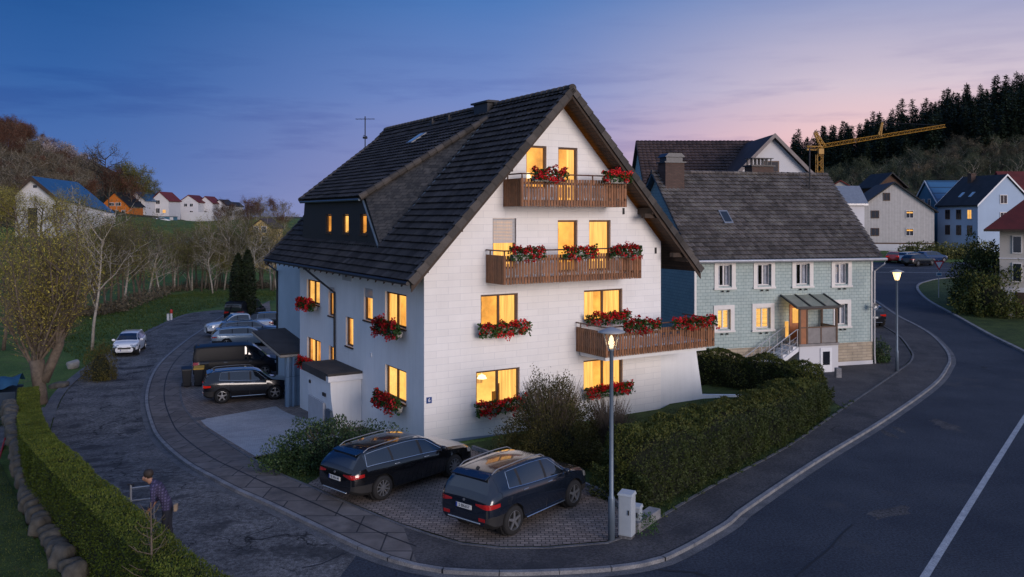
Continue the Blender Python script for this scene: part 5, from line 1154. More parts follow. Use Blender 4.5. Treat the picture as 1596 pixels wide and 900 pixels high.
        for key, dpt in dparts.items():
            sgn = 1 if key[1] else -1; x = S['doors'][key[2]][1] + .16; h = ring(x); y = (h[4][0] * .35 + h[5][0] * .65) + .012; z = h[4][1] * .35 + h[5][1] * .65
            g = MB(); g.box((x-.10, sgn*y-.014, z-.016), (x+.10, sgn*y+.014, z+.016)); bevel(g.build('handle', MT['chrome'] if kind != 'hatch' else pm, dpt), .008)
        zt = top(S['rw'][1] + .25); g = MB(); x = S['rw'][1] + .3; g.hexa([(x-.1,-.03,zt),(x+.08,-.02,zt),(x+.08,.02,zt),(x-.1,.03,zt),(x-.06,-.008,zt+.075),(x-.03,-.008,zt+.075),(x-.03,.008,zt+.075),(x-.06,.008,zt+.075)]); g.build('antenna_fin', MT['plastic'], body, fix=True)
        if kind in ('suv', 'wagon', 'hatch'):
            x0 = S['rw'][1]; zt = top(x0); g = MB(); ww = wrf(x0) * .95; g.hexa([(x0-.10,-ww,zt-.03),(x0+.1,-ww,zt+.005),(x0+.1,ww,zt+.005),(x0-.10,ww,zt-.03),(x0-.11,-ww,zt+.005),(x0+.1,-ww,top(x0+.1)+.012),(x0+.1,ww,top(x0+.1)+.012),(x0-.11,ww,zt+.005)]); bevel(g.build('spoiler', pm, body, fix=True), .012)
            g = MB(); zz = S['plate'] - .36; g.box((-hl-.025,-.55,zz),(-hl+.06,.55,zz+.035)); g.box((hl-.06,-.5,.33),(hl+.015,.5,.36)); bevel(g.build('bumper_trim', MT['chrome'], body), .01)
            g = MB(); g.box((hl-.05,-.42,.52),(hl+.012,.42,.63)); g.build('grille', MT['plastic'], body)
            g = MB(); g.lathe([(.035,0),(.035,-.012),(0,-.014)], (-hl-.0,0,S['plate']+.16), 12, 'x'); g.build('badge', MT['chrome'], body)
            if kind == 'suv':
                for sgn in (-1, 1):
                    g = MB(); g.box((-hl-.012, sgn*.60-.10, .52), (-hl+.09, sgn*.60+.10, .60)); g.build('rear_reflector', MT['tail_red'], body)
                    g = MB(); g.tube([(S['wx'][0]+.48, sgn*.935, .335), (S['wx'][1]-.50, sgn*.93, .335)], .016, 5); g.build('sill_trim', MT['chrome'], body)
        for e_, xx in ((-1, -hl - .012), (1, hl + .016)):
            g = MB(); zz = S['plate'] if e_ < 0 else .45; g.box((xx-.008,-.26,zz-.055),(xx+.008,.26,zz+.055)); pt = g.build('number_plate', MT['plate'], root)
            g = MB(); s_ = 1 if e_ < 0 else -1; g.box((xx-.0095, s_*.26-(.045 if s_>0 else 0), zz-.054),(xx+.0095, s_*.26+(.045 if s_<0 else 0), zz+.054)); g.build('country_band', MT['plate_blue'], pt)
            if plate and e_ < 0: text_child('plate_lettering', plate, .105, MT['black_letter'], pt, Matrix.Translation((xx-.010, -.02, zz)) @ Matrix.Rotation(R(-90), 4, 'Z') @ Matrix.Rotation(R(90), 4, 'X'))
    return root
def place(wx_rear, wx_front, kind, side=-1):
    """root position from the two wheel contact points of the side that is seen (side -1: right-hand side of the car)"""
    d = (wx_front - wx_rear); d.z = 0; d.normalize(); n = Vector((-d.y, d.x, 0)); S = SPECS[kind]; hw = hermite(S['w'])(0) - .1
    mid = (wx_rear + wx_front) / 2 - n * side * hw - d * (sum(S['wx']) / 2); mid.z = ground(mid.x, mid.y) + .08
    return mid, math.atan2(d.y, d.x)
l, h = place(gp(796, 834, .08), gp(893, 789, .08), 'suv')
make_car('parked_car', 'dark navy SUV with silver roof rails parked next to the street lamp', 'suv', 'paint_navy', l, h, spokes=5, plate='S BK657')
l, h = place(gp(597, 778, .08), gp(704, 744, .08), 'wagon')
make_car('parked_car', 'black estate car with silver roof rails parked against the house corner bush', 'wagon', 'paint_black', l, h, spokes=10, plate='IS RN 44', lit_tail=False)
HDG = math.atan2(.36, .93)
def park(px, py, kind, hdg, side=-1, wheel=0, off=.08):
    """place by the contact point of one visible wheel"""
    S = SPECS[kind]; c_ = gp(px, py, off); d = Vector((math.cos(hdg), math.sin(hdg), 0)); n = Vector((-d.y, d.x, 0)); hw = hermite(S['w'])(0) - .1
    o = c_ - d * S['wx'][wheel] - n * side * hw; o.z = ground(o.x, o.y) + off; return o
make_car('parked_car', 'black hatchback SUV nose-in beside the wheelie bins and carport', 'suv', 'paint_black', park(346, 629, 'suv', HDG), HDG, spokes=5, lit_tail=True)
make_car('parked_van', 'long black van parked behind the wheelie bins', 'van', 'paint_van', park(330, 592, 'van', HDG) , HDG, spokes=5, cat='van', panel_van=True)
make_car('parked_car', 'silver blue estate car beside the carport roof, nearest of the pale cars', 'wagon', 'paint_silver', park(353, 543, 'wagon', HDG + .02), HDG + .02, spokes=5)
make_car('parked_car', 'steel blue estate car half hidden behind the silver one', 'wagon', 'paint_steel', park(362, 531, 'wagon', HDG + .02), HDG + .02, spokes=5)
make_car('pickup_truck', 'white pickup truck facing the road beside the two cypress columns', 'pickup', 'paint_white', park(344, 526, 'pickup', math.pi + .50, side=1, wheel=1), math.pi + .50, spokes=5, cat='pickup')
l = gp(384, 499, .06); make_car('parked_van', 'dark blue van parked behind the two cypress columns', 'van', 'paint_van', l, R(80), cat='van', panel_van=True)
l = gp(428, 512, .06); make_car('parked_car', 'dark car parked beside the pale blue annexe wall', 'hatch', 'paint_dark', l, .35)
l = gp(194, 556, .02)
whead = -math.pi / 2 + .26
make_car('parked_car', 'white hatchback standing alone at the grass edge of the side road', 'hatch', 'paint_white', (l.x - 2.0*math.cos(whead), l.y - 2.0*math.sin(whead), ground(l.x, l.y + 1.6) + .02), whead, spokes=5)
l = gp(1364, 509, .07); cb = make_car('parked_car', 'small black car with red tail lamps parked beyond the green house corner', 'hatch', 'paint_black', (l.x, l.y + 1.4, ground(l.x, l.y + 1.4) + .07), R(80), lit_tail=True)
# the cars far up the road and on the far slope: copies of two, repainted
far0 = make_car('parked_car', 'red car with glowing tail lamps at the far end of the road', 'hatch', 'paint_red', gp(1394, 409, .02), R(60), lit_tail=True, detail=False)
far1 = make_car('parked_car', 'pale car with open side behind the yield sign, left of the black ones', 'wagon', 'paint_silver', gp(1420, 410, .02), R(35), detail=False)
far1["label"] = 'silver estate between the red car and the black cars up the road'
def repaint(root, old, new):
    for ch in KIDS.get(root.name, []):
        for s_ in getattr(ch, 'material_slots', []):
            if s_.material == MT[old]: s_.link = 'OBJECT'; s_.material = MT[new]
        repaint(ch, old, new)
def car_copy(src, old, new, loc, rz, label, group=None):
    c_ = copy_tree(src); c_.location = loc; c_.rotation_euler = (0, 0, rz); c_["label"] = label
    if group: c_["group"] = group
    repaint(c_, old, new); return c_
car_copy(far1, 'paint_silver', 'paint_black', gp(1432, 414, .02), R(30), 'black estate parked up the road just left of the yield sign')
car_copy(far0, 'paint_red', 'paint_blue', gp(1452, 409, .02), R(20), 'blue car parked up the road directly behind the yield sign')
GS = 'cars parked along the far slope'
car_copy(far1, 'paint_silver', 'paint_black', Vector((at(187, 348, 258).x, 258, at(187, 349, 258).z)), R(100), 'dark car with red tail lamps in front of the orange house', GS)
car_copy(far1, 'paint_silver', 'paint_black', Vector((at(240, 346, 268).x, 268, at(240, 347, 268).z)), R(0), 'dark car in front of the white house with blue roof', GS)
car_copy(far0, 'paint_red', 'paint_white', Vector((at(254, 346, 268).x, 268, at(254, 347, 268).z)), R(10), 'pale car in front of the blue terrace block', GS)
for px, pm_, lb in ((304, 'paint_silver', 'pale car at the left end of the vehicles beyond the tree line'), (319, 'paint_blue', 'bright blue vehicle parked beyond the tree line'), (334, 'paint_white', 'white vehicle parked beyond the tree line'), (346, 'paint_steel', 'steel blue vehicle at the right end beyond the tree line')):
    p_ = at(px, 384, 150); car_copy(far1, 'paint_silver', pm_, (p_.x, 150, p_.z), R(5 + px % 7), lb, 'vehicles beyond the tree line')
# ================================================================== vegetation
LM = {}
def lf(k_, c, c2=None, **kw): LM[k_] = M_leaf(k_ + '_leaf', c, c2, **kw)
lf('hedge_clip', (.105, .145, .016), (.19, .20, .03), trans=.2, big=1.2); lf('hedge_wild', (.050, .070, .016), (.115, .115, .026), trans=.15, big=.7); lf('laurel', (.030, .062, .022), (.075, .115, .04), rough=.4, trans=.1)
lf('olive_bush', (.085, .076, .020), (.15, .125, .032)); lf('twig_bush', (.085, .058, .038), (.13, .09, .055)); lf('willow', (.29, .255, .055), (.44, .38, .085)); lf('alder', (.18, .155, .05), (.28, .24, .08))
lf('bare_red', (.105, .046, .028), (.15, .075, .042)); lf('bare_grey', (.13, .11, .075), (.21, .175, .115)); lf('spring', (.125, .130, .036), (.24, .22, .06)); lf('blossom_tree', (.34, .29, .29), (.52, .45, .46)); lf('pine', (.013, .026, .016), (.028, .044, .024), trans=.05); lf('cypress', (.016, .028, .010), (.034, .045, .014), trans=.05)
lf('slope', (.060, .078, .045), (.12, .13, .075)); lf('geranium', (.030, .085, .018), (.07, .15, .035)); lf('petal', (.62, .010, .020), (.88, .040, .055), rough=.5, trans=.35)
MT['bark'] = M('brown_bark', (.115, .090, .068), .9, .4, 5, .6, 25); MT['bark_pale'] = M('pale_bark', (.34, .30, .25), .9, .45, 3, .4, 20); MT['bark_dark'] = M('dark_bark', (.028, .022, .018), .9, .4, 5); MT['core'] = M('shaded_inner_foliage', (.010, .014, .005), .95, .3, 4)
def rv(r=rng):
    while True:
        v = Vector((r.uniform(-1, 1), r.uniform(-1, 1), r.uniform(-1, 1)))
        if .05 < v.length < 1: return v.normalized()
def tree_meshes(seed, H, r0, leaf, n_leaf, ls, bark='bark', spread=.8, first=.3, n1=9, n2=6, up=.35, leafspread=.5, n3=0, minr=.02, lean=.0, upleaf=0.0):
    r = random.Random(seed); wood, lv = MB(), MB(); tips = []
    def grow(p, d, L, rad, lvl):
        n = 4 if lvl < 2 else 3; pts, rr = [p], [rad]
        for i in range(n):
            d = (d + rv(r) * (.16 + .10 * lvl) + Vector((0, 0, up * (.5 if lvl == 0 else .30)))).normalized(); p = p + d * L / n; pts.append(p); rr.append(max(minr * .6, rad * (1 - .75 * (i + 1) / n)))
        wood.tube(pts, rr, 6 if lvl == 0 else 4 if lvl == 1 else 3, cap=lvl == 0)
        at_ = lambda t: (pts[min(n - 1, int(t * n))].lerp(pts[min(n, int(t * n) + 1)], t * n - int(min(n - 1, int(t * n)))), (pts[min(n, int(t * n) + 1)] - pts[min(n - 1, int(t * n))]).normalized())
        kids = (n1, n2, n3)[lvl] if lvl < 3 else 0
        for k_ in range(kids):
            t = (first if lvl == 0 else .25) + (1 - (first if lvl == 0 else .25)) * (k_ + r.random()) / kids; t = min(.98, t); q, dd = at_(t)
            side = rv(r); side = (side - dd * side.dot(dd)).normalized(); nd = (dd * (1 - spread * .6) + side * spread + Vector((0, 0, .15))).normalized()
            grow(q, nd, L * (.42 + .22 * r.random()) * (1.15 - .5 * t if lvl == 0 else 1), max(minr, rad * .42), lvl + 1)
        if kids == 0 or lvl >= 1:
            for t in (.45, .7, 1.0): tips.append((at_(min(t, .99))[0], d))
    grow(Vector((0, 0, -.15)), Vector((lean, r.uniform(-.08, .08), 1)).normalized(), H * .80, r0, 0)
    for i in range(n_leaf):
        p, d = tips[r.randrange(len(tips))]; q = p + rv(r) * leafspread * r.random() ** .6 + d * leafspread * .3
        dd = (rv(r) + Vector((0, 0, upleaf))).normalized(); lv.cur = r.random(); lv.leaf(q, dd, rv(r), ls * r.uniform(.6, 1.4), ls * r.uniform(.35, .7))
    return wood.mesh('trunk', MT[bark], True), lv.mesh('crown', LM[leaf])
def tree_obj(name, meshes, loc, rz, s, label, group=None, cat='tree', tilt=0):
    r = empty(name, loc, rz, label, cat, group); r.scale = (s * rng.uniform(.9, 1.1),) * 2 + (s,)
    for nm, me in zip(('trunk', 'crown'), meshes): link(nm, me, r)
    return r
def pine_meshes(seed, H=22):
    r = random.Random(seed); wood, lv = MB(), MB(); wood.tube([(0,0,-1), (0,0,H*.5), (r.uniform(-.2,.2),0,H)], [.28,.18,.03], 6)
    z = H * r.uniform(.16, .36)
    while z < H - .2:
        f = (z / H); R_ = (1 - f) ** .75 * H * .215 * r.uniform(.75, 1.15) + .25; nb = 10 if f < .8 else 7; a0 = r.random() * 6
        for b in range(nb):
            a = a0 + 2 * math.pi * (b + r.uniform(-.3, .3)) / nb; L = R_ * r.uniform(.65, 1.2); d = Vector((math.cos(a), math.sin(a), -.22 + .5 * f)); p = Vector((0, 0, z + r.uniform(-.3, .3)))
            m = max(2, int(L / .55))
            for i in range(m):
                q = p + d * L * (i + .3) / m
                for _ in range(2):
                    lv.cur = r.random(); lv.leaf(q + rv(r) * .2, (d + rv(r) * .7 + Vector((0, 0, -.3))).normalized(), Vector((0, 0, 1)) + rv(r) * .5, r.uniform(.7, 1.25), r.uniform(.4, .7))
        z += H * .034 * r.uniform(.8, 1.25)
    for i in range(6): lv.leaf(Vector((0, 0, H - .6 + .1 * i)), rv(r) * .3 + Vector((0, 0, 1)), rv(r), .7, .25)
    return wood.mesh('trunk', MT['bark_dark'], True), lv.mesh('crown', LM['pine'])
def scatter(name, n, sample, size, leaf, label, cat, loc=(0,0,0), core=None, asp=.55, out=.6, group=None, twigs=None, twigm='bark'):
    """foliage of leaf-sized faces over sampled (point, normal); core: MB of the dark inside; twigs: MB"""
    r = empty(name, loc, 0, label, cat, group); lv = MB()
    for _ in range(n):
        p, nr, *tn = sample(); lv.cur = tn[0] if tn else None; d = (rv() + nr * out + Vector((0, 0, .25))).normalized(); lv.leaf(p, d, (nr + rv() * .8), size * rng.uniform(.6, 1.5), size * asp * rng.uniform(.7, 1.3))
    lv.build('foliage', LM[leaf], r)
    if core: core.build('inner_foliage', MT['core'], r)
    if twigs: twigs.build('stem', MT[twigm], r)
    return r
def hedge(name, label, line, width, height, leaf, dens, size, bump=.06, round_=.0, wave=None, taper=0, out=.9):
    L = catmull([tuple(p) + (0,) for p in line], .5); n = len(L); cum = [0]
    for a, b in zip(L, L[1:]): cum.append(cum[-1] + (b - a).length)
    tot = cum[-1]; o = L[n // 2].copy(); o.z = ground(o.x, o.y)
    def fr(s):
        i = 0
        lo, hi = 0, n - 2
        while lo < hi:
            m = (lo + hi + 1) // 2
            if cum[m] <= s: lo = m
            else: hi = m - 1
        i = lo; t = (s - cum[i]) / (cum[i+1] - cum[i]); p = L[i].lerp(L[i+1], t); d = (L[i+1] - L[i]).normalized(); return p, d, Vector((-d.y, d.x, 0))
    tp_ = lambda s: 1 if not taper else math.sqrt(max(.02, 1 - max(0, 1 - min(s, tot - s) / taper) ** 2))
    w0_ = wave or (lambda s: 1)
    wv = lambda s: w0_(s) * (.45 + .55 * tp_(s))
    per = height * 2 + width; cap_share = (2 * width * height) / (tot * per + 2 * width * height)
    def sample():
        H = height
        if rng.random() < cap_share:
            e = rng.random() < .5; s = 0.01 if e else tot - .01; p, d, nr = fr(s); d = -d if e else d; y = rng.uniform(-.5, .5) * width; z = rng.random() * H * wv(s); q = p + nr * y; N_ = d
        else:
            s = rng.random() * tot * .9999; p, d, nr = fr(s); H = height * wv(s); u_ = rng.random() * per
            if u_ < width: y, z, N_ = rng.uniform(-.5, .5) * width, H, Vector((0, 0, 1))
            else: sg = 1 if rng.random() < .5 else -1; y, z, N_ = sg * width / 2, rng.random() ** .85 * H, nr * sg
            if round_:
                k_ = max(0, z / H - (1 - round_)) / round_; y *= 1 - .38 * k_ ** 2
                if N_.z == 0: N_ = (N_ + Vector((0, 0, k_))).normalized()
                else: z -= .25 * H * (abs(y) / (width / 2)) ** 3 * round_
            y *= tp_(s); q = p + nr * y
        if N_.z < .6 and rng.random() < .3: return sample()
        nz_ = mnoise.noise((q.x * 1.3, q.y * 1.3, z * 1.3)) * bump * 2.2 + mnoise.noise((q.x * 4, q.y * 4, z * 4)) * bump
        q = q + N_ * (nz_ - (rng.random() * size * .8 if N_.z > .6 else rng.random() ** 1.3 * .18)); q.z = ground(q.x, q.y) + max(.02, z + N_.z * nz_); return q - o, N_, (rng.uniform(.45, 1.0) if N_.z > .6 else rng.uniform(0, .45) if rng.random() < .9 else rng.uniform(.4, .8))  # lighter tops partly new growth; lit tops and shaded sides put into leaf tone
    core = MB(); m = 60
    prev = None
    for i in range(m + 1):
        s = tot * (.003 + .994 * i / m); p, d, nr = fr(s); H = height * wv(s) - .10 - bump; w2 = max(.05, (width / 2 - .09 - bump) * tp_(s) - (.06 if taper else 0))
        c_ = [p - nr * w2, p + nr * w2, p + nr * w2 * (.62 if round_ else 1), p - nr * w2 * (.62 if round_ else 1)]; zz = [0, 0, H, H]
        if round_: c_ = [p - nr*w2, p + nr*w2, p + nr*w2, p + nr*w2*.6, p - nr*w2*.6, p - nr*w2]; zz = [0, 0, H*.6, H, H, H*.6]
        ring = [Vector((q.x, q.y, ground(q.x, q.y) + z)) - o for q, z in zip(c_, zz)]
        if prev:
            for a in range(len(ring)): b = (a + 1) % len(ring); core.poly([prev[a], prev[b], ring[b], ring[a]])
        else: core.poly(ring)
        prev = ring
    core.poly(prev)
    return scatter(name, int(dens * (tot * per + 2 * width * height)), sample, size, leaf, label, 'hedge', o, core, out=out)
def bush(name, label, loc, rx, ry, h, leaf, n, size, twig=0, core=True, spiky=0, bump=.25, cat='bush', twigm='bark', out=.7, group=None):
    loc = Vector(loc); sd = rng.random() * 50
    def sample():
        a = rng.random() * 2 * math.pi; cz = rng.uniform(-.25, 1); k_ = math.sqrt(max(0, 1 - max(0, cz) ** 2)); d = Vector((math.cos(a) * k_, math.sin(a) * k_, max(cz, 0)))
        if cz < 0: d = Vector((math.cos(a) * (1 + .0 * cz), math.sin(a), 0))
        rr = (1 + bump * mnoise.noise((d.x * 2.2 + sd, d.y * 2.2, d.z * 2.2)) * 1.6 + bump * .5 * mnoise.noise((d.x * 6 + sd, d.y * 6, d.z * 6))) * (1 - .32 * rng.random() ** 2) * (1 + spiky * rng.random() ** 4)
        z = d.z * h * rr if cz >= 0 else h * .28 * rng.random()
        if cz < 0: rr *= .93
        return Vector((d.x * rx * rr, d.y * ry * rr, .05 + z * .97)), (d + Vector((0, 0, .3))).normalized()
    c_ = None
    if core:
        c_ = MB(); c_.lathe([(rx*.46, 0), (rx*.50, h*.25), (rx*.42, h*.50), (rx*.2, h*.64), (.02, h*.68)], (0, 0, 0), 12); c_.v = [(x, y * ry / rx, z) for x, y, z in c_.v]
    tw = None
    if twig:
        tw = MB()
        for _ in range(twig):
            a = rng.random() * 6.28; e = rng.uniform(.25, 1.1); d = Vector((math.cos(a) * e * rx / h, math.sin(a) * e * ry / h, 1)).normalized(); Lg = h * rng.uniform(.75, 1.12) * (1 if e < .8 else .8); p = [Vector((0, 0, 0)) + d * .1, d * Lg * .5 + rv() * .06, d * Lg + Vector((0, 0, .1)) + rv() * .1]
            tw.tube(p, [.016, .010, .004], 3, False)
    return scatter(name, n, sample, size, leaf, label, cat, loc, c_, out=out, twigs=tw, twigm=twigm, group=group)
# --- grass blades and weeds: nobody could count them
def inside(p, poly):
    c = False; j = len(poly) - 1
    for i in range(len(poly)):
        if (poly[i][1] > p[1]) != (poly[j][1] > p[1]) and p[0] < (poly[j][0] - poly[i][0]) * (p[1] - poly[i][1]) / (poly[j][1] - poly[i][1]) + poly[i][0]: c = not c
        j = i
    return c
lf('grass', (.040, .075, .014), (.11, .13, .03), trans=.2, big=.6)
def blades(name, label, px, n, h_, w_, off):
    poly = [gxy(*p) for p in px]; x0, x1 = min(p[0] for p in poly), max(p[0] for p in poly); y0, y1 = min(p[1] for p in poly), max(p[1] for p in poly); lv = MB(); k_ = 0
    while k_ < n:
        p = (rng.uniform(x0, x1), rng.uniform(y0, y1))
        if not inside(p, poly): continue
        k_ += 1; m_ = .6 + .9 * max(0, mnoise.noise((p[0] * .7, p[1] * .7, 3))); lv.cur = rng.random(); lv.leaf(Vector((p[0], p[1], ground(*p) + off)), Vector((rng.uniform(-.7, .7), rng.uniform(-.7, .7), 1)), rv(), h_ * m_ * rng.uniform(.6, 1.4), w_)
    tag(lv.build(name, LM['grass']), label, 'grass', kind='stuff')
blades('garden_grass', 'short grass of the garden between the parked cars, the facade and the hedge', [(735,706),(925,768),(1005,824),(1113,760),(1226,700),(1255,640),(1120,620),(1030,645),(900,690),(700,703)], 16000, .07, .018, .07)
blades('side_grass', 'grass strip beside the laurel bush and the driveway slab', [(398,721),(440,743),(480,758),(515,740),(640,715),(560,692),(440,708)], 5000, .08, .02, .07)
blades('front_grass', 'lawn in the bottom left corner below the stone border', [(-60,760),(0,725),(18,765),(40,825),(70,875),(100,915),(60,985),(-120,985)], 9000, .06, .016, .02)
blades('meadow_tufts', 'rough meadow grass beside the side road', [(140,575),(175,550),(224,519),(264,500),(299,486),(345,478),(430,468),(430,452),(300,455),(130,480),(60,520)], 22000, .22, .06, -.04)
lv = MB()
for p in pin:
    if p.x > 3.6 and p.y < 37:
        for _ in range(26):
            q = p + Vector((rng.uniform(-.12, .12), rng.uniform(-.05, .22), 0)); lv.cur = rng.random(); lv.leaf(Vector((q.x, q.y, ground(q.x, q.y) + .09)), rv() + Vector((0, 0, .9)), rv(), rng.uniform(.04, .13), .035)
tag(lv.build('weeds', LM['grass']), 'weeds along the foot of the hedge at the pavement edge', 'weeds', kind='stuff')
# --- hedges and bushes round the house
hl_ = [tuple(gp(*p, 1.66).xy) for p in [(44,604),(45,640),(60,682),(107,727),(150,768),(192,804),(229,837),(268,871),(304,899),(360,938)]]
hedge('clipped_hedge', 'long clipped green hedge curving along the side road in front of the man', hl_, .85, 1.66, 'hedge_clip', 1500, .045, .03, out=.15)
hb_ = [gp(*p) for p in [(1022,806),(1070,783),(1113,758),(1170,728),(1226,700),(1262,678),(1300,648)]]; hb_ = [tuple((p + Vector((-(hb_[min(i+1,6)] - hb_[max(i-1,0)]).normalized().y, (hb_[min(i+1,6)] - hb_[max(i-1,0)]).normalized().x, 0)) * 1.2).xy) for i, p in enumerate(hb_)]
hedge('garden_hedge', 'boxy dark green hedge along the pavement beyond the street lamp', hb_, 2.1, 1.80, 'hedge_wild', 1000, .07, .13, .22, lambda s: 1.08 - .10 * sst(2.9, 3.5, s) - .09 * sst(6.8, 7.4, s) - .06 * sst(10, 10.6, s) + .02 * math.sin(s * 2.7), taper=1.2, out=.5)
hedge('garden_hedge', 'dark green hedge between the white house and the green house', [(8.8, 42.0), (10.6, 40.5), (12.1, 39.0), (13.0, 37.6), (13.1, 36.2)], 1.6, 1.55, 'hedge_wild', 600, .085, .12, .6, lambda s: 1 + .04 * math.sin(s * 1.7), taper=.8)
p = gp(860, 717, .05); bush('bush', 'large olive brown bush in front of the white facade', p, 1.6, 1.5, 2.5, 'olive_bush', 30000, .06, 600, spiky=.14, out=1.1)
p = gp(950, 708, .05); bush('bush', 'reddish bare twiggy shrub behind the street lamp post', p, 1.05, 1.0, 1.75, 'twig_bush', 2200, .05, 520, core=False, spiky=.3, out=1.2)
p = gp(905, 726, .05); bush('bush', 'low yellowish shrub at the foot of the twiggy bush', p, .8, .7, .7, 'olive_bush', 2000, .06, 80)
p = gp(985, 735, .05); bush('bush', 'low green shrub between the twiggy bush and the hedge', p, 1.1, .9, 1.1, 'hedge_wild', 4500, .07, 60)
p = gp(520, 742, .05); bush('bush', 'dark glossy laurel bush beside the black estate car', p + Vector((-.2, .9, 0)), 2.05, 1.15, 1.42, 'laurel', 14000, .08, 120, bump=.35)
p = gp(1372, 567, .05); bush('bush', 'small dark bush at the right corner of the green house', p + Vector((.1, .4, 0)), .6, .6, 1.25, 'laurel', 1800, .09)
p = gp(100, 610); bush('bush', 'yellow green conifer shrub behind the willow trunk', p + Vector((.5, 3.2, 0)), 1.0, .9, 2.3, 'olive_bush', 4500, .08)
p = gp(60, 655); bush('bush', 'dark shrub between the clipped hedge and the stone border', gp(18, 660), .9, .9, .9, 'laurel', 1800, .08)
for i, (px, py, s) in enumerate([(1003, 832, .35), (1010, 826, .28)]): bush('plant', 'small green weed at the foot of the utility cabinets' if i == 0 else 'weed tuft behind the smaller utility cabinet', gp(px, py, .08), s, s, s * 1.3, 'geranium', 260, .05, cat='plant', core=False)
# big green bushes at the right
for px, py, rx, h_, nn, lb in ((1526, 478, 1.9, 4.9, 9000, 'large dark green bush beside the yield sign'), (1548, 492, 2.4, 3.6, 6500, 'dark bush by the wall of the red roofed villa'), (1503, 472, .85, 2.0, 1800, 'low dark bush on the verge behind the yield sign')):
    bush('bush', lb, gp(px, py), rx, rx, h_, 'hedge_wild', nn, .20, 60, bump=.4, spiky=.1)
for i, (px, w_, h_) in enumerate([(1440, 4.0, 2.3), (1475, 5, 2.0), (1520, 6, 2.6)]): bush('bush', ('green hedge-like bank left of the blue house', 'low green bush in front of the blue house door', 'green bush in front of the pale blue house')[i], at(px, 394, 118) * 1 + Vector((0, 0, -1.2)), w_, 2.5, h_, 'spring', 2600, .32, bump=.3)
# --- pollard willow on the left
def willow():
    r = random.Random(3); wood, lv = MB(), MB()
    wood.tube([(0,0,-.2),(.02,0,.5),(-.08,0,1.2),(-.15,.05,2.0)], [.36,.28,.27,.32], 10); wood.tube([(.1,.1,1.0),(.45,.2,1.9),(.75,.25,2.7),(.8,.2,3.4)], [.26,.22,.2,.18], 8)
    heads = [Vector((-.15,.05,2.0)), Vector((-.05,0,1.9)), Vector((.8,.2,3.4)), Vector((.6,.2,2.4)), Vector((-.25,0,1.6))]
    for k_ in range(46):
        p = heads[r.randrange(5)].copy(); a = r.random() * 6.28; e = r.uniform(.10, .75); d = Vector((math.cos(a) * e, math.sin(a) * e, 1)).normalized(); L = r.uniform(3.2, 6.6) * (1 - .28 * e); n = 6; pts, rr = [p], [.075]
        for i in range(n):
            d = (d + rv(r) * .10 + Vector((0, 0, .10))).normalized(); p = p + d * L / n; pts.append(p); rr.append(.075 * (1 - (i + 1) / n) + .012)
        wood.tube(pts, rr, 4, False)
        for i in range(2, n + 1):
            for _ in range(6):
                q = pts[i].lerp(pts[i-1], r.random()); d2 = ((pts[i] - pts[i-1]).normalized() + rv(r) * .75 + Vector((0, 0, .1))).normalized(); L2 = r.uniform(.6, 1.7); e2 = q + d2 * L2; m2 = q + d2 * L2 * .5 + rv(r) * .08
                wood.tube([q, m2, e2 + Vector((0, 0, -.1 * L2))], [.016, .011, .006], 3, False)
                zf = sst(3.0, 5.2, e2.z)
                for _ in range(int(2 + 9 * zf)):
                    t = r.random(); c_ = q.lerp(e2, t) + rv(r) * .20; lv.cur = r.random(); lv.leaf(c_, (rv(r) + Vector((0, 0, -.3))).normalized(), rv(r), .10 * r.uniform(.7, 1.4), .04)
    return wood.mesh('trunk', MT['bark'], True), lv.mesh('crown', LM['willow'])
p = gp(62, 628); tree_obj('pollard_willow', willow(), p, 0, 1.12, 'big pollard willow with knobbly trunk and yellow green shoots at the hedge end')
# --- valley trees
AL = [tree_meshes(11 + i, 9.5, .16, 'alder' if i % 2 else 'spring', 3200, .11, 'bark_pale' if i in (0, 3) else 'bark', .75, .28, 9, 6, .3, .55, 2, .022) for i in range(5)]
WL = [tree_meshes(51 + i, 9, .20, 'willow', 5200, .13, 'bark', .85, .25, 11, 6, .2, .8, 2, .022) for i in range(2)]
GV = 'bare spring trees along the valley stream'
BI = tree_meshes(71, 11, .13, 'alder', 1000, .16, 'bark_pale', .6, .35, 10, 5, .35, .5, 2, .02)
p = gp(98, 560); tree_obj('birch_tree', BI, p + Vector((0, 4, 0)), 1, .95, 'tall birch with a pale trunk rising behind the willow')
def valley(px, py, Y=None):
    return gp(px, py) if Y is None else at(px, py, Y)
VT = []
for i in range(46):
    px = 135 + i * 6.6 + rng.uniform(-5, 5); py = 492 - 40 * sst(120, 300, px) + rng.uniform(-4, 3) - 1
    if px > 352 and px < 402: py -= 2
    VT.append((px, py))
for i, (px, py) in enumerate(VT):
    w_ = i % 9 == 4; m = WL[i % 2] if w_ else AL[i % 5]
    tree_obj('alder_tree', m, gp(px, py), rng.random() * 6, rng.uniform(.72, 1.12) * (.8 if w_ else 1), 'bare spring tree with thin pale stems in the row along the meadow', GV)
for i in range(26):
    Y = rng.uniform(112, 165); px = 110 + 330 * rng.random(); x = (px - CX) / F * Y
    if 205 < px < 300 and Y > 125: continue
    tree_obj('alder_tree', (AL + WL)[rng.randrange(7)], (x, Y, ground(x, Y)), rng.random() * 6, rng.uniform(.6, .95), 'bare spring tree with thin pale stems in the row along the meadow', GV)
for i, (px, py, s) in enumerate([(18, 520, 1.0), (-20, 540, 1.1), (48, 505, 1.0), (90, 498, 1.05), (118, 492, .95), (150, 488, .9), (5, 545, .8)]):
    tree_obj('willow_tree', WL[i % 2], gp(px, py), i * 1.3, s * .95, 'bushy yellow green tree in the clump left of the meadow behind the pollard willow', 'yellow green trees left of the meadow')
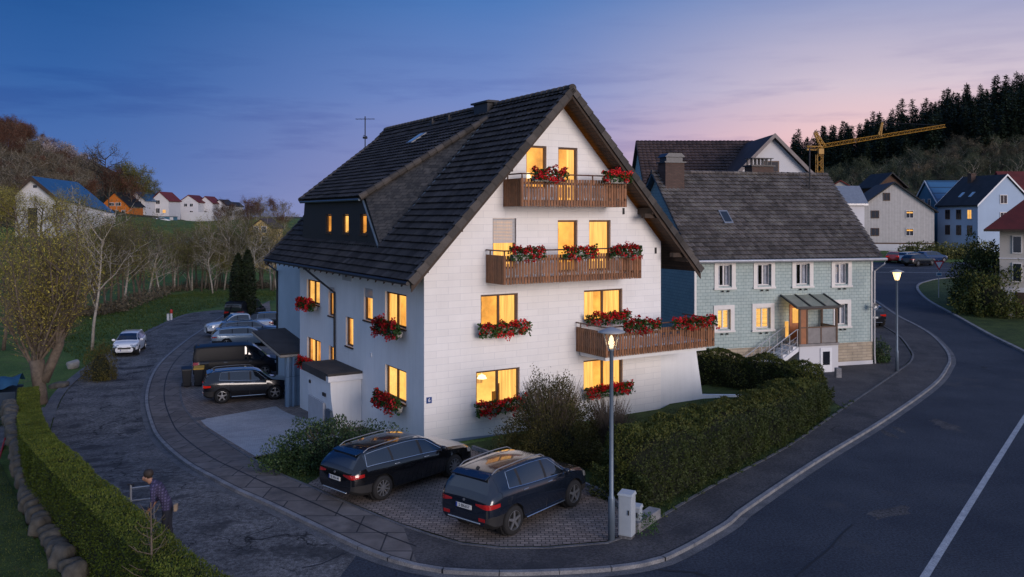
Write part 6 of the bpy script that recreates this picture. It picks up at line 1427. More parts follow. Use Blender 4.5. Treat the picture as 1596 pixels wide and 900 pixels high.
for i, (px, Y, s) in enumerate([(12, 150, 1.25), (34, 146, 1.15), (66, 150, 1.1), (92, 144, 1.2), (118, 150, 1.1), (-12, 146, 1.2)]):
    Xo = (px - CX) / F * Y; tree_obj('willow_tree', WL[i % 2], (Xo, Y, at(px, 392, Y).z), i * 2.1, s, 'bushy yellow green tree in front of the white barn', 'yellow green trees in front of the barn')
UG = []
for i in range(40):
    px = 20 + 420 * i / 39 + rng.uniform(-5, 5); py = 496 - 44 * sst(120, 300, px) - rng.uniform(0, 5); UG.append(gp(px, py) + Vector((0, 2, 0)))
lv = MB()
for q in UG:
    h_ = rng.uniform(.8, 2.0)
    for _ in range(260):
        a = rng.random() * 6.28; rr = rng.random() ** .5 * 1.8; z = h_ * rng.random() * (1 - rr / 2.4); lv.leaf(q + Vector((math.cos(a) * rr, math.sin(a) * rr, z)), rv() + Vector((0, 0, .6)), rv(), .30, .14)
tag(lv.build('undergrowth', LM['bare_grey']), 'brown tangled undergrowth below the trees along the meadow', 'undergrowth', kind='stuff')
# --- left hill
RD = [tree_meshes(101 + i, 11, .17, 'bare_red', 3600, .24, 'bark', .8, .28, 9, 5, .25, .9, 0, .04) for i in range(3)]; GY = [tree_meshes(111 + i, 11, .17, 'bare_grey', 3000, .23, 'bark_pale', .75, .3, 9, 5, .3, .8, 0, .045) for i in range(3)]
DK = [tree_meshes(121 + i, 12, .24, 'spring', 4600, .28, 'bark', .85, .3, 10, 6, .22, 1.0, 0, .05) for i in range(2)]; BL = [tree_meshes(131 + i, 7, .14, 'blossom_tree', 3600, .24, 'bark', .9, .25, 9, 5, .15, .8, 0, .03) for i in range(2)]
n = 0
while n < 190:
    X = rng.uniform(-235, -118); Y = rng.uniform(222, 350); px = CX + F * X / Y; z = ground(X, Y); 
    if px < -40 or px > 158: continue
    py = HZ - F * (z - CH) / Y
    if px > 140 and py > 262 - (px - 140) * -.5: continue
    sc_ = rng.uniform(.65, 1.0)
    if HZ - F * (z + 10.5 * sc_ - CH) / Y < 172 + max(0, px) * .56: continue
    hi = py < 262 - .0 * px; n += 1
    if hi and rng.random() < .8 or rng.random() < .25: tree_obj('beech_tree', RD[n % 3], (X, Y, z), rng.random() * 6, sc_, 'leafless reddish brown tree in the wood on the left hill', 'reddish bare trees on the left hill')
    else: tree_obj('ash_tree', GY[n % 3], (X, Y, z), rng.random() * 6, sc_, 'leafless grey tree with pale trunk in the wood on the left hill', 'grey bare trees on the left hill')
for i, (px, py, s) in enumerate([(82, 268, 1.0), (98, 262, 1.1), (112, 275, 1.0), (128, 282, .9), (140, 290, .8), (72, 280, .8)]):
    Y = 284 + 3 * i; Xo = (px - CX) / F * Y; tree_obj('cherry_tree', BL[i % 2], (Xo, Y, ground(Xo, Y) - .3), i, s * 1.5, 'white blossoming tree at the wood edge above the blue barn roof', 'white blossoming trees on the left hill')
tree_obj('oak_tree', tree_meshes(141, 15, .3, 'bare_grey', 2600, .22, 'bark_dark', .9, .4, 12, 7, .25, .9, 2, .05), ((164 - CX) / F * 270, 270, ground((164 - CX) / F * 270, 270) - .3), 0, 1.3, 'tall bare tree standing out against the sky on the left hill')
for i, (px, py, s, Y) in enumerate([(178, 286, .85, 268), (196, 290, 1.0, 272), (212, 296, .95, 276), (170, 280, .9, 262), (225, 300, .8, 284), (236, 304, .7, 290), (205, 300, .8, 266), (186, 284, .9, 280)]):
    Xo = (px - CX) / F * Y; tree_obj('oak_tree', DK[i % 2] if i % 3 else RD[0], (Xo, Y, ground(Xo, Y) - .3), i, s * 1.3, 'round crowned tree in the clump on the hill end above the row of houses', 'round trees on the left hill end')
for i in range(26):
    px = 345 + 100 * i / 25 + rng.uniform(-4, 4); Y = rng.uniform(210, 300); x = (px - CX) / F * Y; tree_obj('alder_tree', (RD + GY + AL)[i % 11], (x, Y, ground(x, Y) - rng.uniform(1, 4)), i, rng.uniform(.55, .9), 'distant bare tree on the skyline between the row of houses and the dark roof', 'distant skyline trees')
# --- right hill: pines on the crest, spring woodland on the slope
PN = [pine_meshes(201 + i, 21 + i) for i in range(5)]
n = 0
while n < 270:
    X = rng.uniform(92, 262); Y = rng.uniform(268, 395); px = CX + F * X / Y
    if px < 1212 or px > 1640: continue
    z = ground(X, Y); py = HZ - F * (z - CH) / Y
    lim = 262 - 42 * sst(1230, 1596, px)
    if py > lim + 30: continue
    n += 1; tree_obj('pine_tree', PN[n % 5], (X, Y, z - .5), rng.random() * 6, rng.uniform(.55, .82) * (1.0 + .12 * (n % 3)), 'dark pine in the wood on the right hill crest', 'dark pines on the right hill')
SP = [tree_meshes(221 + i, 11, .18, ('slope', 'bare_grey', 'slope')[i % 3], 3600, .24, ('bark_pale', 'bark_dark', 'bark_dark')[i % 3], .75, .28, 9, 5, .3, .9, 0, .03) for i in range(6)]
n = 0
while n < 170:
    X = rng.uniform(60, 250); Y = rng.uniform(175, 320); px = CX + F * X / Y
    if px < 1225 or px > 1630: continue
    z = ground(X, Y); py = HZ - F * (z - CH) / Y
    if py < 205 or py > 335: continue
    n += 1; tree_obj('woodland_tree', SP[rng.randrange(6)], (X, Y, z - .4), rng.random() * 6, rng.uniform(.6, 1.0), 'budding grey green tree on the slope below the pines', 'budding trees on the right slope')
for i, (px, py, s) in enumerate([(1348, 305, .95), (1335, 312, .7), (1262, 300, .7)]): p = at(px, py, 165); tree_obj('woodland_tree', WL[i % 2], (p.x, 165, ground(p.x, 165) - .3), i, s * 1.1, 'yellow green tree between the chalet and the white boarded house' if i < 2 else 'yellow green tree near the crane tower', 'yellow green trees below the right slope' if i < 2 else None)
# --- cypress columns, foreground sapling
for i, (px, top_) in enumerate([(371, 397), (386, 391)]):
    b = gp(px, 502); h_ = (502 - top_) / F * b.y; lb = ('left narrow cypress column of the pair by the pickup', 'right and taller cypress column of the pair by the pickup')[i]
    def smp(h_=h_):
        a = rng.random() * 6.28; t = rng.random(); w_ = .68 * (1 - t ** 5) * (.75 + .25 * min(1, t * 4)) * (1 + .08 * mnoise.noise((math.cos(a) * 2, math.sin(a) * 2, t * 9 + i * 7))); d = Vector((math.cos(a), math.sin(a), .4)); return Vector((math.cos(a) * w_, math.sin(a) * w_, t * h_)), d
    c_ = MB(); c_.lathe([(.5, 0), (.56, h_*.3), (.5, h_*.7), (.3, h_*.92), (.02, h_*.97)], (0, 0, 0), 10); scatter('cypress_tree', 3600, smp, .20, 'cypress', lb, 'tree', b, c_, out=.3)
b = at(235, 880, 16.2); b.z = 0
g = MB(); lv = MB(); g.tube([(0,0,0),(.02,0,1.5),(0,0,(CH - (783 - HZ) / F * 16.2))], [.03,.022,.010], 6)
Ht = CH - (783 - HZ) / F * 16.2
for i in range(26):
    z = Ht * (.35 + .6 * i / 26); a = i * 2.4; L = .75 * (1.05 - z / Ht) + .12; d = Vector((math.cos(a), math.sin(a), .45)).normalized(); g.tube([(0,0,z), tuple(Vector((0,0,z)) + d * L * .6), tuple(Vector((0,0,z)) + d * L + Vector((0,0,.08)))], [.010,.007,.004], 4)
    for _ in range(14): t = rng.random(); lv.leaf(Vector((0,0,z)) + d * L * t, d + rv() * .6, rv(), .05, .012)
sp_ = empty('fir_sapling', b, 0, 'thin sparse young fir sapling in front of the clipped hedge', 'tree'); g.build('trunk', MT['bark'], sp_); lv.build('crown', LM['olive_bush'], sp_)
# ================================================================== flower boxes (each hangs on the house: a thing of its own)
MT['trough'] = M('pale_concrete_trough', (.34, .32, .30), .8, .2, 8, .3, 40)
hm = Matrix.Translation(HC) @ Matrix.Rotation(HZR, 4, 'Z')
GF = 'red geranium boxes on the white house'
def flower_box(label, x, y, z, L, side=False, up=.42, down=.22, full=1.0):
    """x,y,z in house space = middle of the trough's top edge; runs along the facade, or along the side wall"""
    r = empty('flower_box', hm @ Vector((x, y, z)), HZR + (-math.pi / 2 if side else 0), label, 'flower box', GF)
    g = MB(); h = L / 2; g.hexa([(-h+.03,-.09,-.2),(h-.03,-.09,-.2),(h-.03,.09,-.2),(-h+.03,.09,-.2),(-h,-.12,0),(h,-.12,0),(h,.12,0),(-h,.12,0)]); g.box((-h-.012,-.13,-.035),(h+.012,-.1,.005)); bevel(g.build('trough', MT['trough'], r, fix=True), .01)
    lv, pt = MB(), MB(); sd = rng.random() * 90
    def env(a): return .72 + .5 * mnoise.noise((a * 2.6 + sd, 0, 0)) 
    for _ in range(int(430 * L * full)):
        a = rng.uniform(-h - .12, h + .12); e = max(.3, env(a)); t = rng.random(); zz = -down * .8 * (1 - t) ** 2 + up * e * .86 * t; yy = -.02 - rng.random() * (.24 if zz < .1 else .16) + .06 * rng.random()
        lv.cur = rng.random(); lv.leaf(Vector((a, yy, zz)), (rv() + Vector((0, -.6, .5))).normalized(), rv() + Vector((0, -.6, .6)), .10 * rng.uniform(.6, 1.3), .095 * rng.uniform(.7, 1.2))
    n = int(19 * L * full)
    for i in range(n):
        a = -h - .06 + (L + .12) * (i + rng.uniform(-.6, .6)) / n; e = max(.35, env(a)); low = rng.random() < .30
        zz = (rng.uniform(-down, .06) if low else up * e * rng.uniform(.35, 1.08)); yy = (-.23 if low else -.14) + rng.uniform(-.09, .07); c = Vector((a, yy, zz)); rad = rng.uniform(.06, .10); pt.cur = rng.random(); base = pt.cur
        lv.cur = rng.random(); lv.leaf(c + Vector((0, .03, -.12)), Vector((0, 0, 1)), rv(), .14, .012)
        for _ in range(18):
            d = rv(); pt.cur = min(1, max(0, base + rng.uniform(-.3, .3))); pt.leaf(c + d * rad * .7, (d + rv() * .9).normalized(), d, rad * .95, rad * .8)
    lv.build('foliage', LM['geranium'], r); pt.build('blossoms', LM['petal'], r); return r
flower_box('left geranium box on the top balcony rail below the gable', 4.38, -1.50, 9.70, 1.34)
flower_box('right geranium box on the top balcony rail below the gable', 7.55, -1.50, 9.70, 1.2, up=.34)
flower_box('geranium box at the left end of the middle balcony, below the roller shutter', 3.40, -1.50, 6.80, 1.25)
flower_box('geranium box in the centre of the middle balcony', 5.8, -1.50, 6.80, 1.3, up=.38)
flower_box('geranium box at the right end of the middle balcony', 8.0, -1.50, 6.80, 1.3, up=.38)
flower_box('geranium box nearest the street lamp on the long lower balcony', 8.35, -2.05, 3.92, 1.6, up=.36)
flower_box('geranium box at the right end of the long lower balcony', 11.15, -2.05, 3.86, 2.1, up=.34)
flower_box('geranium box under the left window above the lowest floor of the facade', 3.18, -.26, 3.92, 2.0, up=.42, down=.3)
flower_box('geranium box under the right window directly above the lower balcony', 8.12, -.26, 4.02, 2.0, up=.40)
flower_box('geranium box under the lowest left window of the facade', 3.12, -.26, 1.04, 2.1, up=.42, down=.3)
flower_box('geranium box under the lowest right window behind the street lamp', 8.15, -.26, 1.06, 2.15, up=.40, down=.2)
flower_box('geranium box under the upper window next to the house corner on the shaded side wall', -.26, 2.60, 3.86, 2.1, True, .5, .3, 1.2)
flower_box('geranium box under the lower window next to the house corner on the shaded side wall', -.26, 2.60, 1.04, 2.1, True, .5, .3, 1.2)
flower_box('geranium box under the upper rear window of the shaded side wall, near the annexe', -.26, 12.60, 3.92, 2.1, True, .40, .3, 1.1)
flower_box('geranium box under the lower rear window of the shaded side wall, above the porch', -.26, 12.50, 1.02, 2.1, True, .34, .2, 1.1)

# ================================================================== street furniture
MT['lamp_metal'] = M('grey_blue_lamp_paint', (.13, .17, .22), .45, .12, 3, metal=.3); MT['lamp_cap'] = M('grey_lamp_cap', (.34, .35, .36), .5, .1, 4, metal=.3)
MT['bulb'] = M_emit('dim_bulb', (1, .78, .50), 1.7); MT['bulb_hot'] = M_emit('bright_bulb', (1, .66, .28), 14)
MT['lamp_glass'] = M_glass('lamp_glass', (.93, .90, .84), .7)
m_, nt, b = nt_new('frosted_lamp_glass'); b.inputs['Base Color'].default_value = (.8, .7, .5, 1); b.inputs['Emission Color'].default_value = (1, .62, .25, 1); b.inputs['Emission Strength'].default_value = 2.4; MT['frosted'] = m_
def lamp(label, base, H, hot):
    r = empty('street_lamp', base, 0, label, 'street lamp'); k_ = H / 5.34
    g = MB(); g.lathe([(.085,-.1),(.085,1.05),(.08,1.08),(.058,1.12),(.048,H*.885),(.06,H*.888),(.075,H*.897),(.05,H*.905)], (0,0,0), 14); g.build('pole', MT['lamp_metal'], r, True)
    zb, zt = H * .898, H * .978
    g = MB(); n = 16; g.lathe([(.10, zb),(.135, zb+.10),(.215, zt)], (0,0,0), n); g.f = g.f[:-2]; g.r = g.r[:-2]; g.m = g.m[:-2]; gl = g.build('lantern_glass', MT['frosted' if hot else 'lamp_glass'], r, True)
    g = MB(); g.lathe([(.22, zt-.02),(.345, zt-.01),(.35, zt+.012),(.20, zt+.07),(.07, zt+.115),(.0, zt+.125)], (0,0,0), 24); g.build('lamp_cap', MT['lamp_cap'], r, True)
    g = MB()
    for j in range(4): a = j * math.pi / 2 + .4; g.tube([(.103*math.cos(a), .103*math.sin(a), zb), (.137*math.cos(a), .137*math.sin(a), zb+.10), (.217*math.cos(a), .217*math.sin(a), zt)], .007, 4)
    g.build('lantern_frame', MT['lamp_metal'], gl)
    g = MB(); g.lathe([(.05, zb+.02),(.05, zb+.16),(.058, zb+.20),(.05, zb+.28),(.02, zb+.34),(0, zb+.35)], (0,0,0), 12); g.build('bulb', MT['bulb_hot' if hot else 'bulb'], r, True)
    L = bpy.data.lights.new('lamp_light', 'POINT'); L.energy = 140 if hot else 28; L.color = (1, .62, .30); L.shadow_soft_size = .12; lo = bpy.data.objects.new('lamp_light', L); col.objects.link(lo); link_child(lo, r); lo.location = (0, 0, zb - (.12 if hot else -.2)) if False else (0, 0, zb + .45 if False else zb + .18)
    return r
lamp('tall grey street lamp with candle-like bulb beside the navy SUV', gp(953, 842, .08), 5.34, False)
lamp('brightly lit street lamp on the forecourt of the green house', gp(1398, 579, .07), 5.35, True)
MT['cab_grey'] = M('pale_grey_cabinet', (.36, .40, .44), .5, .08, 3)
def cabinet(label, px, py, w_, d_, h_, rz):
    r = empty('utility_cabinet', gp(px, py, .08), rz, label, 'utility cabinet'); g = MB(); g.box((-w_/2+.02,-d_/2+.02,0),(w_/2-.02,d_/2-.02,.08)); g.build('plinth', MT['gutter'], r)
    g = MB(); g.box((-w_/2,-d_/2,.08),(w_/2,d_/2,h_-.05)); bevel(g.build('body', MT['cab_grey'], r), .012); g = MB(); g.hexa([(-w_/2-.02,-d_/2-.02,h_-.05),(w_/2+.02,-d_/2-.02,h_-.05),(w_/2+.02,d_/2+.02,h_-.05),(-w_/2-.02,d_/2+.02,h_-.05),(-w_/2,-d_/2,h_),(w_/2,-d_/2,h_),(w_/2,d_/2,h_+.03),(-w_/2,d_/2,h_+.03)]); g.build('lid', MT['cab_grey'], r, fix=True)
    g = MB(); g.box((-w_/2+.03,-d_/2-.008,.12),(w_/2-.03,-d_/2-.001,h_-.1)); dr = g.build('door', MT['cab_grey'], r); g = MB(); g.box((w_/2-.09,-d_/2-.03,h_*.55),(w_/2-.06,-d_/2-.008,h_*.55+.12)); g.build('handle', MT['metal_dark'], dr); return r
cabinet('taller pale grey utility cabinet next to the near street lamp', 977, 838, .36, .30, 1.14, R(-28)); cabinet('smaller grey utility cabinet to the right of the taller one', 993, 825, .22, .2, .62, R(-28))
g = MB(); A, B = gp(996, 832, .08), gp(1030, 808, .08); d = (B - A).normalized(); n_ = Vector((-d.y, d.x, 0)); 
a0, b0 = A, B; g.hexa([a0, b0, b0+n_*.35, a0+n_*.35] + [q + Vector((0,0,.26)) for q in (a0, b0, b0+n_*.35, a0+n_*.35)]); tag(bevel(g.build('kerb_block', MT['kerb'], fix=True), .02), 'stone block edging the bed behind the utility cabinets', 'kerb stone')
g = MB(); L_ = catmull([gxy(*p) + (0,) for p in [(735,704),(830,737),(925,769),(965,797),(1003,826)]], .5); strip(g, L_, .0, .10, .20, .20, .2); tag(g.build('lot_edging', MT['kerb']), kind='structure')
g = MB(); c_ = gp(1320, 655, .07); g.box((-.14,-.14,0),(.14,.14,.5)); o = bevel(g.build('stone_post', MT['kerb']), .03); o.location = gp(1306, 589, .05); tag(o, 'short stone post at the corner of the green house porch', 'post')
# wheelie bins
MT['bin_black'] = M('black_bin_plastic', (.014, .016, .020), .5, .15, 5); MT['bin_yellow'] = M('yellow_bin_lid', (.55, .30, .02), .45, .1, 5); MT['bin_grey'] = M('dark_grey_bin_plastic', (.045, .055, .07), .5, .15, 5)
def bin_(label, px, py, lid, rz, s=1.0):
    r = empty('wheelie_bin', gp(px, py, .08), rz, label, 'wheelie bin'); r.scale = (s,) * 3
    g = MB(); g.hexa([(-.20,-.22,.06),(.20,-.22,.06),(.20,.24,.06),(-.20,.24,.06),(-.27,-.33,1.0),(.27,-.33,1.0),(.27,.33,1.0),(-.27,.33,1.0)]); bevel(g.build('body', MT['bin_black'], r, fix=True), .03)
    g = MB(); g.hexa([(-.30,-.37,1.0),(.30,-.37,1.0),(.30,.36,1.0),(-.30,.36,1.0),(-.28,-.34,1.06),(.28,-.34,1.06),(.28,.34,1.13),(-.28,.34,1.13)]); bevel(g.build('lid', MT[lid], r, fix=True), .02)
    g = MB(); g.tube([(-.2,.38,1.02),(.2,.38,1.02)], .02, 6); g.build('handle', MT['bin_black'], r)
    for x in (-.24, .24): g = MB(); g.lathe([(.10,-.025),(.10,.025)], (x, .24, .10), 14, 'x'); g.build('wheel', MT['rubber'], r)
    return r
bin_('black wheelie bin with black lid, outermost by the pavement', 291, 603, 'bin_black', .4); bin_('black wheelie bin with bright yellow lid', 310, 602, 'bin_yellow', .3); bin_('grey wheelie bin behind the yellow lidded one', 318, 592, 'bin_grey', .3)
# marker posts, sign
MT['hyd_red'] = M('red_marker_paint', (.45, .03, .02), .5, .1, 6)
b = gp(262, 500); r = empty('marker_post', b, 0, 'short white marker post in the meadow edge beside the red topped one', 'post'); g = MB(); g.box((-.11,-.05,-.1),(.11,.05,.62)); bevel(g.build('post', MT['white_paint'], r), .02); g = MB(); g.box((-.112,-.052,.62),(.112,.052,.7)); g.build('cap', MT['metal_grey'], r)
b = gp(267, 499); r = empty('hydrant_post', b, 0, 'red topped white hydrant post at the meadow edge', 'hydrant'); g = MB(); g.lathe([(.10,-.1),(.10,.62)], (0,0,0), 12); g.build('post', MT['white_paint'], r); g = MB(); g.lathe([(.115,.62),(.13,.72),(.13,.9),(.07,1.0),(0,1.02)], (0,0,0), 12); g.build('head', MT['hyd_red'], r)
MT['sign_red'] = M('red_sign_face', (.50, .02, .03), .4, .05, 3); MT['sign_white'] = M('white_sign_face', (.68, .70, .74), .4, .05, 3)
b = gp(1463, 464, .06); sg = empty('yield_sign', b, R(6), 'red and white triangular yield sign on a pole at the grass verge', 'road sign'); mpp = b.y / F
zc = CH - (412 - HZ) * mpp - b.z; hw = 8.6 * mpp
g = MB(); g.tube([(0,0,-.2),(0,0,zc+hw*.7)], .04, 8); g.build('pole', MT['steel'], sg)
tri = lambda s, y: [(-hw*s, y, zc+hw*.87*(s-.0)*.667), (0, y, zc-hw*1.73*s*.667), (hw*s, y, zc+hw*.87*s*.667)]
g = MB(); a_, b_ = tri(1, -.075), tri(1, -.05); g.poly(a_); g.poly(b_[::-1]); [g.poly([a_[i], b_[i], b_[(i+1)%3], a_[(i+1)%3]]) for i in range(3)]; pl_ = g.build('sign_plate', MT['sign_red'], sg, fix=True)
g = MB(); g.poly(tri(.66, -.08)); g.build('white_field', MT['sign_white'], pl_)
zs = CH - (427.5 - HZ) * mpp - b.z; g = MB(); g.box((-4.3*mpp,-.075,zs-2.6*mpp),(4.3*mpp,-.05,zs+2.6*mpp)); s2 = g.build('lower_plate', MT['sign_white'], sg); g = MB(); g.box((-3.2*mpp,-.08,zs-1.6*mpp),(3.6*mpp,-.076,zs+1.4*mpp)); g.build('blue_field', M('blue_sign_face', (.03,.16,.32), .4, .05), s2)
# ================================================================== the garden at the left
MT['rock'] = M('mossy_stone', (.075, .07, .06), .9, .45, 3, .9, 12); MT['rock_pale'] = M('pale_boulder_stone', (.30, .28, .25), .9, .2, 3, .6, 12); MT['tarp'] = M('blue_tarpaulin', (.018, .075, .15), .5, .25, 2, .4, 12)
def rock(label, loc, sx, sy, sz, mat='rock', group=None, seed=0):
    bm = bmesh.new(); bmesh.ops.create_icosphere(bm, subdivisions=3, radius=1)
    for v in bm.verts:
        p = v.co; k_ = 1 + .28 * mnoise.noise((p.x * 1.1 + seed * 3.7, p.y * 1.1, p.z * 1.1)) + .10 * mnoise.noise((p.x * 3 + seed, p.y * 3, p.z * 3)); m = max(abs(p.x), abs(p.y), abs(p.z)); p = p.lerp(p / m * .82, .55) * k_; v.co = Vector((p.x * sx, p.y * sy, p.z * sz))
    me = bpy.data.meshes.new('rock'); bm.to_mesh(me); bm.free(); me.materials.append(MT[mat]); me.polygons.foreach_set('use_smooth', [True] * len(me.polygons)); o = link('rock', me); o.location = loc; o.rotation_euler = (rng.uniform(-.15, .15), rng.uniform(-.15, .15), rng.random() * 3); return tag(o, label, 'rock', group)
RP = catmull([gxy(*p) + (0,) for p in [(12,690),(21,722),(33,752),(45,782),(58,812),(73,838),(90,862),(108,886),(125,912)]], .1); acc = 0; i0 = 0; nrk = 0
for i in range(1, len(RP)):
    acc += (RP[i] - RP[i-1]).length
    if acc > .46:
        acc = 0; nrk += 1; q = RP[i]; rock('mossy stone in the border row along the inner foot of the clipped hedge', (q.x + rng.uniform(-.06, .06), q.y + rng.uniform(-.06, .06), .14), rng.uniform(.24, .36), rng.uniform(.2, .3), rng.uniform(.2, .34), 'rock', 'stones of the border below the hedge', nrk)
rock('pale boulder lying in the meadow edge beyond the willow trunk', gp(114, 573) + Vector((0, 0, .15)), .42, .34, .32, 'rock_pale', None, 91)
rock('low grey stone at the road edge behind the willow', gp(92, 603) + Vector((0, 0, .08)), .6, .4, .2, 'rock', None, 95)
for (px, py, s, lb) in ((36, 742, .16, 'upper red garden flower tuft between hedge and stones'), (60, 787, .17, 'lower red garden flower tuft between hedge and stones')):
    p = gp(px, py); r = empty('flower', p, 0, lb, 'flower'); a_, b_ = MB(), MB()
    for _ in range(70): a_.leaf(rv() * s * .8 + Vector((0, 0, .12)), rv() + Vector((0, 0, .8)), rv(), .09, .04)
    for _ in range(60): b_.leaf(rv() * s * .7 + Vector((0, 0, .30)), rv(), rv(), .07, .06)
    a_.build('foliage', LM['geranium'], r); b_.build('blossoms', LM['petal'], r)
A, B = gp(-6, 735), gp(27, 668); g = MB(); g.tube([A + Vector((0,0,.1)), A.lerp(B, .5) + Vector((0,0,.75)), B + Vector((0,0,1.2))], .035, 6); tag(g.build('garden_hose', M('red_hose', (.35,.02,.02), .5, .1)), 'taut red hose between the tarpaulin and the stone border', 'hose')
b = gp(2, 640); tp = empty('tarpaulin_shelter', b, R(20), 'blue tarpaulin shelter at the left edge of the photo', 'shelter')
g = MB(); nx, ny = 12, 8
for j in range(ny + 1):
    for i in range(nx + 1):
        x, y = -1.5 + 2.3 * i / nx, -.6 + 2.2 * j / ny; g.v.append((x, y, 1.05 + .35 * math.sin(math.pi * j / ny) + .08 * math.sin(i * 1.3 + j) + .25 * (i / nx)))
for j in range(ny):
    for i in range(nx): a = j * (nx + 1) + i; g.face((a, a + 1, a + nx + 2, a + nx + 1))
g.build('tarpaulin', MT['tarp'], tp, True)
g = MB(); g.box((-1.45,-.55,0),(.72,1.5,1.0)); g.build('side_cover', M('dark_tarpaulin', (.010,.03,.06), .6, .3, 2), tp)
gpoly('garden_path', [(-20,648),(20,636),(30,652),(12,688),(0,705),(-30,720)], MT['gutter'], .03, 1); gpoly('path_slab', [(57,637),(90,633),(86,651),(68,657)], MT['gutter'], .02, 1)
gpoly('front_garden_lawn', [(-60,760),(0,720),(18,760),(40,820),(70,870),(110,915),(60,990),(-120,990)], MT['lawn'], .02, 1.5)

# ================================================================== the man by the hedge
MT['skin'] = M('skin', (.30, .16, .105), .6, .1, 8); MT['hair'] = M('dark_brown_hair', (.022, .014, .010), .7, .3, 20); MT['trousers'] = M('dark_trousers', (.012, .014, .024), .85, .2, 6)
MT['shirt'] = M_brick('checked_purple_shirt', (.07, .062, .13), (.095, .082, .165), (.032, .028, .066), .06, .06, 'xz', .014, 0, .85, .2, .25, 5); MT['leather'] = M('beige_pouch', (.30, .22, .15), .8, .2, 8)
pl0 = at(266, 835, 20.9); man = empty('person', (pl0.x, 20.75, 0), R(188), 'man in checked purple shirt and dark trousers bending over beside the clipped hedge', 'person')
V_, E_, RD_ = [], [], []
def jv(p, r_, par=None):
    V_.append(Vector(p)); RD_.append(r_ if hasattr(r_, '__len__') else (r_, r_)); 
    if par is not None: E_.append((par, len(V_) - 1))
    return len(V_) - 1
pel = jv((0, 0, .93), (.155, .125)); wst = jv((.05, 0, 1.10), (.15, .115), pel); che = jv((.18, 0, 1.31), (.175, .13), wst); upc = jv((.275, 0, 1.44), (.13, .10), che); nek = jv((.355, 0, 1.51), .056, upc); jaw = jv((.455, 0, 1.555), (.070, .076), nek); cra = jv((.45, 0, 1.655), (.083, .098), jaw); nos = jv((.545, 0, 1.565), .018, jaw)
for s in (-1, 1):
    hp = jv((.01, s*.095, .86), .095, pel); kn = jv((.035 + .03*s, s*.115, .50), .064, hp); an = jv((-.02 + .05*s, s*.12, .11), .045, kn); hl_2 = jv((-.03 + .05*s, s*.12, .05), .042, an); to = jv((.15 + .05*s, s*.135, .035), .036, hl_2)
    sh = jv((.275, s*.185, 1.41), .072, upc); el = jv((.20 + .05*(s>0), s*.265, 1.165), .052, sh); wr_ = jv((.33, s*.215, .985), .034, el); pa = jv((.37, s*.195, .935), (.036, .022), wr_)
    for f_, (o, ln) in enumerate(((-.026, .075), (-.009, .085), (.009, .08), (.026, .065))):
        k1 = jv((.385 + .012*f_, s*.19 + o*.6, .90 - .006*f_), .0105, pa); k2 = jv((.395 + .01*f_, s*.165 + o*.6, .87), .0095, k1); jv((.38 + .01*f_, s*.145 + o*.5, .85 - .2*(ln-.075)), .0085, k2)
    t1 = jv((.345, s*.165, .93), .012, pa); jv((.35, s*.14, .895), .010, t1)
me = bpy.data.meshes.new('body'); me.from_pydata(V_, E_, []); bo = bpy.data.objects.new('body', me); col.objects.link(bo)
sk = bo.modifiers.new('skin', 'SKIN'); sk.use_smooth_shade = True
for i, sv in enumerate(me.skin_vertices[0].data): sv.radius = RD_[i]; sv.use_root = (i == 0)
ss = bo.modifiers.new('sub', 'SUBSURF'); ss.levels = 2; ss.render_levels = 2
bpy.context.view_layer.update(); me2 = bpy.data.meshes.new_from_object(bo.evaluated_get(bpy.context.evaluated_depsgraph_get())); bpy.data.objects.remove(bo)
me2.materials.clear(); [me2.materials.append(MT[k_]) for k_ in ('shirt', 'trousers', 'skin', 'rubber')]
for p in me2.polygons:
    c = p.center; armside = abs(c.y) > .135 and c.x > .17
    p.material_index = 2 if (c.z > 1.49 and c.x > .335) or (c.z < 1.0 and c.x > .29) else 3 if c.z < .09 else 1 if c.z < .90 else 0
    p.use_smooth = True
bod = link('body', me2, man)
g = MB(); g.lathe([(.0,-.10),(.07,-.075),(.105,-.01),(.108,.05),(.075,.105),(.0,.125)], (0,0,0), 14); g.v = [(x*1.0 + .418 - .02*z, y*.9, z + 1.672) for x, y, z in g.v]; g.build('hair', MT['hair'], man, True)
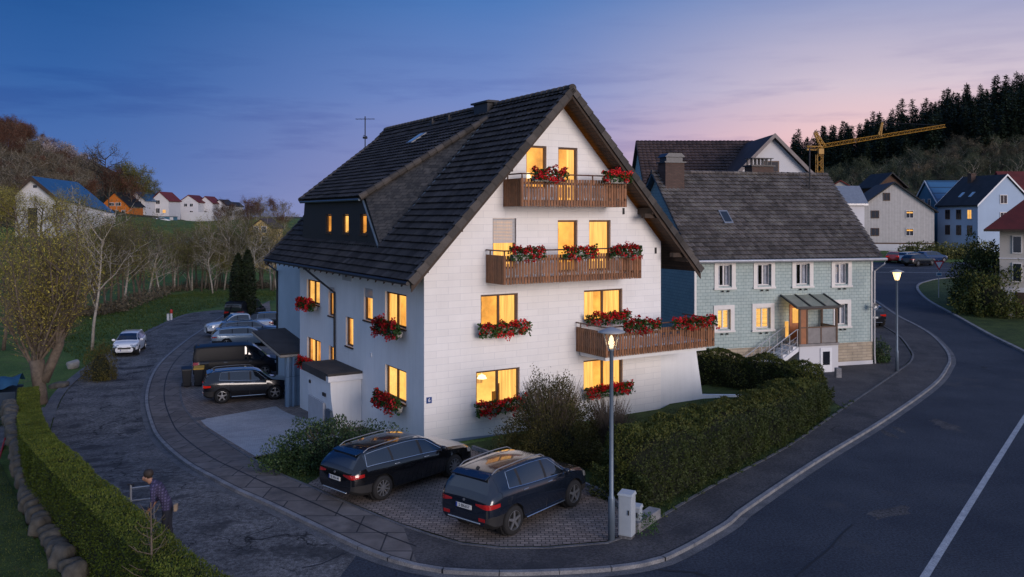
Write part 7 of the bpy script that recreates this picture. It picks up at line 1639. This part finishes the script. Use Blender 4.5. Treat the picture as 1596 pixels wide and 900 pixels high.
for s in (-1, 1): g = MB(); g.lathe([(0,-.010),(.010,0),(0,.010)], (.530, s*.033, 1.60), 8); g.build('eye', MT['rubber'], man, True)
for s in (-1, 1): g = MB(); g.lathe([(0,-.035),(.022,-.01),(.025,.015),(0,.035)], (.445, s*.086, 1.60), 8); g.build('ear', MT['skin'], man, True)
g = MB(); g.hexa([(.02,-.125,.93),(.1,-.09,1.43),(.1,.09,1.43),(.02,.125,.93),(.0,0,0),(0,0,0),(0,0,0),(0,0,0)]) if False else None
g = MB(); g.box((-.20,-.06,.84),(-.125,.08,1.0)); bevel(g.build('belt_pouch', MT['leather'], man), .02)
man.scale = (1.11,) * 3
wm_ = Matrix.Translation(man.location) @ Matrix.Rotation(R(188), 4, 'Z') @ Matrix.Scale(1.11, 4)
g = MB(); a, b = wm_ @ Vector((.375, .16, 1.0)), wm_ @ Vector((.46, .10, .05)); g.tube([a, b], .016, 8); rk = empty('rake', b, 0, 'wooden handled rake held by the man', 'tool'); g.v = [tuple(Vector(q) - b) for q in g.v]; g.build('handle', M('pale_wood_handle', (.36,.25,.12), .7, .2, 6), rk)
g = MB(); g.box((-.2,-.02,-.04),(.2,.02,0)); [g.box((-.2+.05*i,-.01,-.05),(-.19+.05*i,.0,0)) for i in range(9)]; g.build('rake_head', MT['metal_dark'], rk)
b = at(204, 800, 21.4); b.z = 0; tr = empty('trestle', b, R(-6), 'light metal trestle frame standing in the road in front of the man', 'trestle'); T = lambda px, py, Y=21.4: at(px, py, Y) - b
ztop = T(204, 755).z
for x in (0, .62):
    g = MB(); g.tube([(x, 0, 0), (x, 0, ztop - .08 * (x > 0))], .026, 8); g.build('upright', MT['steel'], tr)
for z in (ztop - .42, ztop - .10): g = MB(); g.tube([(0, 0, z), (.62, 0, z + .09)], .018, 6); g.build('rail', MT['steel'], tr)
for x in (0, .62): g = MB(); g.tube([(x, -.25, .02), (x, .25, .02)], .022, 6); g.build('foot', MT['steel'], tr)
g = MB(); g.tube([(-.08, 0, ztop), (.08, 0, ztop)], .03, 6); g.build('cap', MT['metal_dark'], tr)
